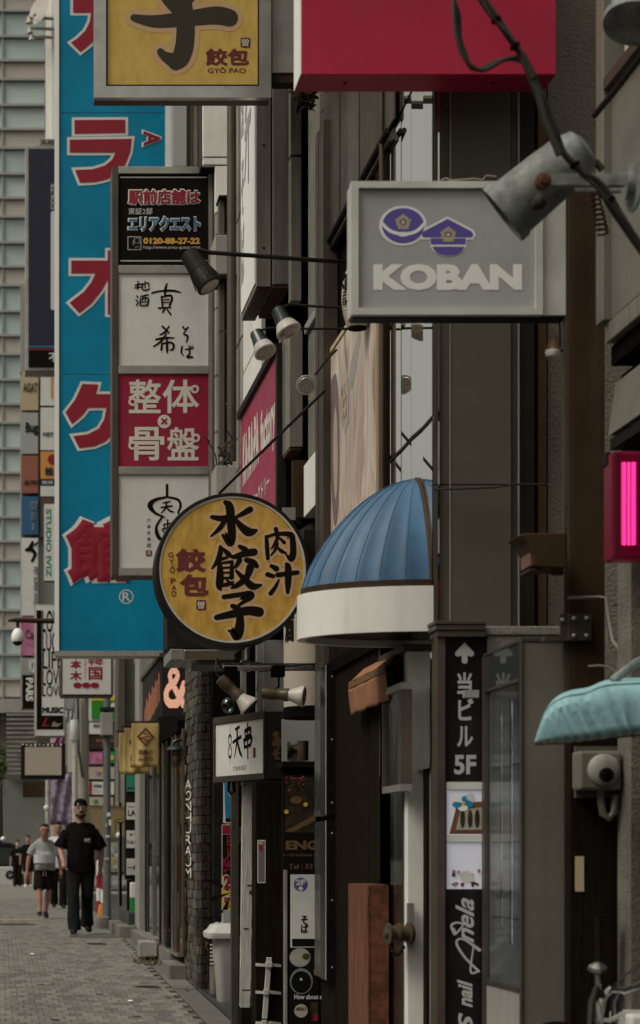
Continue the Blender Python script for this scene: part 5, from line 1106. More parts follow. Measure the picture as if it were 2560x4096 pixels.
# ---- teal awning
ta = thing('teal_awning', (2.1, 5.9, 1.95), 'faded turquoise fabric awning at the lower right', 'awning')
mb = MB(); prof = [(2140, 2966), (2158, 2890), (2178, 2825), (2215, 2782), (2270, 2757), (2340, 2745), (2420, 2715), (2560, 2705), (2760, 2690)]
lowb = [(2140, 2970), (2180, 2968), (2220, 2966), (2280, 2962), (2340, 2957), (2420, 2948), (2500, 2938), (2560, 2931), (2760, 2905)]
fine = [Vector((*p, 0)) for p in prof]; top = catmull([(p[0], p[1], 0) for p in prof], 5); low = catmull([(p[0], p[1], 0) for p in lowb], 5)
cols = []
for k in range(len(top)):
    t, l = top[k], low[k]; r_ = []
    for j in range(9):                 # skirt bottom -> shoulder -> back top
        s_ = j / 8
        if s_ < 0.6: q = s_ / .6; x = l.x + (t.x - l.x) * q; y = l.y + (t.y + 30 * (1 if k > 8 else k / 8) - l.y) * q; dd = 5.85 - .004 * math.sin(q * 3) - .10 * min(1, k / 20) + .004 * math.sin(k * 1.9)
        else: q = (s_ - .6) / .4; x = t.x + 14 * q; y = t.y + 30 * (1 if k > 8 else k / 8) * (1 - q) ** 1.5 + 3 * q; dd = 5.85 - .10 * min(1, k / 20) + q * .35
        r_.append(P(x, y, dd))
    cols.append(r_)
mb.add([p for c_ in cols for p in c_], [(i * 9 + j, i * 9 + j + 1, (i + 1) * 9 + j + 1, (i + 1) * 9 + j) for i in range(len(cols) - 1) for j in range(8)])
o = mb.build('fabric', 'teal_cloth', ta, smooth=True); md = o.modifiers.new('t', 'SOLIDIFY'); md.thickness = .006
MB().tube([c_[5] + Vector((0, -.002, .001)) for c_ in cols], 0.0025, 6).build('shoulder_seam', 'teal_cloth', ta, smooth=True)
MB().tube([c_[0] + Vector((0, .0, -.004)) for c_ in cols], 0.006, 6).build('hem', 'grime', ta)
MB().tube([P(2450, 2725, 5.9), P(2480, 2700, 5.9), P(2540, 2655, 5.9), P(2640, 2600, 5.8)], 0.014, 8).build('support_arm', 'lamp_grey', ta, smooth=True)
# ---- pink light, bracket, pipes, camera
pk = thing('pink_lantern_light', P(2520, 2240, 6.2), 'glowing magenta tube light in a red housing at the right edge', 'lamp')
MB().pbox(2450, 1802, 2620, 2236, 6.2, 0.1).build('housing', 'glow_pink_dim', pk, bevel=0.012)
mb = MB()
for k in range(3): mb.tube([P(2498 + k * 17, 1850, 6.193), P(2498 + k * 17, 2180, 6.193)], 0.0048, 8)
for k in range(40):
    for q in (2489, 2541): mb.ball(P(q, 1852 + k * 8.3, 6.195), .0028, 6, 4)
mb.build('tube', 'glow_pink', pk, smooth=True)
mb = MB()
for k in range(44): mb.pbox(2452, 1812 + k * 9.7, 2486, 1814 + k * 9.7, 6.197, 0.004)
mb.build('lens_ridges', 'maroon', pk)
pb('mount', 'dark_metal', pk, 2425, 1810, 2449, 1860, 6.25, 0.05)
br = thing('bracket_plate', P(2320, 2565, 6.85), 'bolted steel bracket plate on the brown column', 'bracket')
pb('plate', 'alu_brown', br, 2272, 2456, 2367, 2563, 6.865, 0.03, bevel=0.003); pb('arm', 'alu_brown', br, 2180, 2545, 2271, 2562, 6.87, 0.05); pb('flange', 'alu_brown', br, 2242, 2456, 2271, 2544, 6.87, 0.012)
for x, y in ((2296, 2474), (2346, 2474), (2296, 2543), (2346, 2543), (2250, 2480)): MB().lathe(P(x, y, 6.865), (0, -1, 0), [(0, .009), (.006, .009), (.008, .005)], 6).build('bolt', 'alu', br)
cb = thing('conduit_run', P(2420, 2400, 6.8), 'thin conduit and loose pale wires around the brown column', 'cable')
MB().tube([P(2272, 2392, 6.85), P(2400, 2388, 6.85), P(2424, 2392, 6.83), P(2436, 2480, 6.8), P(2450, 2560, 6.75), P(2500, 2630, 6.7)], 0.006, 8).build('conduit', 'cable_grey', cb, smooth=True)
MB().tube([P(2428, 2520, 6.8), P(2432, 2590, 6.8), P(2460, 2630, 6.8), P(2476, 2680, 6.8)], 0.005, 6).build('wire', 'cable_grey', cb, smooth=True)
MB().tube([P(2352, 2666, 6.85), P(2400, 2662, 6.84), P(2440, 2670, 6.83), P(2468, 2700, 6.82)], 0.005, 6).build('wire', 'cable_grey', cb, smooth=True)
MB().tube([P(2460, 2420, 6.6), P(2560, 2385, 6.4), P(2620, 2360, 6.3)], 0.005, 6).build('wire', 'cable', cb, smooth=True)
MB().lathe(P(2536, 2585, 6.5), (0, -1, 0), [(0, .035), (.02, .033), (.03, .02)], 16).build('round_box', 'panel_grey', cb, smooth=True)
cv = thing('security_camera_box', P(2400, 3165, 6.7), 'grey square box with a round camera window under the turquoise awning', 'camera')
pb('back_plate', 'panel_grey', cv, 2303, 2985, 2492, 3190, 6.52, 0.02); pb('box', 'case_grey', cv, 2318, 3003, 2487, 3160, 6.43, 0.09, bevel=0.01)  # box colour darkened to stand for the shade it sits in
cc = P(2414, 3080, 6.43); MB().lathe(cc, (0, -1, 0), [(0, .056), (.006, .056), (.016, .046), (.02, .02), (.021, .001)], 26).build('dome_cover', 'panel_light', cv, smooth=True)
MB().lathe(P(2418, 3100, 6.43) + Vector((0, -.018, 0)), (0, -1, -.2), [(0, .026), (.006, .025), (.010, .014)], 20).build('lens', 'black_gloss', cv, smooth=True)
MB().tube([P(2404, 3162, 6.47), P(2404, 3210, 6.47), P(2412, 3255, 6.47), P(2435, 3272, 6.47), P(2455, 3250, 6.47), P(2462, 3180, 6.47)], 0.014, 10).build('flex_conduit', 'case_grey', cv, smooth=True)
pb('paper_label', 'beige_sign', b1, 2302, 3425, 2336, 3566, 6.545, 0.004)
# ---- hooded wall lamp and little cone lamp on the column
hl = thing('hooded_wall_lamp', P(2180, 2290, 6.8), 'rusty brown hooded box lamp on the brown column', 'lamp')
hp = [(2076, 2138), (2100, 2132), (2270, 2130), (2270, 2272), (2150, 2266), (2138, 2262), (2132, 2220), (2110, 2170)]
MB().prism([P(x, y, 6.72) for x, y in hp], (0, 0.16, 0)).build('hood', 'brown_paint', hl, bevel=0.006)
pb('lens', 'amber', hl, 2120, 2180, 2134, 2262, 6.74, 0.12); pb('base', 'brown_paint', hl, 2118, 2273, 2170, 2284, 6.74, 0.12); MB().lathe(P(2230, 2272, 6.8), (0, 0, -1), [(0, .022), (.025, .022), (.028, .01)], 14).build('gland', 'rust', hl, smooth=True)
cl = thing('cone_wall_lamp', P(2215, 1425, 6.9), 'small beige cone lamp below the police caps sign', 'lamp')
MB().lathe(P(2213, 1348, 6.95), (0, 0, -1), [(0, .016), (.045, .024), (.052, .026)], 16).build('shade', 'food_wood', cl, smooth=True); MB().lathe(P(2210, 1402, 6.95), (0, 0, -1), [(0, .027), (.008, .028), (.022, .022)], 16).build('lens', 'white_face', cl, smooth=True)
MB().tube([P(2232, 1400, 6.95), P(2258, 1400, 6.97)], .007, 8).build('arm', 'food_wood', cl); MB().tube([P(2232, 1265, 6.95), P(2240, 1310, 6.94), P(2242, 1390, 6.95)], .004, 6).build('cable', 'cable', cl)
# ---- big grey spotlight
c0 = P(2010, 862, 5.74); c1 = P(2345, 580, 5.64); ax = (c0 - c1).normalized(); Lh = (c0 - c1).length
gs = thing('grey_spotlight', P(2535, 745, 5.8), 'large weathered grey spotlight with rusty bolt at the upper right', 'lamp')
MB().lathe(c1, ax, [(0, .035), (.012, .062), (.06, .080), (.13, .086), (Lh * .7, .090), (Lh - .03, .093), (Lh - .03, .099), (Lh, .101), (Lh - .002, .092), (Lh - .05, .085)], 34).build('lamp_body', 'lamp_grey', gs, smooth=True)
MB().lathe(c1, ax, [(Lh - .052, .084), (Lh - .05, .05)], 24).build('lens', 'glass_dark', gs)
pb('arm', 'lamp_grey', gs, 2178, 694, 2505, 742, 5.5, 0.02, bevel=0.003); pb('arm', 'lamp_grey', gs, 2300, 745, 2500, 764, 5.62, 0.02)
MB().lathe(P(2175, 722, 5.5), (0, -1, 0), [(-.02, .024), (.0, .024), (.003, .014), (.012, .012)], 10).build('bolt', 'rust', gs, smooth=True)
MB().lathe(P(2540, 745, 5.55), (-1, 0, 0), [(0, .075), (.006, .075), (.01, .04), (.03, .036)], 20).build('flange', 'lamp_grey', gs, smooth=True)
mb = MB(); coil = []
for k in range(60): a = k / 60; q = P(2375 + 40 * a, 770 + 170 * a, 5.75); coil.append(q + Vector((.016 * math.cos(k * .9), .016 * math.sin(k * .9), 0)))
mb.tube(coil, .004, 6); mb.build('coiled_flex', 'rust', gs, smooth=True)
MB().tube([P(2335, 640, 5.8), P(2385, 650, 5.8), P(2410, 680, 5.8)], .012, 8).build('cable_gland', 'grime', gs, smooth=True)
MB().lathe(c0 - ax * .10 + Vector((.02, -.08, -.045)), ax, [(0, .02), (.02, .024), (.04, .01)], 10).build('grime_patch', 'grime', gs, smooth=True)
# lamp cut by the top right corner
c0 = P(2540, 90, 5.6); ax = Vector((-.25, -.25, -.9)).normalized()
g2 = thing('corner_spotlight', P(2560, 0, 5.7), 'pale grey spotlight cut off by the top right corner', 'lamp')
MB().lathe(c0 - ax * .22, ax, [(0, .04), (.02, .07), (.2, .085), (.2, .094), (.225, .094), (.222, .084)], 28).build('lamp_body', 'lamp_grey', g2, smooth=True); MB().lathe(c0, ax, [(-.005, .083), (.0, .05)], 24).build('lens', 'panel_light', g2)
MB().tube([c0 - ax * .1, c0 - ax * .1 + Vector((.2, .1, 0))], .012, 8).build('arm', 'lamp_grey', g2)
# ---- hanging cable bundle
hc = thing('hanging_cables', P(2130, 300, 5.3), 'bundle of black cables looping in front of the crimson sign', 'cables')
dd = 5.3
trunk = [(1900, -60), (1960, 40), (2010, 110), (2090, 225), (2125, 300), (2170, 400), (2215, 520), (2255, 610), (2330, 690), (2400, 745), (2470, 850), (2580, 1010), (2640, 1100)]
for k, o_ in enumerate([(0, 0), (9, 6), (-8, 8), (4, -8)]):
    MB().tube([P(x + o_[0] * (1 + .4 * math.sin(i)), y + o_[1], dd + .012 * k) for i, (x, y) in enumerate(catmull([(a, b, 0) for a, b in trunk], 4)) for x, y in [(x, y)]] if False else [P(v.x + o_[0] * (1 + .8 * math.sin(i * .3 + k)), v.y + o_[1], dd + .010 * k) for i, v in enumerate(catmull([(a, b, 0) for a, b in trunk], 4))], [.007, .0045, .006, .0045][k], 7).build('cable', 'cable', hc, smooth=True)
for k in range(3):
    loop = [(1815 - 8 * k, -40), (1816 + 10 * k, 60), (1828 + 6 * k, 150), (1850 + 8 * k, 215 + 6 * k), (1885, 262 + 5 * k), (1930, 282 - 4 * k), (1975, 262 - 6 * k), (2020, 238), (2070, 232 + 4 * k), (2105, 262), (2130, 320)]
    MB().tube([P(v.x, v.y, dd + .01 + .009 * k) for v in catmull([(a, b, 0) for a, b in loop], 4)], .0062, 7).build('cable', 'cable', hc, smooth=True)
MB().tube([P(2150, 360, dd - .01), P(2180, 480, dd - .01), P(2240, 620, dd - .01)], .012, 8).build('sleeve', 'cable', hc, smooth=True)
MB().tube([P(2090, 225, dd), P(2135, 315, dd)], .013, 8).build('tape_wrap', 'grime', hc, smooth=True)
MB().tube([P(1735, 1958, 7.66), P(1850, 1955, 7.64), P(1980, 1950, 7.64), P(2060, 1937, 7.65), P(2190, 1938, 7.7)], .0045, 6).build('wall_cable', 'cable', b3)
# ---- facade spot lamps over the round sign
D = 9.0
spotlight('long black arm spotlight over the tenant sign', [P(1445, 1056, D + .1), P(1390, 1050, D), P(840, 1010, D), P(800, 1000, D)], P(800, 1085, D), (0.42, -.2, -.75), 'dark_metal', 'dark_metal', .115, .045, .052, .095, .062, arm_r=.0105, ribs=16, group=None, lens='lamp_white')
spotlight('green and white spotlight, upper of the two beside the soba sign', [P(1420, 1233, 9.2), P(1250, 1225, 9.2), P(1160, 1216, 9.2), P(1125, 1232, 9.2)], P(1137, 1290, 9.2), (0.36, -.25, -.85), 'lamp_green', 'lamp_white', .085, .032, .042, .058, .064, arm_r=.006)
spotlight('green and white spotlight, lower of the two beside the soba sign', [P(1420, 1316, 9.3), P(1200, 1315, 9.3), P(1080, 1312, 9.3), P(1040, 1322, 9.3)], P(1047, 1378, 9.3), (0.30, -.42, -.85), 'lamp_green', 'lamp_white', .085, .032, .043, .055, .056, arm_r=.006)
spotlight('green spotlight facing the camera above the round gold sign', [P(1345, 1400, 9.7), P(1310, 1435, 9.65), P(1262, 1498, 9.6)], P(1226, 1536, 9.6), (-.22, -.85, -.42), 'lamp_green', 'lamp_white', .075, .030, .040, .030, .050, arm_r=.007)
# ---- paper lantern behind the police sign
pl_ = thing('paper_lantern', P(1420, 1310, 8.95), 'ribbed paper lantern half hidden behind the police caps sign', 'lantern')
prof_ = []
for k in range(41): a = k / 40; r_ = .075 * math.sin(math.pi * (0.12 + .76 * a)) ** .5; prof_.append((.29 * a, r_ + (.003 if k % 2 else 0)))
MB().lathe(P(1430, 1310, 8.95), (0, 0, 1), prof_, 26).build('paper_shade', 'cream', pl_, smooth=True)
MB().lathe(P(1430, 1310, 8.95), (0, 0, 1), [(-.008, .045), (.004, .045)], 20).build('bottom_ring', 'black', pl_); MB().lathe(P(1430, 1310, 8.95) + Vector((0, 0, .288)), (0, 0, 1), [(0, .045), (.012, .045)], 20).build('top_ring', 'black', pl_)
text(pl_, '酒', lambda u, v, l: Vector((P(1430, 0, 8.95).x - .077 * math.cos(u), 8.95 - .077 * math.sin(u), v)), (0.15, zz(1100, 8.95), 1.1, zz(1230, 8.95)), 'ink', .03, 0)
# ---- cream cylinder lightbox and alcove around it
cy = thing('cylinder_lightbox', P(1245, 2870, 11.1), 'large cream cylindrical lightbox with brush writing under the round sign', 'sign')
cX = P(1245, 0, 11.2).x
MB().lathe((cX, 11.2, zz(2830, 11.2)), (0, 0, 1), [(0, .165), (.62, .165)], 40).build('paper_drum', 'cream', cy, smooth=True)
MB().lathe((cX, 11.2, zz(2874, 11.2)), (0, 0, 1), [(0, .168), (.065, .168)], 40).build('black_base', 'black', cy, smooth=True)
text(cy, '酒', lambda u, v, l: Vector((cX - (.166 + l) * math.cos(u), 11.2 - (.166 + l) * math.sin(u), v)), (0.15, zz(2460, 11.2), 0.75, zz(2575, 11.2)), 'ink', .05, 0.001)
av = thing('soba_shop_front', (1.9, 11.6, 0.3), 'recessed soba shop front with pale panels and dark wood', 'shop')
pb('pale_panel', 'panel_light', av, 1026, 2560, 1052, 2875, 12.4, 0.04); pb('pale_panel', 'panel_light', av, 1056, 2560, 1300, 2875, 12.2, 0.04); pb('pale_panel', 'grey_sign', av, 1130, 2876, 1260, 3045, 11.9, 0.04)
pb('shelf', 'dark_wood', av, 1130, 3047, 1262, 3068, 11.5, 0.3); pb('dark_apron', 'dark_wood', av, 1130, 3069, 1262, 3100, 11.7, 0.05)
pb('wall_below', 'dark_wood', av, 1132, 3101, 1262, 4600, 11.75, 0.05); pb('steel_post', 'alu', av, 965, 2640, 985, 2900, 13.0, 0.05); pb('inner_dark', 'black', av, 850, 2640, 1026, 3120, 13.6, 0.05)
MB().ball(P(912, 2822, 13.0), .045, 12, 8, (1, 1, 1.3)).build('glass_bulb', 'pane', av, smooth=True)
mg = thing('dark_mug', P(1212, 3040, 11.52), 'dark ribbed cup standing on the shelf beside the lightbox', 'cup')
MB().lathe(P(1212, 3042, 11.58), (0, 0, 1), [(0, .032), (.008, .034), (.115, .034), (.122, .036), (.122, .03), (.1, .029)], 20).build('cup_body', 'lamp_brown', mg, smooth=True)
lb = thing('bracket_lamp', P(1160, 3000, 11.8), 'dark swivel lamp bracket on the end of the skewer lightbox', 'lamp')
MB().lathe(P(1148, 3000, 11.9), (1, -.1, 0), [(0, .055), (.02, .05), (.03, .018), (.06, .016)], 18).build('swivel_base', 'lamp_brown', lb, smooth=True); MB().tube([P(1165, 2983, 11.86), P(1192, 2980, 11.75)], .009, 8).build('arm', 'lamp_brown', lb)
# ---- food poster and menu stand
fp_ = thing('food_poster', P(1192, 3480, 11.28), 'dark restaurant poster with food photo and gold letters', 'poster')
pb('sheet', 'ink', fp_, 1133, 3100, 1262, 3490, 11.25, 0.01); fl = front(11.25)
flat(fp_, fl, [[(1140, 3110), (1262, 3110), (1262, 3330), (1140, 3330)]], 'food_dark', .001, 'printed_photo'); flat(fp_, fl, [[(1138, 3326), (1262, 3258), (1262, 3282), (1175, 3326)]], 'food_wood', .002, 'printed_board'); flat(fp_, fl, [circ(1185, 3200, 24, 15, 16)], 'food_wood', .003, 'printed_mushroom')
for k in range(26): flat(fp_, fl, [circ(1140 + random.uniform(0, 80), 3105 + random.uniform(0, 60), random.uniform(4, 9), random.uniform(3, 6), 8)], random.choice(['food_red', 'food_red', 'rust_sign', 'food_dark']), .002 + k * .0001, 'printed_leaf')
for x, y in ((1222, 3218), (1145, 3247)): flat(fp_, fl, [circ(x, y, 9, 9, 12)], 'poster_yellow', .005, 'printed_berry')
text(fp_, 'ENG', fl, (1143, 3362, 1275, 3400), 'food_wood', .05); text(fp_, 'e will welcome you', fl, (1134, 3413, 1280, 3430), 'food_wood', .0); text(fp_, 'Tel : 03', fl, (1156, 3455, 1250, 3476), 'food_wood', .012)
ms = thing('menu_stand', P(1214, 4200, 10.9), 'narrow lit menu stand with a violet 2F disc and soba photos', 'menu stand')
pb('case', 'dark_wood', ms, 1150, 3482, 1285, 4500, 10.8, 0.06); pb('steel_edge', 'alu', ms, 1140, 3480, 1149, 4500, 10.79, 0.06); pb('white_panel', 'white_face', ms, 1162, 3498, 1270, 3790, 10.793, 0.006); fl = front(10.793)
flat(ms, fl, [circ(1203, 3538, 28)], 'koban_blue', .001, 'floor_disc'); text(ms, '2F', fl, (1183, 3518, 1222, 3541), 'white_face', .05, .002); flat(ms, fl, [[(1202, 3543), (1216, 3556), (1209, 3556), (1209, 3563), (1196, 3563), (1196, 3556), (1189, 3556)]], 'white_face', .002, 'arrow')
text(ms, 'そ\nば', fl, (1203, 3662, 1233, 3733), 'ink', .03, ls=.9); flat(ms, fl, [[(1168, 3755), (1266, 3755), (1266, 3786), (1168, 3786)]], 'ink', .001, 'printed_bar')
pb('photo_panel', 'ink', ms, 1160, 3792, 1272, 4400, 10.794, 0.005); fl = front(10.794)
flat(ms, fl, [circ(1200, 3830, 42, 38)], 'grey_sign', .001, 'printed_plate'); flat(ms, fl, [circ(1202, 3832, 36, 31)], 'food_cream', .002, 'printed_plate'); flat(ms, fl, [circ(1224, 3826, 15, 14, 10)], 'plant', .003, 'printed_garnish')
flat(ms, fl, [circ(1205, 3925, 46, 52)], 'bowl_blue', .001, 'printed_bowl'); flat(ms, fl, [circ(1205, 3928, 40, 44)], 'ink', .002, 'printed_bowl'); flat(ms, fl, [circ(1204, 3917, 5)], 'white_face', .003, 'printed_glint')
text(ms, 'How about extra?', fl, (1177, 3977, 1330, 3997), 'white_face', .02); flat(ms, fl, [circ(1204, 4043, 27)], 'cream', .001, 'printed_badge'); text(ms, 'HIGHLY', fl, (1183, 4029, 1225, 4043), 'ink', .03, .002); flat(ms, fl, [[(1240, 4010), (1272, 4010), (1270, 4085), (1244, 4085)]], 'food_dark', .001, 'printed_glass'); flat(ms, fl, [[(1255, 4055), (1272, 4055), (1272, 4084), (1255, 4084)]], 'red_letter', .003, 'printed_tag')
# ---- posts
dp = thing('dark_wood_post', P(1075, 4300, 11.9), 'thick dark timber post with a narrow sticker', 'post')
pb('post', 'dark_wood', dp, 1022, 3124, 1131, 4560, 11.9, 0.18, bevel=0.006)
pb('sticker', 'white_face', dp, 1030, 3360, 1062, 3532, 11.897, 0.0025); fl = front(11.897); flat(dp, fl, [[(1033, 3364), (1059, 3364), (1059, 3528), (1033, 3528)]], 'bill_dark', .0005, 'sticker_print'); text(dp, 'WAFT', fl, (1034, 3367, 1052, 3378), 'white_face', .01, .001); flat(dp, fl, [circ(1044, 3392, 8, 12)], 'red_letter', .001, 'sticker_print')
wp = thing('peeling_white_post', P(990, 4030, 12.6), 'weathered timber post with peeling white paint', 'post')
mb = MB(); e = []; n = 30
for k in range(n + 1):
    y = 3118 + (4030 - 3118) * k / n; jx = random.uniform(-2.2, 2.2); w_ = 968 - k * .35
    e.append([P(w_ + jx + 3, y, 12.6), P(1013 - k * .4 + random.uniform(-2.5, 1.5), y, 12.6), P(1013 - k * .4, y, 12.78), P(w_, y, 12.78)])
mb.skin(e); mb.build('timber', 'peeled_white', wp); 
for (x, y, w_, h_) in ((1000, 3542, 22, 7), (1002, 3570, 9, 16), (985, 3960, 34, 4), (985, 3715, 20, 6), (980, 3140, 14, 5)): pb('bare_patch', 'grime', wp, x - w_ / 2, y - h_ / 2, x + w_ / 2, y + h_ / 2, 12.598, 0.003)
pb('foot', 'dark_wood', wp, 965, 4031, 1016, 4400, 12.58, 0.2)
de = thing('poster_post', P(940, 4200, 13.1), 'thin dark brown post with a strip of menu photos on its side', 'post')
pb('post', 'alu_brown', de, 926, 3115, 953, 4420, 13.1, 0.06); pb('photo_strip', 'food_dark', de, 954, 3120, 967, 4400, 13.15, 0.02)
for k in range(14): pb('menu_photo', ['food_red', 'food_wood', 'food_cream', 'plant', 'maroon'][k % 5], de, 955, 3130 + k * 88, 966, 3195 + k * 88, 13.147, 0.002)
cd = thing('cable_cover', P(1075, 4090, 11.88), 'bent grey plastic cable cover clipped to the dark timber post', 'cable cover')
MB().prism([P(x, y, 11.86) for x, y in ((1068, 3830), (1088, 3830), (1070, 4075), (1050, 4075))], (0, .03, 0)).build('channel', 'plastic_clip', cd, bevel=.003)
for k, (ya, yb, yc) in enumerate(((3852, 3846, 3858), (3962, 3972, 3968), (4085, 4082, 4090))):
    MB().prism([P(1022, ya, 11.87), P(1055, ya + 3, 11.855), P(1085, ya, 11.855), P(1124, yc, 11.87), P(1124, yc + 10, 11.87), P(1085, ya + 14, 11.855), P(1055, ya + 14, 11.855), P(1022, ya + 12, 11.87)], (0, .004, 0)).build('strap', 'plastic_clip', cd)
    pb('buckle', 'plastic_clip', cd, [1063, 1055, 1048][k], ya - 4, [1090, 1075, 1068][k], ya + 18, 11.845, .02, bevel=.003)
# ---- karaoke posters
kp = thing('karaoke_poster', P(910, 3690, 14.4), 'red and black karaoke price poster behind the grey bin', 'poster')
pb('sheet', 'white_face', kp, 887, 3298, 985, 3692, 14.4, .004); fl = front(14.4)
flat(kp, fl, [[(889, 3301), (985, 3301), (985, 3336), (889, 3336)]], 'red_letter', .001, 'printed_band'); flat(kp, fl, [[(889, 3338), (985, 3338), (985, 3505), (889, 3505)]], 'ink', .001, 'printed_band')
text(kp, 'Enjoy\nJapan\nKaraoke', fl, (891, 3345, 985, 3470), 'red_letter', .04, .002, ls=.85); flat(kp, fl, [[(893, 3476), (985, 3476), (985, 3490), (893, 3490)]], 'red_letter', .002, 'printed_band')
flat(kp, fl, [[(889, 3506), (985, 3506), (985, 3640), (889, 3640)]], 'poster_yellow', .001, 'printed_burst')
for k in range(7): a = k * .9; flat(kp, fl, [[(925, 3570), (925 + 90 * math.cos(a), 3570 + 90 * math.sin(a)), (925 + 90 * math.cos(a + .25), 3570 + 90 * math.sin(a + .25))]], 'ink', .0015 + k * .0001, 'printed_ray') if 889 < 925 + 36 * math.cos(a) else None
text(kp, '2,500', fl, (891, 3497, 1010, 3568), 'white_face', .09, .003); text(kp, '2,500', fl, (894, 3500, 1007, 3565), 'red_letter', .05, .005); text(kp, 'per person', fl, (894, 3584, 1010, 3612), 'white_face', .09, .003); text(kp, 'per person', fl, (896, 3587, 1008, 3610), 'red_letter', .05, .005); text(kp, '(Including tax)', fl, (910, 3618, 1030, 3634), 'ink', .0, .003)
pb('grey_slip', 'grey_sign', kp, 893, 3640, 985, 3692, 14.395, .003)
bpst = thing('blue_poster', P(915, 3292, 14.45), 'bright blue poster under the skewer lightbox', 'poster')
pb('sheet', 'white_face', bpst, 893, 3118, 985, 3292, 14.45, .004); fl = front(14.45); flat(bpst, fl, [[(896, 3122), (985, 3122), (985, 3272), (902, 3272)]], 'cyan_poster', .001, 'printed_ground'); flat(bpst, fl, [[(902, 3273), (985, 3273), (985, 3288), (902, 3288)]], 'ink', .001, 'printed_band'); flat(bpst, fl, [circ(928, 3176, 14)], 'orange_sign', .002, 'printed_badge'); flat(bpst, fl, [[(915, 3128), (985, 3128), (985, 3146), (915, 3146)]], 'white_face', .002, 'printed_band')
# ---- grey bin and ash stand
D = 14.9
bn = thing('pedal_bin', P(925, 4037, D + .15), 'pale grey plastic bin with a lid in the alcove', 'bin')
cX, cD = P(925, 0, D).x + .012, D + .2
def rr_ring(w_, l_, z, r_=.05, n=5): return [(cX + x, cD + y, z) for x, y in rrect(-w_ / 2, -l_ / 2, w_ / 2, l_ / 2, r_, n)]
zB = zz(4037, D)
MB().skin([rr_ring(.17, .22, zB), rr_ring(.19, .25, zB + .03), rr_ring(.235, .31, zB + .36), rr_ring(.25, .33, zB + .40), rr_ring(.26, .34, zz(3745, D))]).build('body', 'bin_grey', bn, smooth=True)
zL = zz(3745, D); MB().skin([rr_ring(.39, .40, zL - .02), rr_ring(.40, .41, zL), rr_ring(.40, .41, zL + .025), rr_ring(.34, .36, zL + .05), rr_ring(.30, .31, zL + .085), rr_ring(.2, .22, zL + .10)]).build('lid', 'bin_lid', bn, smooth=True)
for k in range(4): MB().box((cX - .11 + k * .06, cD - .1, zL + .1), (cX - .09 + k * .06, cD + .08, zL + .104)).build('lid_rib', 'bin_lid', bn)
as_ = thing('ash_stand', P(856, 3965, 15.6), 'slim stainless steel ash stand with a black notice beside the bin', 'ash stand')
MB().lathe(P(858, 3975, 15.6), (0, 0, 1), [(0, .04), (.01, .042), (.42, .042), (.425, .036)], 22).build('tube', 'steel', as_, smooth=True)
MB().lathe(P(858, 3862, 15.6), (0, 0, 1), [(0, .0432), (.215, .0432)], 22).build('notice_wrap', 'ink', as_, smooth=True)
ap_ = lambda u, v, l: Vector((P(858, 0, 15.6).x - .0445 * math.cos(u), 15.6 - .0445 * math.sin(u), v))
for k in range(6): text(as_, '■■■■■', ap_, (0.5, zz(3775 + k * 15, 15.6), 2.5, zz(3782 + k * 15, 15.6)), 'silver_text', 0, 0)
MB().lathe(P(846, 3745, 15.5), (-.3, -1, 0), [(0, .055), (.012, .055), (.016, .03)], 14).build('valve_wheel', 'dark_metal', as_, smooth=True); MB().tube([P(830, 3765, 15.5), P(825, 3785, 15.5), P(832, 3800, 15.5)], .008, 6).build('hook', 'rust', as_)
# ---- gooseneck wall lamp with cage
gl_ = thing('cage_wall_lamp', P(705, 3070, 17.5), 'dark green gooseneck lamp with a wire cage on the brick pillar', 'lamp')
D = 17.4
MB().tube([P(762, 2962, 17.6), P(735, 2960, D), P(710, 2960, D), P(696, 2968, D), P(690, 2985, D)], .018, 10).build('gooseneck', 'lamp_green', gl_, smooth=True)
MB().lathe(P(704, 2980, D), (0, 0, -1), [(0, .03), (.01, .06), (.035, .085), (.045, .092), (.048, .085)], 22).build('shade', 'lamp_green', gl_, smooth=True); MB().lathe(P(704, 2998, D), (0, 0, -1), [(0, .036), (.1, .036), (.13, .028), (.145, .008)], 16).build('glass_jar', 'amber', gl_, smooth=True)
mb = MB()
for k in range(8): a = k * math.pi / 4; c_ = P(704, 2998, D); mb.tube([c_ + Vector((.05 * math.cos(a), .05 * math.sin(a), 0)), c_ + Vector((.05 * math.cos(a), .05 * math.sin(a), -.1)), c_ + Vector((.02 * math.cos(a), .02 * math.sin(a), -.17))], .003, 5)
for h in (.05, .1): c_ = P(704, 2998, D) + Vector((0, 0, -h)); mb.tube([c_ + Vector((.05 * math.cos(t * .3927), .05 * math.sin(t * .3927), 0)) for t in range(17)], .003, 5)
mb.build('cage', 'dark_metal', gl_)
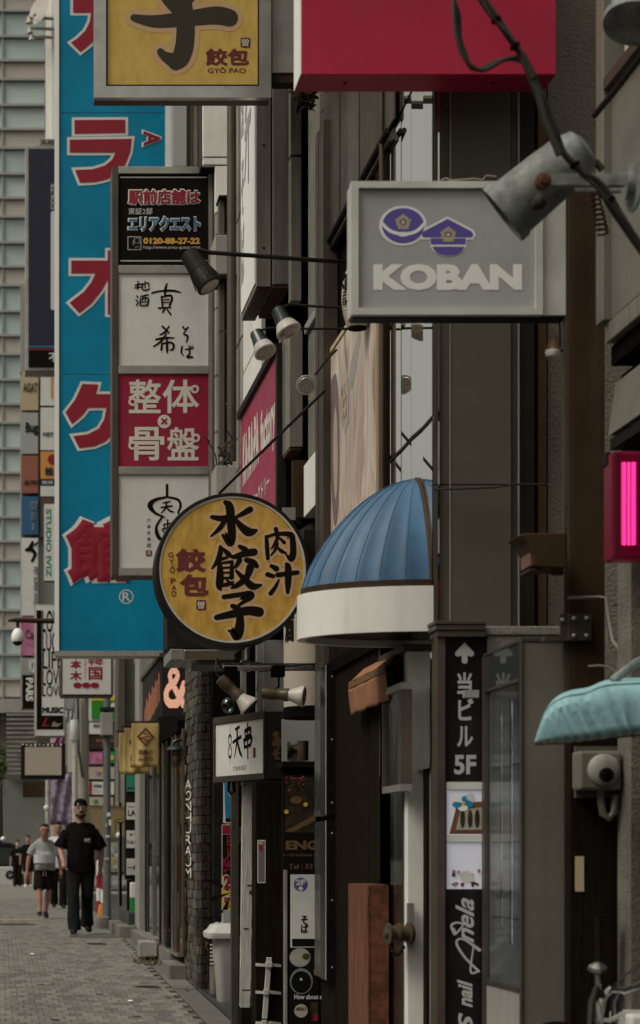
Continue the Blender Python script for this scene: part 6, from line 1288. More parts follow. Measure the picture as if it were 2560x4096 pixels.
# ---- yellow flags
def flag(x0, x1, y0, y1, D, label, full=True):
    t = thing('shop_flag', P((x0 + x1) / 2, y1, D), label, 'flag', 'yellow sake shop flags'); mb = MB(); n, m_ = 16, 12; fn = lambda u, v, l: P(x0 + (x1 - x0) * u + 4 * math.sin(v * 4) * (u - .5), y0 + (y1 - y0) * v, D + .02 * math.sin(u * 7 + v * 2) * v + .01 * math.sin(u * 13) * v) + Vector((0, -l, 0))
    mb.add([fn(i / n, j / m_, 0) for j in range(m_ + 1) for i in range(n + 1)], [(j * (n + 1) + i, j * (n + 1) + i + 1, (j + 1) * (n + 1) + i + 1, (j + 1) * (n + 1) + i) for j in range(m_) for i in range(n)])
    o = mb.build('cloth', 'flag_gold', t, smooth=True); md = o.modifiers.new('t', 'SOLIDIFY'); md.thickness = .003; md.offset = 1
    MB().tube([P(x0 - 14, y0 - 1, D), P(x1 + 10, y0 - 1, D)], .008, 6).build('rod', 'dark_metal', t)
    f2 = lambda u, v, l: fn(u, v, .009)
    dia = [[(.5, .12), (.82, .33), (.5, .54), (.18, .33)], [(.5, .17), (.74, .33), (.5, .49), (.26, .33)]]
    for (a, b) in ((dia[0], dia[1]),):
        mb = MB(); mb.add([fn(*p, .008) for p in a] + [fn(*p, .008) for p in b], [(k, (k + 1) % 4, 4 + (k + 1) % 4, 4 + k) for k in range(4)])
        for (u0_, v0_, u1_, v1_) in ((.4, .24, .62, .27), (.28, .345, .74, .30), (.3, .36, .68, .40), (.42, .44, .6, .42)): mb.add([fn(u0_, v0_, .008), fn(u1_, v1_, .008), fn(u1_, v1_ + .02, .008), fn(u0_, v0_ + .02, .008)], [(0, 1, 2, 3)])
        mb.build('emblem', 'maroon', t)
    text(t, '酒屋の', f2, (.22, .61, .76, .73), 'maroon', .02, 0, .001); text(t, 'みのり', f2, (.22, .77, .76, .88), 'maroon', .02, 0, .001)
flag(528, 636, 2888, 3068, 19.4, 'front yellow flag with a diamond emblem'); flag(498, 598, 2908, 3094, 20.4, 'middle yellow flag half hidden behind the front one'); flag(477, 590, 2926, 3096, 21.4, 'rearmost yellow flag, only its left edge showing')
# ---- bicycle handlebar at the lower right
bk = thing('bicycle', (1.95, 5.7, zg(5.7)), 'bicycle with chrome handlebar and bell cut by the lower right corner', 'bicycle')
D = 5.7
MB().tube([P(2395, 4160, D), P(2400, 4060, D), P(2412, 3990, D), P(2440, 3960, D), P(2490, 3965, D + .02), P(2545, 3945, D + .04), P(2600, 3930, D + .06)], .012, 10).build('handlebar', 'steel', bk, smooth=True)
MB().tube([P(2360, 4120, D - .1), P(2368, 4010, D - .06), P(2385, 3960, D - .03), P(2412, 3985, D)], .012, 10).build('handlebar', 'dark_metal', bk, smooth=True)
MB().lathe(P(2390, 3885, D - .03), (0, -.3, 1), [(0, .012), (.004, .03), (.016, .028), (.026, .012), (.03, .004)], 18).build('bell', 'steel', bk, smooth=True); MB().tube([P(2390, 3895, D - .03), P(2395, 3960, D)], .008, 8).build('bell_clamp', 'steel', bk)
MB().tube([P(2372, 3990, D - .05), P(2390, 4030, D - .06), P(2398, 4085, D - .06)], .008, 8).build('brake_lever', 'alu_light', bk, smooth=True)
MB().tube([P(2440, 3960, D), P(2462, 3940, D - .02), P(2500, 3900, D), P(2580, 3840, D)], .004, 6).build('brake_cable', 'cable', bk, smooth=True); MB().tube([P(2460, 4090, D), P(2458, 4010, D), P(2475, 3970, D)], .004, 6).build('brake_cable', 'cable_grey', bk, smooth=True)
MB().prism([P(2370, 4070, D - .06), P(2440, 4075, D - .06), P(2500, 4045, D - .05), P(2560, 4040, D - .05), P(2560, 4052, D - .05), P(2500, 4062, D - .05), P(2440, 4090, D - .06), P(2370, 4085, D - .06)], (0, .01, 0)).build('strap', 'plastic_clip', bk)
pb('basket', 'white_face', bk, 2522, 4060, 2760, 4250, D - .1, .2, bevel=.01)
hx = P(2480, 3990, D).x; MB().tube([(hx, D + .02, 1.22), (hx, D + .08, .85)], .018, 10).build('head_tube', 'navy', bk, smooth=True); MB().tube([(hx, D + .08, .85), (hx, D - .1, zg(D) + .33)], .012, 8).build('fork', 'steel', bk, smooth=True)
MB().tube([(hx, D - .1 + .32 * math.cos(t * math.pi / 16), zg(D) + .335 + .32 * math.sin(t * math.pi / 16)) for t in range(33)], .016, 8).build('front_wheel', 'tyre', bk, smooth=True)
MB().tube([(hx, D + .9 + .32 * math.cos(t * math.pi / 16), zg(D) + .335 + .32 * math.sin(t * math.pi / 16)) for t in range(33)], .016, 8).build('rear_wheel', 'tyre', bk, smooth=True)
MB().tube([(hx, D + .08, .88), (hx, D + .45, .5), (hx, D + .9, zg(D) + .335)], .016, 8).build('frame_tube', 'navy', bk, smooth=True); MB().tube([(hx, D + .45, .5), (hx, D + .62, 1.0)], .014, 8).build('seat_tube', 'navy', bk, smooth=True); MB().ball((hx, D + .62, 1.03), .1, 12, 8, (.7, 1.2, .35)).build('saddle', 'black', bk, smooth=True)
pb('pipe_riser', 'dark_wood', b1, 2398, 3660, 2450, 4500, 6.4, .05)

# ---- small clutter high on the facade
hpl = thing('hanging_creeper', P(1260, 430, 10.0), 'dark dry creeper hanging below the crimson sign', 'plant'); mb = MB()
for x0, n in ((1225, 60), (1345, 34)):
    for k in range(n):
        p = P(x0 + random.gauss(0, 22), 362 + abs(random.gauss(0, 30)), 10.0 + random.uniform(-.05, .05)); a = Vector((random.uniform(-1, 1), random.uniform(-.3, .3), random.uniform(-1, 1))).normalized() * .03; b = a.orthogonal().normalized() * .012
        mb.add([p - a, p + b, p + a, p - b], [(0, 1, 2, 3)])
mb.build('leaves', 'creeper', hpl); MB().tube([P(1225, 330, 10.0), P(1232, 400, 10.0), P(1245, 440, 10.0)], .008, 6).build('stem', 'leaf_dry', hpl)
MB().tube([P(1762, 722, 6.93), P(1785, 712, 6.93), P(1800, 722, 6.92), P(1900, 714, 6.9), P(1930, 720, 6.9), P(1945, 702, 6.9), P(1985, 706, 6.9)], .003, 6).build('loose_wire', 'cable_grey', s3, smooth=True)
for k in range(4):
    o_ = [(14, -12), (-14, -4), (18, 10), (-4, 16)][k]
    MB().tube([P(v.x + o_[0] * math.sin(i * .21 + k * 1.7), v.y + o_[1] * math.cos(i * .17 + k), dd_) for i, v in enumerate(catmull([(a, b, 0) for a, b in trunk], 4)) for dd_ in (5.3 + .012 * math.sin(i * .4 + k),)], .0032, 6).build('thin_cable', 'cable', hc, smooth=True)
for x, y in ((1985, 80), (2060, 185), (2300, 660), (2440, 800)): MB().lathe(P(x, y, 5.3), (.55, 0, -.8), [(-.006, .012), (-.005, .0155), (.005, .0155), (.006, .012)], 10).build('cable_tie', 'black', hc, smooth=True)
# ================================================================== FAR THINGS ON THE LEFT
def board(name, label, cat, x0, y0, x1, y1, d, t, m_face, m_case='alu', group=None, fw=4):
    th = thing(name, P((x0 + x1) / 2, y1, d + t / 2), label, cat, group)
    pb('case', m_case, th, x0, y0, x1, y1, d, t, bevel=0.01); pb('face', m_face, th, x0 + fw, y0 + fw, x1 - fw, y1 - fw, d - .02, .02)
    return th, front(d - .02)
# ---- glass office tower
ot = thing('office_tower', (-3, 100, 0.6), 'pale glass office tower with beige spandrel bands far down the street', 'building')
D = 96.0
pb('core', 'far_frame', ot, -900, -1500, 262, 3500, D + .5, 8)
bands = []; y = 2790; per = 275
pat = [(0, 96, 'g'), (96, 165, 'b'), (165, 275, 'g')]
while y > -700:
    for a, b, k in ((0, 75, 'b'), (75, 172, 'g'), (172, 275, 'g')): bands.append((y - b, y - a, k))
    y -= per
cols = [-900, -600, -300, -140, 10, 180, 262]
for ya, yb, k in bands:
    for c in range(len(cols) - 1):
        x0, x1 = cols[c] + 3, cols[c + 1] - 3
        if k == 'g': pb('window_pane', random.choice(['glass_far', 'glass_far', 'glass_far', 'blind_white']), ot, x0, ya + 7, x1, yb - 5, D + .2, .3)
        else:
            p_ = pb('spandrel', 'blind_beige', ot, x0, ya + 5, x1, yb - 3, D + .15, .35)
    pb('floor_edge', 'far_frame', ot, -900, ya - 5, 262, ya + 5, D, .5)
for c in cols[1:]: pb('mullion', 'far_frame', ot, c - 3, -1500, c + 3, 2880, D + .05, .4)
pb('podium_beam', 'panel_light', ot, -900, 2795, 262, 2850, D - .6, 1.2); pb('podium_dark', 'panel_grey', ot, -900, 2851, 262, 3480, D + .1, .5)
# pipes, antennas beside the tower (white column of a nearer building)
wc = thing('white_corner_building', (2.0, 60, 0.6), 'narrow white building edge carrying small lamps and an antenna dish', 'building')
pb('corner_column', 'white_paint', wc, 186, -1200, 214, 560, 60, 1.0); pb('corner_column', 'white_bright', wc, 205, -1200, 226, 560, 59.6, .6); pb('body', 'panel_light', wc, 215, -1200, 520, 3490, 61, 4)
for yy in (70, 112, 145): MB().tube([P(215, yy + 5, 59.4), P(110, yy, 59.3)], .05, 6).build('lamp_arm', 'lamp_white', wc)
for x, yy in ((115, 82), (118, 122), (124, 150)): MB().lathe(P(x, yy - 14, 59.3), (.1, 0, -1), [(0, .05), (.1, .07), (.2, .11), (.21, .08)], 12).build('lamp_head', 'lamp_white', wc, smooth=True)
MB().lathe(P(165, 45, 59.2), (-.7, -.6, .15), [(0, .02), (.02, .2), (.08, .42), (.1, .46)], 20).build('antenna_dish', 'lamp_white', wc, smooth=True); MB().ball(P(138, 58, 59), .06, 8, 6).build('dish_horn', 'lamp_white', wc)
# ---- navy vertical sign
s, fl = board('navy_vertical_sign', 'dark navy vertical sign behind the blue karaoke sign', 'sign', 101, 582, 245, 1482, 36, .5, 'navy', 'alu', fw=13)
text(s, 'COLTS', fl, (203, 735, 218, 840), 'grey_sign', .05, rot=3); flat(s, fl, [rrect(203, 845, 236, 1240, 8)], 'lavender_white', .004, 'printed_bar'); flat(s, fl, [[(114, 1384), (232, 1384), (232, 1389), (114, 1389)]], 'cyan_poster', .004, 'printed_line'); flat(s, fl, [[(114, 1394), (232, 1394), (232, 1399), (114, 1399)]], 'red_letter', .004, 'printed_line'); flat(s, fl, [[(114, 1402), (232, 1402), (232, 1468), (114, 1468)]], 'ink', .003, 'printed_band'); text(s, '不', fl, (195, 1412, 232, 1448), 'white_face', .02, .006)
pb('top_box', 'panel_light', s, 158, 556, 245, 581, 36, .4); text(s, 'SUISSE', front(36), (166, 560, 240, 578), 'ink', .03)
# ---- two column tenant directory
td = thing('tenant_directory', P(150, 2850, 44), 'tall two-column sign rack of pastel shop panels', 'sign'); D = 44.0
pb('rack', 'far_frame', td, 82, 1150, 290, 2835, D + .3, .5); pb('rack_post', 'panel_light', td, 82, 1140, 98, 1486, D, .3)
def tp(m_, x0, y0, x1, y1, txt=None, tc='ink', r=None, rot=0, bold=.01):
    o = pb('shop_panel', m_, td, x0, y0, x1, y1, D, .28)
    if txt: text(td, txt, front(D), r or (x0 + 8, y0 + (y1 - y0) * .35, x1 - 8, y0 + (y1 - y0) * .6), tc, bold, .01, .01, rot=rot)
tp('beige_sign', 86, 1487, 153, 1640, 'AGAT', 'ink_brown', (92, 1532, 150, 1568)); tp('grey_sign', 86, 1650, 152, 1815, 'Bug', 'ink', (102, 1690, 152, 1742), bold=.03); tp('rust_sign', 86, 1822, 152, 1972, '古時', 'ink_brown', (94, 1920, 150, 1938)); tp('blue_small', 86, 1986, 152, 2137, 'パロマ\n占い\n3F', 'grey_sign', (116, 2002, 148, 2125)); tp('white_face', 86, 2152, 152, 2462, 'PET SUPER WALK', 'bill_dark', (134, 2268, 150, 2430), rot=1)
tp('white_face', 162, 1482, 222, 1622); tp('white_face', 162, 1630, 222, 1800, 'MET', 'ink', (172, 1730, 214, 1745), bold=.02); tp('orange_sign', 162, 1806, 222, 1915, '松', 'navy', (178, 1868, 216, 1902), bold=.05); tp('navy', 162, 1916, 222, 1943, '無休', 'white_face', (168, 1922, 214, 1938)); tp('white_face', 162, 1944, 222, 1985); tp('alu_brown', 162, 1990, 222, 2150)
flat(td, front(D), [circ(210, 1838, 20)], 'red_letter', .012, 'printed_disc'); flat(td, front(D), [[(203, 1485), (212, 1485), (212, 1600), (203, 1590)]], 'orange_sign', .012, 'printed_mark'); brush(td, [[(130, 2170, 12), (120, 2195, 20), (105, 2200, 12)], [(120, 2195, 16), (140, 2215, 14), (128, 2245, 10)], [(140, 2180, 8), (150, 2170, 6)]], front(D), ID, 'ink', lift=.012, box=1.0, name='printed_figure')
tp('pink_poster', 84, 2467, 152, 2622, 'Ca8', 'maroon', (100, 2520, 150, 2555)); tp('panel_light', 86, 2632, 152, 2700, 'K2', 'white_bright', (118, 2640, 140, 2690)); tp('ink', 90, 2705, 150, 2832, 'PARS', 'white_face', (104, 2712, 134, 2806), rot=1, bold=.05)
# ---- green lettered studio sign
s, fl = board('studio_sign', 'white vertical sign with green letters left of the blue sign', 'sign', 176, 2015, 240, 2325, 34, .2, 'white_face', 'panel_light', fw=3); text(s, 'STUDIO IVIZ', fl, (184, 2035, 206, 2310), 'teal_green', .04, rot=1)
# ---- LOVE MUSIC sign
D = 32.0
s, fl = board('music_bar_sign', 'tall white bar sign with stretched black letters and a black foot', 'sign', 138, 2418, 262, 2948, D, .3, 'white_face', 'panel_light', fw=5)
flat(s, fl, [[(146, 2441), (167, 2441), (167, 2918), (146, 2918)], [(167, 2862), (254, 2862), (254, 2918), (167, 2918)]], 'ink', .004, 'printed_band')
for k, (w_, ya, yb) in enumerate((('LOVE', 2441, 2530), ('LUCK', 2530, 2605), ('LIFE', 2605, 2675), ('LOVE', 2678, 2742), ('LOVE', 2743, 2785))): text(s, w_, fl, (169, ya, 250, yb), 'ink', .006, .006)
text(s, 'MUSIC', fl, (169, 2828, 254, 2853), 'ink', .05, .006); text(s, 'L', fl, (166, 2872, 196, 2906), 'red_letter', .02, .008, shear=.4); text(s, 'Bar', fl, (206, 2888, 246, 2906), 'cream', .01, .008, shear=.4)
# ---- korean restaurant sign
D = 27.0
s, fl = board('korean_sign', 'white box sign with red Japanese characters under the blue sign', 'sign', 243, 2480, 452, 2785, D, .4, 'white_face', 'alu_brown', fw=8)
text(s, '韓', fl, (352, 2610, 412, 2662), 'red_letter', .012); text(s, '国', fl, (354, 2668, 410, 2720), 'red_letter', .025); text(s, '六', fl, (282, 2590, 326, 2632), 'red_letter', .05); text(s, '本', fl, (281, 2640, 326, 2676), 'red_letter', .05); text(s, '木', fl, (280, 2684, 328, 2722), 'red_letter', .05); text(s, 'サムギョプサル'.replace('', '\n').strip(), fl, (336, 2628, 346, 2714), 'red_letter', .0, ls=.9)
for x in (310, 345, 379): flat(s, fl, [circ(x, 2741, 17, 11)], 'red_letter', .004 + x * 1e-5, 'printed_oval')
# ---- camera arm
ca = thing('street_camera', P(215, 2485, 28), 'white dome street camera hanging from a dark horizontal arm', 'camera'); D = 28.0
MB().tube([P(228, 2484, D), P(180, 2484, D), P(60, 2480, D), P(32, 2483, D)], [.04, .04, .035, .02], 8).build('arm', 'brown_paint', ca, smooth=True); MB().tube([P(71, 2484, D), P(71, 2520, D)], .025, 8).build('stem', 'dark_metal', ca); MB().lathe(P(71, 2514, D), (0, 0, -1), [(0, .04), (.02, .06), (.06, .08), (.1, .098), (.17, .098), (.2, .085)], 20).build('housing', 'white_bright', ca, smooth=True); MB().ball(P(70, 2566, D), .075, 14, 8, (1, 1, .9)).build('smoked_dome', 'black_gloss', ca, smooth=True)
# ---- blank lightbox and dark board
D = 36.0
s, fl = board('blank_lightbox', 'blank cream lightbox in a scruffy black frame', 'sign', 84, 2972, 262, 3116, D, .4, 'cream', 'dark_metal', fw=16)
for k in range(10): pb('peeling_tape', 'white_face', s, 86 + k * 17, 2974 + (k % 3) * 2, 94 + k * 17, 2980 + (k % 4) * 2, D - .03, .02)
board('dark_board', 'plain dark brown board below the blank lightbox', 'sign', 91, 3124, 181, 3188, D + 2, .2, 'brown_paint', 'dark_metal', fw=2)
# ---- grey ramp structure on the left
rp = thing('ramp_building', (0, 82, 0.6), 'low grey metal clad building with a sloping glazed stair at the left', 'building'); D = 82.0
MB().prism([P(x, y, D) for x, y in ((-700, 3120), (96, 3120), (240, 3110), (230, 3262), (86, 3452), (-700, 3452))], (0, 3, 0)).build('metal_wall', 'ramp_grey', rp)
MB().prism([P(x, y, D - .3) for x, y in ((236, 3255), (244, 3262), (92, 3460), (84, 3452))], (0, .3, 0)).build('stair_rail', 'blind_beige', rp); MB().prism([P(x, y, D - .1) for x, y in ((244, 3266), (244, 3380), (110, 3460), (98, 3460))], (0, .1, 0)).build('stair_glass', 'glass_far', rp)
for k in range(14): pb('louvre', 'alu', rp, 26 + max(0, 5 - k) * 0, 2855 + k * 18, 150, 2862 + k * 18, D - .5, .4)
pb('dark_base', 'panel_grey', rp, -700, 3453, 300, 3505, D + .1, 2)
# foliage at the far left
mb = MB()
for k in range(420):
    p = P(random.gauss(-4, 11), random.gauss(3062, 30), 70 + random.uniform(-1.5, 1.5)); a = Vector((random.uniform(-1, 1), random.uniform(-1, 1), random.uniform(-1, 1))) * .12; b = Vector((random.uniform(-1, 1), random.uniform(-1, 1), random.uniform(-1, 1))) * .12
    mb.add([p, p + a, p + a + b, p + b], [(0, 1, 2, 3)])
tr = thing('street_tree', (0.02, 70, .6), 'small green street tree at the far left edge', 'tree'); mb.build('crown', 'plant', tr); MB().tube([(0, 70, .6), (.02, 70, 3), (0.05, 70, 4.6)], [.12, .09, .04], 8).build('trunk', 'brown_paint', tr)
# ---- poles
def pole(label, x, yt, yb, w0, w1, d, m_, name='utility_pole', z=None):
    t = thing(name, (x * d / F, d, zg(d)), label, 'pole'); a = P(x, yt, d); MB().tube([(a.x, d, zg(d)), (a.x, d, (a.z + zg(d)) / 2), a], [w0 * d / F / 2, (w0 + w1) * d / F / 4, w1 * d / F / 2], 14).build('shaft', m_, t, smooth=True); return t
t = pole('grey steel pole with stickers beside the man in black', 428, 2785, 3650, 34, 28, 30.0, 'pole_grey')
pb('junction_box', 'panel_light', t, 405, 2850, 452, 2940, 29.8, .3, bevel=.01); pb('clamp', 'dark_metal', t, 402, 2828, 466, 2842, 29.85, .3)
for (x, y, w_, h_, m_) in ((434, 3258, 15, 16, 'white_face'), (440, 3290, 10, 24, 'white_face'), (425, 3300, 8, 16, 'grey_sign'), (430, 3345, 18, 10, 'white_face'), (425, 3435, 20, 10, 'cream')): pb('sticker', m_, t, x - w_ / 2, y - h_ / 2, x + w_ / 2, y + h_ / 2, 29.92, .003)
t = pole('leaning beige concrete pole behind the grey steel pole', 332, 2600, 3520, 46, 40, 48.0, 'pole_beige'); MB().tube([P(312, 2790, 47.8), P(315, 3000, 47.8), P(330, 3110, 47.8)], .03, 6).build('cable', 'cable', t)
t = pole('slim white pole with a camera head left of the men', 300, 2975, 3560, 26, 22, 42.0, 'lamp_white'); MB().lathe(P(297, 2880, 42), (0, 0, -1), [(0, .08), (.1, .1), (.45, .1), (.5, .06)], 14).build('camera_head', 'white_face', t, smooth=True)
t = pole('thin white post behind the man in the white shirt', 190, 3110, 3540, 20, 16, 55.0, 'lamp_white'); MB().ball(P(186, 3232, 54.8), .09, 10, 8).build('lamp_globe', 'white_face', t, smooth=True)
pole('thin grey post carrying the purple banner', 262, 3060, 3540, 18, 14, 50.0, 'pole_grey')
# ---- banners
def hang(label, x0, x1, y0, y1, d, m_, name='banner', amp=.05):
    t = thing(name, P((x0 + x1) / 2, y1, d), label, 'banner'); mb = MB(); n, q = 10, 10
    mb.add([P(x0 + (x1 - x0) * i / n, y0 + (y1 - y0) * j / q, d + amp * math.sin(i * 1.3 + j * .5)) for j in range(q + 1) for i in range(n + 1)], [(j * (n + 1) + i, j * (n + 1) + i + 1, (j + 1) * (n + 1) + i + 1, (j + 1) * (n + 1) + i) for j in range(q) for i in range(n)])
    o = mb.build('cloth', m_, t, smooth=True); md = o.modifiers.new('t', 'SOLIDIFY'); md.thickness = .01; MB().tube([P(x0 - 3, y0, d), P(x1 + 3, y0, d)], .02, 6).build('rod', 'dark_metal', t); return t
hang('lilac and dark patterned banner above the walking men', 202, 288, 3092, 3300, 49.0, 'purple_banner'); hang('pale violet pennant with a dark mark beside the bar sign', 262, 298, 2780, 2890, 46.0, 'lavender_white'); hang('pink patterned pennant below the bar sign', 212, 262, 2940, 2985, 47.0, 'pink_poster')
# ---- end wall with shop panels
ew = thing('shop_panel_building', (3.2, 56, 0.6), 'grey building end covered with small bright shop panels', 'building'); D = 56.0
pb('wall', 'panel_light', ew, 290, 2500, 760, 3505, D + .3, 4); pb('pipe', 'alu', ew, 460, 2700, 474, 3225, D, .2); pb('pipe', 'panel_light', ew, 478, 2860, 498, 3225, D + .05, .2); pb('dark_strip', 'panel_grey', ew, 340, 2780, 356, 3230, D + .1, .2)
def wp_(m_, x0, y0, x1, y1, txt=None, tc='ink', r=None, bold=.01):
    pb('shop_panel', m_, ew, x0, y0, x1, y1, D, .25)
    if txt: text(ew, txt, front(D), r, tc, bold, .01, .01)
wp_('white_face', 356, 2780, 468, 2884); pb('shop_panel', 'bright_green', ew, 366, 2786, 462, 2874, D - .05, .04); flat(ew, front(D - .05), [[(366, 2786), (462, 2786), (462, 2802), (366, 2802)]], 'poster_yellow', .01, 'printed_band'); flat(ew, front(D - .05), [circ(456, 2825, 14)], 'white_face', .012, 'printed_disc')
wp_('white_face', 358, 2890, 404, 2936, 'RIN', 'ink', (374, 2896, 402, 2910)); wp_('food_dark', 360, 2946, 456, 2996, 'SHANGHAI\nCAFE', 'rust_sign', (385, 2955, 454, 2990), .04); wp_('pink_poster', 358, 3008, 410, 3056); wp_('green', 434, 3006, 458, 3052); wp_('cream', 356, 3068, 458, 3116); wp_('white_face', 356, 3127, 456, 3178, 'KYOTO', 'ink', (376, 3138, 406, 3150), .04); text(ew, 'プリン・カフェ', front(D), (374, 3158, 440, 3172), 'bill_dark', .01, .01); pb('red_edge', 'red_letter', ew, 356, 3128, 367, 3177, D - .02, .02); wp_('cream', 358, 3188, 452, 3222, '伊', 'green', (373, 3198, 392, 3216), .04)
flat(ew, front(D), [circ(446, 3030, 10)], 'poster_yellow', .01, 'printed_flower'); flat(ew, front(D), [circ(395, 3090, 12, 16)], 'purple_banner', .01, 'printed_figure'); flat(ew, front(D), [circ(402, 3082, 6)], 'poster_yellow', .012, 'printed_figure')
mbd = thing('map_board', P(430, 3350, 45), 'tan area map board behind the grey steel pole', 'notice board'); D = 45.0
pb('panel', 'map_tan', mbd, 353, 3228, 505, 3348, D, .1); flat(mbd, front(D), [[(357, 3232), (500, 3232), (500, 3234), (357, 3234)], [(357, 3232), (359, 3232), (359, 3345), (357, 3345)], [(462, 3280), (500, 3270), (500, 3273), (466, 3283)], [(460, 3280), (464, 3280), (464, 3345), (460, 3345)]], 'plant', .003, 'printed_road'); pb('post', 'dark_metal', mbd, 480, 3210, 487, 3540, D + .1, .08)
mb2 = thing('street_map_panel', P(440, 3492, 43), 'white street map panel with yellow blocks on the fence', 'notice board'); D = 43.0
pb('panel', 'map_mix', mb2, 398, 3370, 486, 3490, D, .08)
for k in range(26): x, y = random.uniform(404, 478), random.uniform(3376, 3482); flat(mb2, front(D), [[(x, y), (x + 9, y - 2), (x + 10, y + 5), (x + 1, y + 7)]], random.choice(['poster_yellow', 'poster_yellow', 'white_face', 'blue_small']), .004 + k * .0005, 'printed_block')
fe = thing('mesh_fence', P(440, 3562, 42.8), 'diamond wire mesh fence below the street map', 'fence'); mb = MB(); D = 42.8
for k in range(16):
    x = 384 + k * 9; mb.tube([P(x, 3492, D), P(x + 40, 3562, D)], .008, 4); mb.tube([P(x, 3492, D), P(x - 40, 3562, D)], .008, 4)
mb.build('wire_mesh', 'alu', fe); MB().tube([P(360, 3492, D), P(520, 3492, D)], .025, 6).build('rail', 'dark_metal', fe); MB().tube([P(360, 3562, D), P(520, 3562, D)], .02, 6).build('rail', 'dark_metal', fe)
pb('wall_behind', 'panel_grey', ew, 330, 3340, 760, 3505, 55.8, .3)
def barrier(x, d, label):
    t = thing('striped_bollard', (x * d / F, d, zg(d)), label, 'bollard', 'red and white bollards'); zt = zz(3450, d); z0 = zg(d); n = 4
    for k in range(n): MB().lathe((x * d / F, d, z0 + (zt - z0) * k / n), (0, 0, 1), [(0, .05), ((zt - z0) / n - .001, .05)], 14).build('stripe', 'white_face' if k % 2 else 'red_letter', t, smooth=True)
    MB().ball((x * d / F, d, zt), .05, 10, 6).build('cap', 'white_face', t, smooth=True)
barrier(396, 33, 'left of the two red and white bollards by the steel pole'); barrier(414, 31.5, 'right of the two red and white bollards by the steel pole')
oc = thing('orange_barrier_foot', (404 * 31 / F, 31, zg(31)), 'orange plastic block beside the steel pole', 'block'); MB().skin([[(404 * 31 / F + x, 31 + y, zg(31) + z) for x, y in rrect(-w_, -w_, w_, w_, .02)] for w_, z in ((.05, 0), (.05, .12), (.03, .22))]).build('block', 'orange_sign', oc, smooth=True)
# ---- black sign stand with four lit panels
ss = thing('sign_stand', P(525, 3520, 24), 'black stand with a stack of small lit shop panels', 'sign'); D = 24.5
pb('frame', 'dark_metal', ss, 500, 3095, 550, 3518, D, .12, bevel=.01); pb('side_post', 'black', ss, 478, 3290, 488, 3625, D - .6, .05); pb('side_post', 'black', ss, 468, 3288, 500, 3292, D - .6, .05); pb('foot', 'dark_metal', ss, 508, 3519, 548, 3650, D, .1)
for (ya, yb, m_, tx, tc, r) in ((3100, 3166, 'teal_green', 'FOCUS', 'ink', (510, 3148, 546, 3158)), (3210, 3278, 'white_face', 'LAB', 'ink', (512, 3238, 556, 3264)), (3322, 3392, 'white_face', 'うなぎ', 'ink', (506, 3360, 550, 3376)), (3434, 3500, 'white_face', '一番', 'ink', (510, 3460, 552, 3480))):
    pb('lit_panel', m_, ss, 506, ya, 545, yb, D - .02, .02); text(ss, tx, front(D - .02), r, tc, .02, .003)
text(ss, '食べ', front(D - .02), (516, 3332, 544, 3344), 'red_letter', .01, .003); text(ss, 'Support', front(D - .02), (510, 3222, 548, 3232), 'ink', 0, .003)
wbn = thing('white_green_box', P(535, 3655, 23.6), 'small white box with a green base on the shop step', 'box'); pb('box', 'white_paint', wbn, 522, 3530, 566, 3592, 23.7, .12, bevel=.01); pb('green_base', 'green', wbn, 522, 3593, 566, 3650, 23.7, .12)
cp_ = thing('bench_stone', (1.42, 26.5, zg(26)), 'rounded concrete kerb block before the steps', 'kerb block'); MB().skin([[(1.45 + x, 26.3 + y, zg(26) + z) for x, y in rrect(-w_, -.3, w_, .3, .08)] for w_, z in ((.13, 0), (.13, .1), (.09, .16))]).build('block', 'concrete', cp_, smooth=True)
# ---- two tone taxi van on the far road
tx = thing('two_tone_van', (-.4, 66, .6), 'white and black van waiting at the far left', 'van'); D = 66.0
bd = [(-330, 3545), (-330, 3470), (-320, 3468), (120, 3466), (135, 3480), (140, 3545)]; MB().prism([P(x, y, D) for x, y in bd], (0, 1.7, 0)).build('body', 'car_white', tx, bevel=.05)
cbn = [(-320, 3466), (-290, 3385), (-270, 3372), (40, 3370), (85, 3390), (120, 3464)]; MB().prism([P(x, y, D + .05) for x, y in cbn], (0, 1.6, 0)).build('cabin', 'black_gloss', tx, bevel=.05)
for x0, x1 in ((-270, -140), (-130, -20), (-8, 78)): pb('window', 'glass_dark', tx, x0, 3392, x1, 3458, D + .02, .03)
for x in (-250, 92): MB().lathe(P(x, 3540, D) + Vector((0, .2, .1)), (0, -1, 0), [(0, .32), (.2, .32), (.21, .2)], 24).build('wheel', 'tyre', tx, smooth=True)
annulus(tx, front(D), 40, 3500, 18, 18, 6, 'ink', .01, 'door_emblem'); text(tx, 'G', front(D), (28, 3490, 52, 3511), 'ink', .04, .012); MB().ball(P(12, 3356, D + .5), .09, 10, 8).build('roof_lamp', 'white_bright', tx, smooth=True)
lp2 = thing('globe_lamp_post', (475 * 40 / F, 40, .6), 'low post with a white globe by the map board', 'lamp'); MB().ball(P(475, 3342, 40), .07, 12, 8).build('globe', 'white_face', lp2, smooth=True); MB().tube([(475 * 40 / F, 40, .6), P(475, 3350, 40)], .02, 8).build('post', 'pole_grey', lp2)
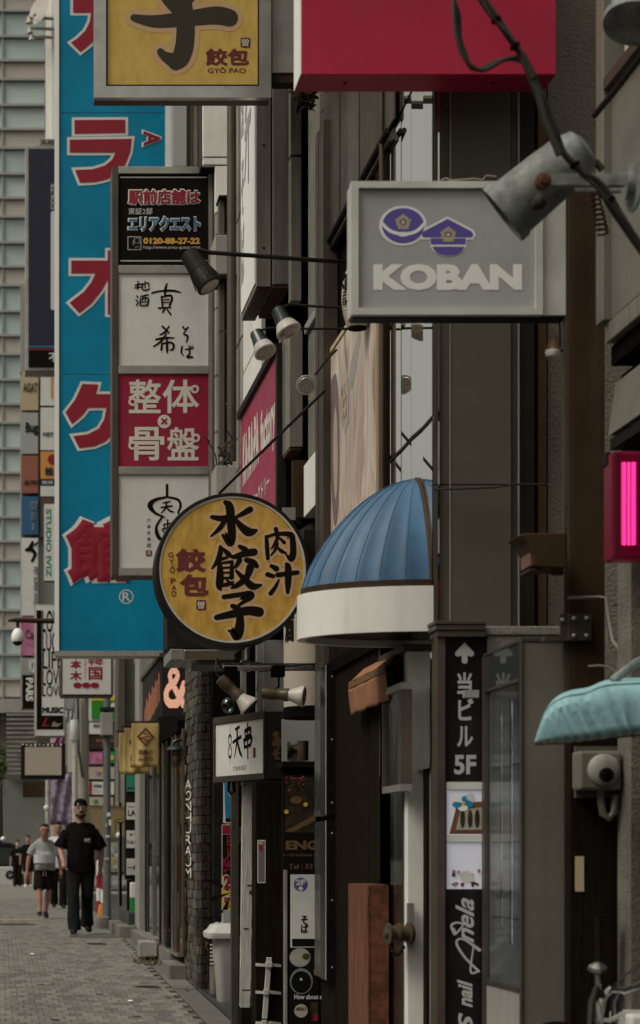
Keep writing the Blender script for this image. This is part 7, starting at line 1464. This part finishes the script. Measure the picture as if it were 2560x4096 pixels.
# ---- buildings across the road (seen only as reflections in the shop glass)
for k, (ya, yb, h, m_) in enumerate(((-14, 6, 9.5, 'panel_light'), (6.5, 24, 7.5, 'concrete'), (24.5, 47, 11, 'panel_grey'))):
    ob_ = thing('facing_building', (-15, (ya + yb) / 2, 0), ['pale block across the road nearest the camera', 'concrete block across the road in the middle', 'tall grey block across the road further on'][k], 'building', 'buildings across the road')
    bx('wall', m_, ob_, (-24, ya, -.2), (-13, yb, h))
    for f_ in range(int(h / 3.4)): bx('window_band', 'glass_dark', ob_, (-13.02, ya + .6, 1 + f_ * 3.4), (-12.96, yb - .6, 2.7 + f_ * 3.4))
# ================================================================== PEOPLE
def remesh(mb, name, m, parent, voxel, smooth_it=4, disp=0.0, seed=0):
    o0 = org(parent); me = mb.mesh(name, m, o0)
    ob = bpy.data.objects.new('tmp', me)
    md = ob.modifiers.new('r', 'REMESH'); md.mode = 'VOXEL'; md.voxel_size = voxel; md.use_smooth_shade = True
    if smooth_it: sm = ob.modifiers.new('s', 'SMOOTH'); sm.factor = .5; sm.iterations = smooth_it
    m2 = evaluated_mesh(ob); m2.name = name
    bpy.data.objects.remove(ob); bpy.data.meshes.remove(me)
    if disp:
        cn = [(v.co.copy(), v.normal.copy()) for v in m2.vertices]; flatc = []
        for c, nr in cn:
            c = c + nr * ((noise.noise(Vector((c.x * 9 + seed, c.y * 9, c.z * 4.5))) + .55 * noise.noise(Vector((c.x * 22 + c.z * 12, c.y * 20 + seed, c.z * 17)))) * disp); flatc += [c.x, c.y, c.z]
        m2.vertices.foreach_set('co', flatc)
    m2.polygons.foreach_set('use_smooth', [True] * len(m2.polygons)); m2.update()
    o = bpy.data.objects.new(name, m2); COL.objects.link(o); o.parent = parent; ORG[o.name] = o0; return o
def hand(mb, wrist, dirv, side_, s, curl=.5):
    """palm, four fingers of different length and a thumb from the side of the palm"""
    d = Vector(dirv).normalized(); fwd = Vector((0, -1, 0)); sd_ = d.cross(fwd).normalized() * side_; pal = wrist + d * .045 * s
    nrm = sd_.cross(d).normalized()
    mb.tube([wrist, wrist + d * .03 * s, wrist + d * .085 * s], [(.024 * s, .017 * s), (.036 * s, .016 * s), (.036 * s, .014 * s)], 10)
    ac = fwd                                    # fingers spread front to back
    for k, (off, ln) in enumerate(((-.028, .068), (-.0095, .078), (.0095, .073), (.028, .058))):
        b = wrist + d * .082 * s + ac * off * s; inw = -sd_ * side_ if False else Vector((-side_, 0, 0))
        p1 = b + d * ln * .45 * s + inw * .010 * s * curl; p2 = p1 + d * ln * .32 * s + inw * .022 * s * curl; p3 = p2 + d * ln * .2 * s + inw * .024 * s * curl
        mb.tube([b, p1, p2, p3], [.0088 * s, .0084 * s, .0076 * s, .006 * s], 7)
    t0 = wrist + d * .025 * s + fwd * .026 * s; mb.tube([t0, t0 + d * .03 * s + fwd * .024 * s, t0 + d * .062 * s + fwd * .030 * s], [.0115 * s, .010 * s, .0075 * s], 7)
def person(label, X, D, H, pose, hi=True, top='tee_black', bottom='denim', shoes='shoe', skin='skin', shorts=False, yaw=0.0, stoop=0.0, belly=0.0, extras=()):
    s = H / 1.76; z0 = zg(D) + .008; t = thing('person', (X, D, z0), label, 'person'); B = Vector((X, D, z0))
    cy_, sy_ = math.cos(yaw), math.sin(yaw)
    def V(x, y, z):                                     # x right in picture, y away from camera
        yy = y - stoop * max(0, z - .95) * (1 if z > .95 else 0); zz_ = z - stoop * .28 * max(0, z - .95)
        return B + Vector((x * cy_ - yy * sy_, x * sy_ + yy * cy_, zz_)) * s
    vx = .010 if hi else .016
    leg, arm = pose['leg'], pose['arm']
    # ---- skin: head, neck, core, limbs, feet in one surface
    mb = MB()
    hz, hy = 1.518, -.02 - pose.get('head_fwd', 0)
    mb.skin([[V(rx * math.cos(a * math.pi / 8) , hy + oy + ry * math.sin(a * math.pi / 8), hz + h) for a in range(16)] for h, rx, ry, oy in
             ((0, .030, .036, -.035), (.018, .045, .055, -.022), (.045, .060, .078, -.010), (.080, .068, .090, 0), (.115, .073, .096, .004), (.150, .075, .098, .006), (.185, .070, .092, .008), (.212, .052, .070, .010), (.228, .022, .032, .010))])
    mb.tube([V(0, hy - .088, hz + .125), V(0, hy - .102, hz + .095), V(0, hy - .108, hz + .078)], [.010 * s, .013 * s, .016 * s], 8)        # nose
    mb.tube([V(-.028, hy - .082, hz + .042), V(0, hy - .09, hz + .042), V(.028, hy - .082, hz + .042)], [.008 * s, .010 * s, .008 * s], 7)      # mouth
    mb.tube([V(-.055, hy - .078, hz + .142), V(0, hy - .092, hz + .14), V(.055, hy - .078, hz + .142)], .011 * s, 7)                              # brow
    for q in (-1, 1): mb.tube([V(q * .074, hy + .01, hz + .075), V(q * .083, hy + .012, hz + .11), V(q * .077, hy + .015, hz + .135)], [(.008 * s, .014 * s), (.010 * s, .02 * s), (.008 * s, .014 * s)], 7)
    mb.tube([V(0, hy + .02, hz + .06), V(0, hy * .5 + .03, 1.48), V(0, .02, 1.40)], [.057 * s, .060 * s, .078 * s], 12)
    mb.tube([V(0, .02, 1.37), V(0, .01, 1.2), V(0, .0, .95)], [(.11 * s, .065 * s), (.14 * s, .1 * s), (.14 * s, .1 * s)], 12)
    for q, A in zip((-1, 1), arm):                       # arms: elbow, wrist given
        sh = V(q * .165, .02, 1.335); el = V(*A[0]); wr = V(*A[1]); mb.tube([sh, sh.lerp(el, .5), el, el.lerp(wr, .35), wr], [.045 * s, .045 * s, .040 * s, .039 * s, .027 * s], 10)
        hand(mb, wr, wr - el + Vector((0, -.02, 0)), q, s)
    for q, L_ in zip((-1, 1), leg):                      # legs: knee, ankle, toe
        hp_ = V(q * .09, .01, .92); kn = V(*L_[0]); an = V(*L_[1]); to = V(*L_[2]); mb.tube([hp_, hp_.lerp(kn, .5), kn, kn.lerp(an, .3), kn.lerp(an, .7), an], [.085 * s, .072 * s, .054 * s, .057 * s, .042 * s, .036 * s], 10)
        mb.tube([an + Vector((0, .03, -.03)) * s, an.lerp(to, .5) + Vector((0, 0, -.02)) * s, to], [(.036 * s, .035 * s), (.042 * s, .03 * s), (.036 * s, .02 * s)], 10)
    remesh(mb, 'body', skin, t, .0075 if hi else .014, 2)
    # ---- clothes
    mb = MB(); bl = belly
    mb.skin([[V(rx * math.cos(a * math.pi / 10), oy + ry * math.sin(a * math.pi / 10), h) for a in range(20)] for h, rx, ry, oy in
             ((.80 if not shorts else .86, .190, .135, -.01), (.88, .187, .133 + bl * .4, -.01 - bl * .3), (1.0, .180, .128 + bl, -.01 - bl * .6), (1.12, .182, .126 + bl * .8, -.005 - bl * .5), (1.24, .190, .126, 0), (1.32, .182, .114, .01), (1.385, .145, .092, .015), (1.425, .100, .075, .014), (1.45, .078, .066, .012))])
    for q, A in zip((-1, 1), arm):
        sh = V(q * .165, .015, 1.345); el = V(*A[0]); e2 = sh.lerp(el, pose.get('sleeve', .88)); mb.tube([sh, sh.lerp(el, .3), sh.lerp(el, .6), e2], [.070 * s, .078 * s, .080 * s, .086 * s], 12)
    mb.tube([V(-.17, .015, 1.345), V(-.10, .015, 1.382), V(0, .015, 1.398), V(.10, .015, 1.382), V(.17, .015, 1.345)], [.062 * s, .068 * s, .066 * s, .068 * s, .062 * s], 12)
    remesh(mb, 'top_garment', top, t, vx, 9, .014 * s, X * 7)
    mb = MB()
    mb.tube([V(0, 0, .98), V(0, 0, .90), V(0, .005, .80)], [(.168 * s, .125 * s), (.178 * s, .13 * s), (.165 * s, .12 * s)], 16)
    for q, L_ in zip((-1, 1), leg):
        hp_ = V(q * .088, .005, .88); kn = V(*L_[0]); an = V(*L_[1])
        if shorts: mb.tube([hp_, hp_.lerp(kn, .5), hp_.lerp(kn, .93)], [.098 * s, .102 * s, .098 * s], 14)
        else: mb.tube([hp_, hp_.lerp(kn, .5), kn, kn.lerp(an, .5), an + Vector((0, 0, -.035)) * s], [.098 * s, .092 * s, .080 * s, .078 * s, .086 * s], 14)
    remesh(mb, 'trousers' if not shorts else 'shorts', bottom, t, vx, 2, .010 * s, X * 3 + 5)
    for q, L_ in zip((-1, 1), leg):
        an = V(*L_[1]); to = V(*L_[2]); dr = (to - an); mb = MB(); hl_ = an - Vector((dr.x, dr.y, 0)).normalized() * .045 * s + Vector((0, 0, -.035)) * s
        mb.tube([hl_, an + Vector((0, 0, -.02)) * s, an.lerp(to, .55) + Vector((0, 0, -.008)) * s, to], [(.038 * s, .04 * s), (.044 * s, .052 * s), (.050 * s, .038 * s), (.038 * s, .024 * s)], 12); remesh(mb, 'shoe', shoes, t, .010 if hi else .016, 2)
    # ---- face and hair
    for q in (-1, 1): MB().ball(V(q * .031, hy - .084, hz + .118), .0095 * s, 8, 6, (1.3, .6, .7)).build('eye', 'ink', t)
    hair = MB()
    if pose.get('hair', 1):
        k0 = pose.get('hairline', .15)
        hair.skin([[V(rx * math.cos(a * math.pi / 8), hy + oy + ry * math.sin(a * math.pi / 8), hz + h) for a in range(16)] for h, rx, ry, oy in ((k0, .080, .100, .014), (k0 + .03, .080, .103, .010), (.20, .074, .097, .010), (.225, .055, .072, .012), (.242, .02, .03, .012))])
        hair.tube([V(0, hy + .06, hz + .2), V(0, hy + .085, hz + .12), V(0, hy + .07, hz + .05)], [(.06 * s, .04 * s), (.068 * s, .04 * s), (.05 * s, .03 * s)], 10)
        remesh(hair, 'hair', 'hair', t, .011 if hi else .014, 1, .006, X)
    for f_ in extras: f_(t, V, s, hz, hy)
    return t
def man_extras(t, V, s, hz, hy):
    cap = MB(); cap.skin([[V(rx * math.cos(a * math.pi / 10), hy + oy + ry * math.sin(a * math.pi / 10), hz + h) for a in range(20)] for h, rx, ry, oy in ((.148, .084, .104, .008), (.152, .087, .107, .008), (.18, .085, .106, .010), (.212, .074, .095, .012), (.235, .052, .07, .012), (.246, .02, .03, .012))]); cap.build('cap', 'tee_black', t, smooth=True)
    MB().tube([V(-.055, hy - .086, hz + .165), V(0, hy - .103, hz + .160), V(.055, hy - .086, hz + .165)], .007 * s, 6).build('cap_strap', 'black_gloss', t); MB().tube([V(-.045, hy - .09, hz + .17), V(-.03, hy - .1, hz + .17)], .010 * s, 6).build('cap_badge', 'silver_text', t)
    bd_ = MB(); bd_.tube([V(-.06, hy - .045, hz + .035), V(-.035, hy - .075, hz + .012), V(0, hy - .085, hz + .006), V(.035, hy - .075, hz + .012), V(.06, hy - .045, hz + .035)], [.014 * s, .022 * s, .025 * s, .022 * s, .014 * s], 8); bd_.tube([V(-.03, hy - .092, hz + .062), V(0, hy - .1, hz + .066), V(.03, hy - .092, hz + .062)], .007 * s, 6); bd_.build('beard', 'hair', t, smooth=True)
    for q in (-1, 1): MB().tube([V(q * .031 + .026 * math.cos(a * .5236), hy - .098, hz + .118 + .018 * math.sin(a * .5236)) for a in range(13)], .0022 * s, 5).build('glasses_rim', 'alu', t)
    MB().tube([V(-.006, hy - .1, hz + .12), V(.006, hy - .1, hz + .12)], .002 * s, 5).build('glasses_bridge', 'alu', t)
    lg = plane3(V(.04, -.135, 1.19), (1, 0, 0), (0, 0, 1), (0, -1, 0)); text(t, 'RGT', lg, (0, .055, .085, .02), 'silver_text', .05, .004, shear=.3); text(t, 'TOKYO CUSTOM', lg, (-.005, .014, .09, .004), 'silver_text', .0, .004)
    ln = MB(); ln.tube([V(-.17, .0, .93), V(-.19, -.05, .9)], .01, 6); 
# the man in black walks towards the camera
P1 = dict(leg=[((-.100, -.12, .50), (-.088, -.20, .105), (-.110, -.35, .022)), ((.092, .02, .51), (.096, .22, .15), (.118, .10, .035))], arm=[((-.265, .0, 1.11), (-.225, -.20, .93)), ((.275, .07, 1.10), (.262, .08, .83))], hair=0, sleeve=.92)
person('man in black T-shirt, jeans and black cap walking towards the camera', 322 * 24 / F, 24.0, 1.76, P1, True, 'tee_black', 'denim', 'shoe', 'skin', extras=[man_extras])
def grey_extras(t, V, s, hz, hy):
    b = MB(); b.skin([[V(.197 * math.cos(a * math.pi / 10), -.045 + .20 * math.sin(a * math.pi / 10), h) for a in range(20)] for h in (1.0, 1.03, 1.13, 1.16)]); b.build('support_belt', 'belt_white', t, smooth=True)
    for q in (-1, 1): MB().tube([V(q * .018, -.13, .86), V(q * .022, -.14, .80), V(q * .03, -.14, .76)], .005 * s, 6).build('drawstring', 'cream', t)
P2 = dict(leg=[((-.10, -.14, .50), (-.085, -.22, .12), (-.11, -.36, .085)), ((.075, .02, .50), (.02, .14, .12), (.035, .01, .025))], arm=[((-.28, -.02, 1.10), (-.31, -.06, .86)), ((.27, -.02, 1.10), (.285, -.10, .87))], hair=1, hairline=.185, head_fwd=.10, sleeve=.75)
person('heavy man in grey T-shirt with a white waist belt and black shorts', 178 * 30 / F, 30.0, 1.60, P2, True, 'tee_grey', 'shorts', 'shoe', 'skin_red', shorts=True, stoop=.28, belly=.055, extras=[grey_extras])
P3 = dict(leg=[((-.08, .02, .50), (-.075, .14, .12), (-.08, .02, .03)), ((.09, -.08, .52), (.10, -.05, .10), (.11, -.18, .022))], arm=[((-.25, .03, 1.1), (-.26, .0, .86)), ((.25, .0, 1.1), (.25, -.06, .86))], hair=1, hairline=.16, sleeve=.95)
person('man in white shirt and dark trousers walking behind the man in grey', 232 * 36 / F, 36.0, 1.70, P3, False, 'shirt_white', 'shorts', 'shoe', 'skin')
P4 = dict(leg=[((-.08, 0, .5), (-.085, 0, .1), (-.1, -.12, .02)), ((.08, 0, .5), (.085, .04, .1), (.1, -.08, .02))], arm=[((-.24, .02, 1.1), (-.26, -.02, .86)), ((.24, .02, 1.1), (.24, -.05, .88))], hair=1, hairline=.13, sleeve=.85)
def mask(t, V, s, hz, hy): MB().ball(V(0, hy - .075, hz + .05), .05 * s, 10, 8, (1, .6, .85)).build('face_mask', 'white_face', t, smooth=True); MB().tube([V(-.06, -.13, 1.2), V(.06, -.13, 1.2)], .035 * s, 6).build('shirt_print', 'grey_sign', t)
person('person with a white face mask in black clothes by the van', 70 * 61 / F, 61.0, 1.57, P4, False, 'tee_black', 'shorts', 'shoe', 'skin', extras=[mask])
P5 = dict(P4); P5['leg'] = [((-.09, -.03, .5), (-.08, -.05, .1), (-.1, -.17, .02)), ((.08, .02, .5), (.095, .1, .1), (.11, -.02, .03))]
person('person in black T-shirt and shorts with white shoes, furthest away', 112 * 60 / F, 60.0, 1.71, P5, False, 'tee_black', 'shorts', 'white_face', 'skin', shorts=True)
bpy.data.scenes.remove(WORK)
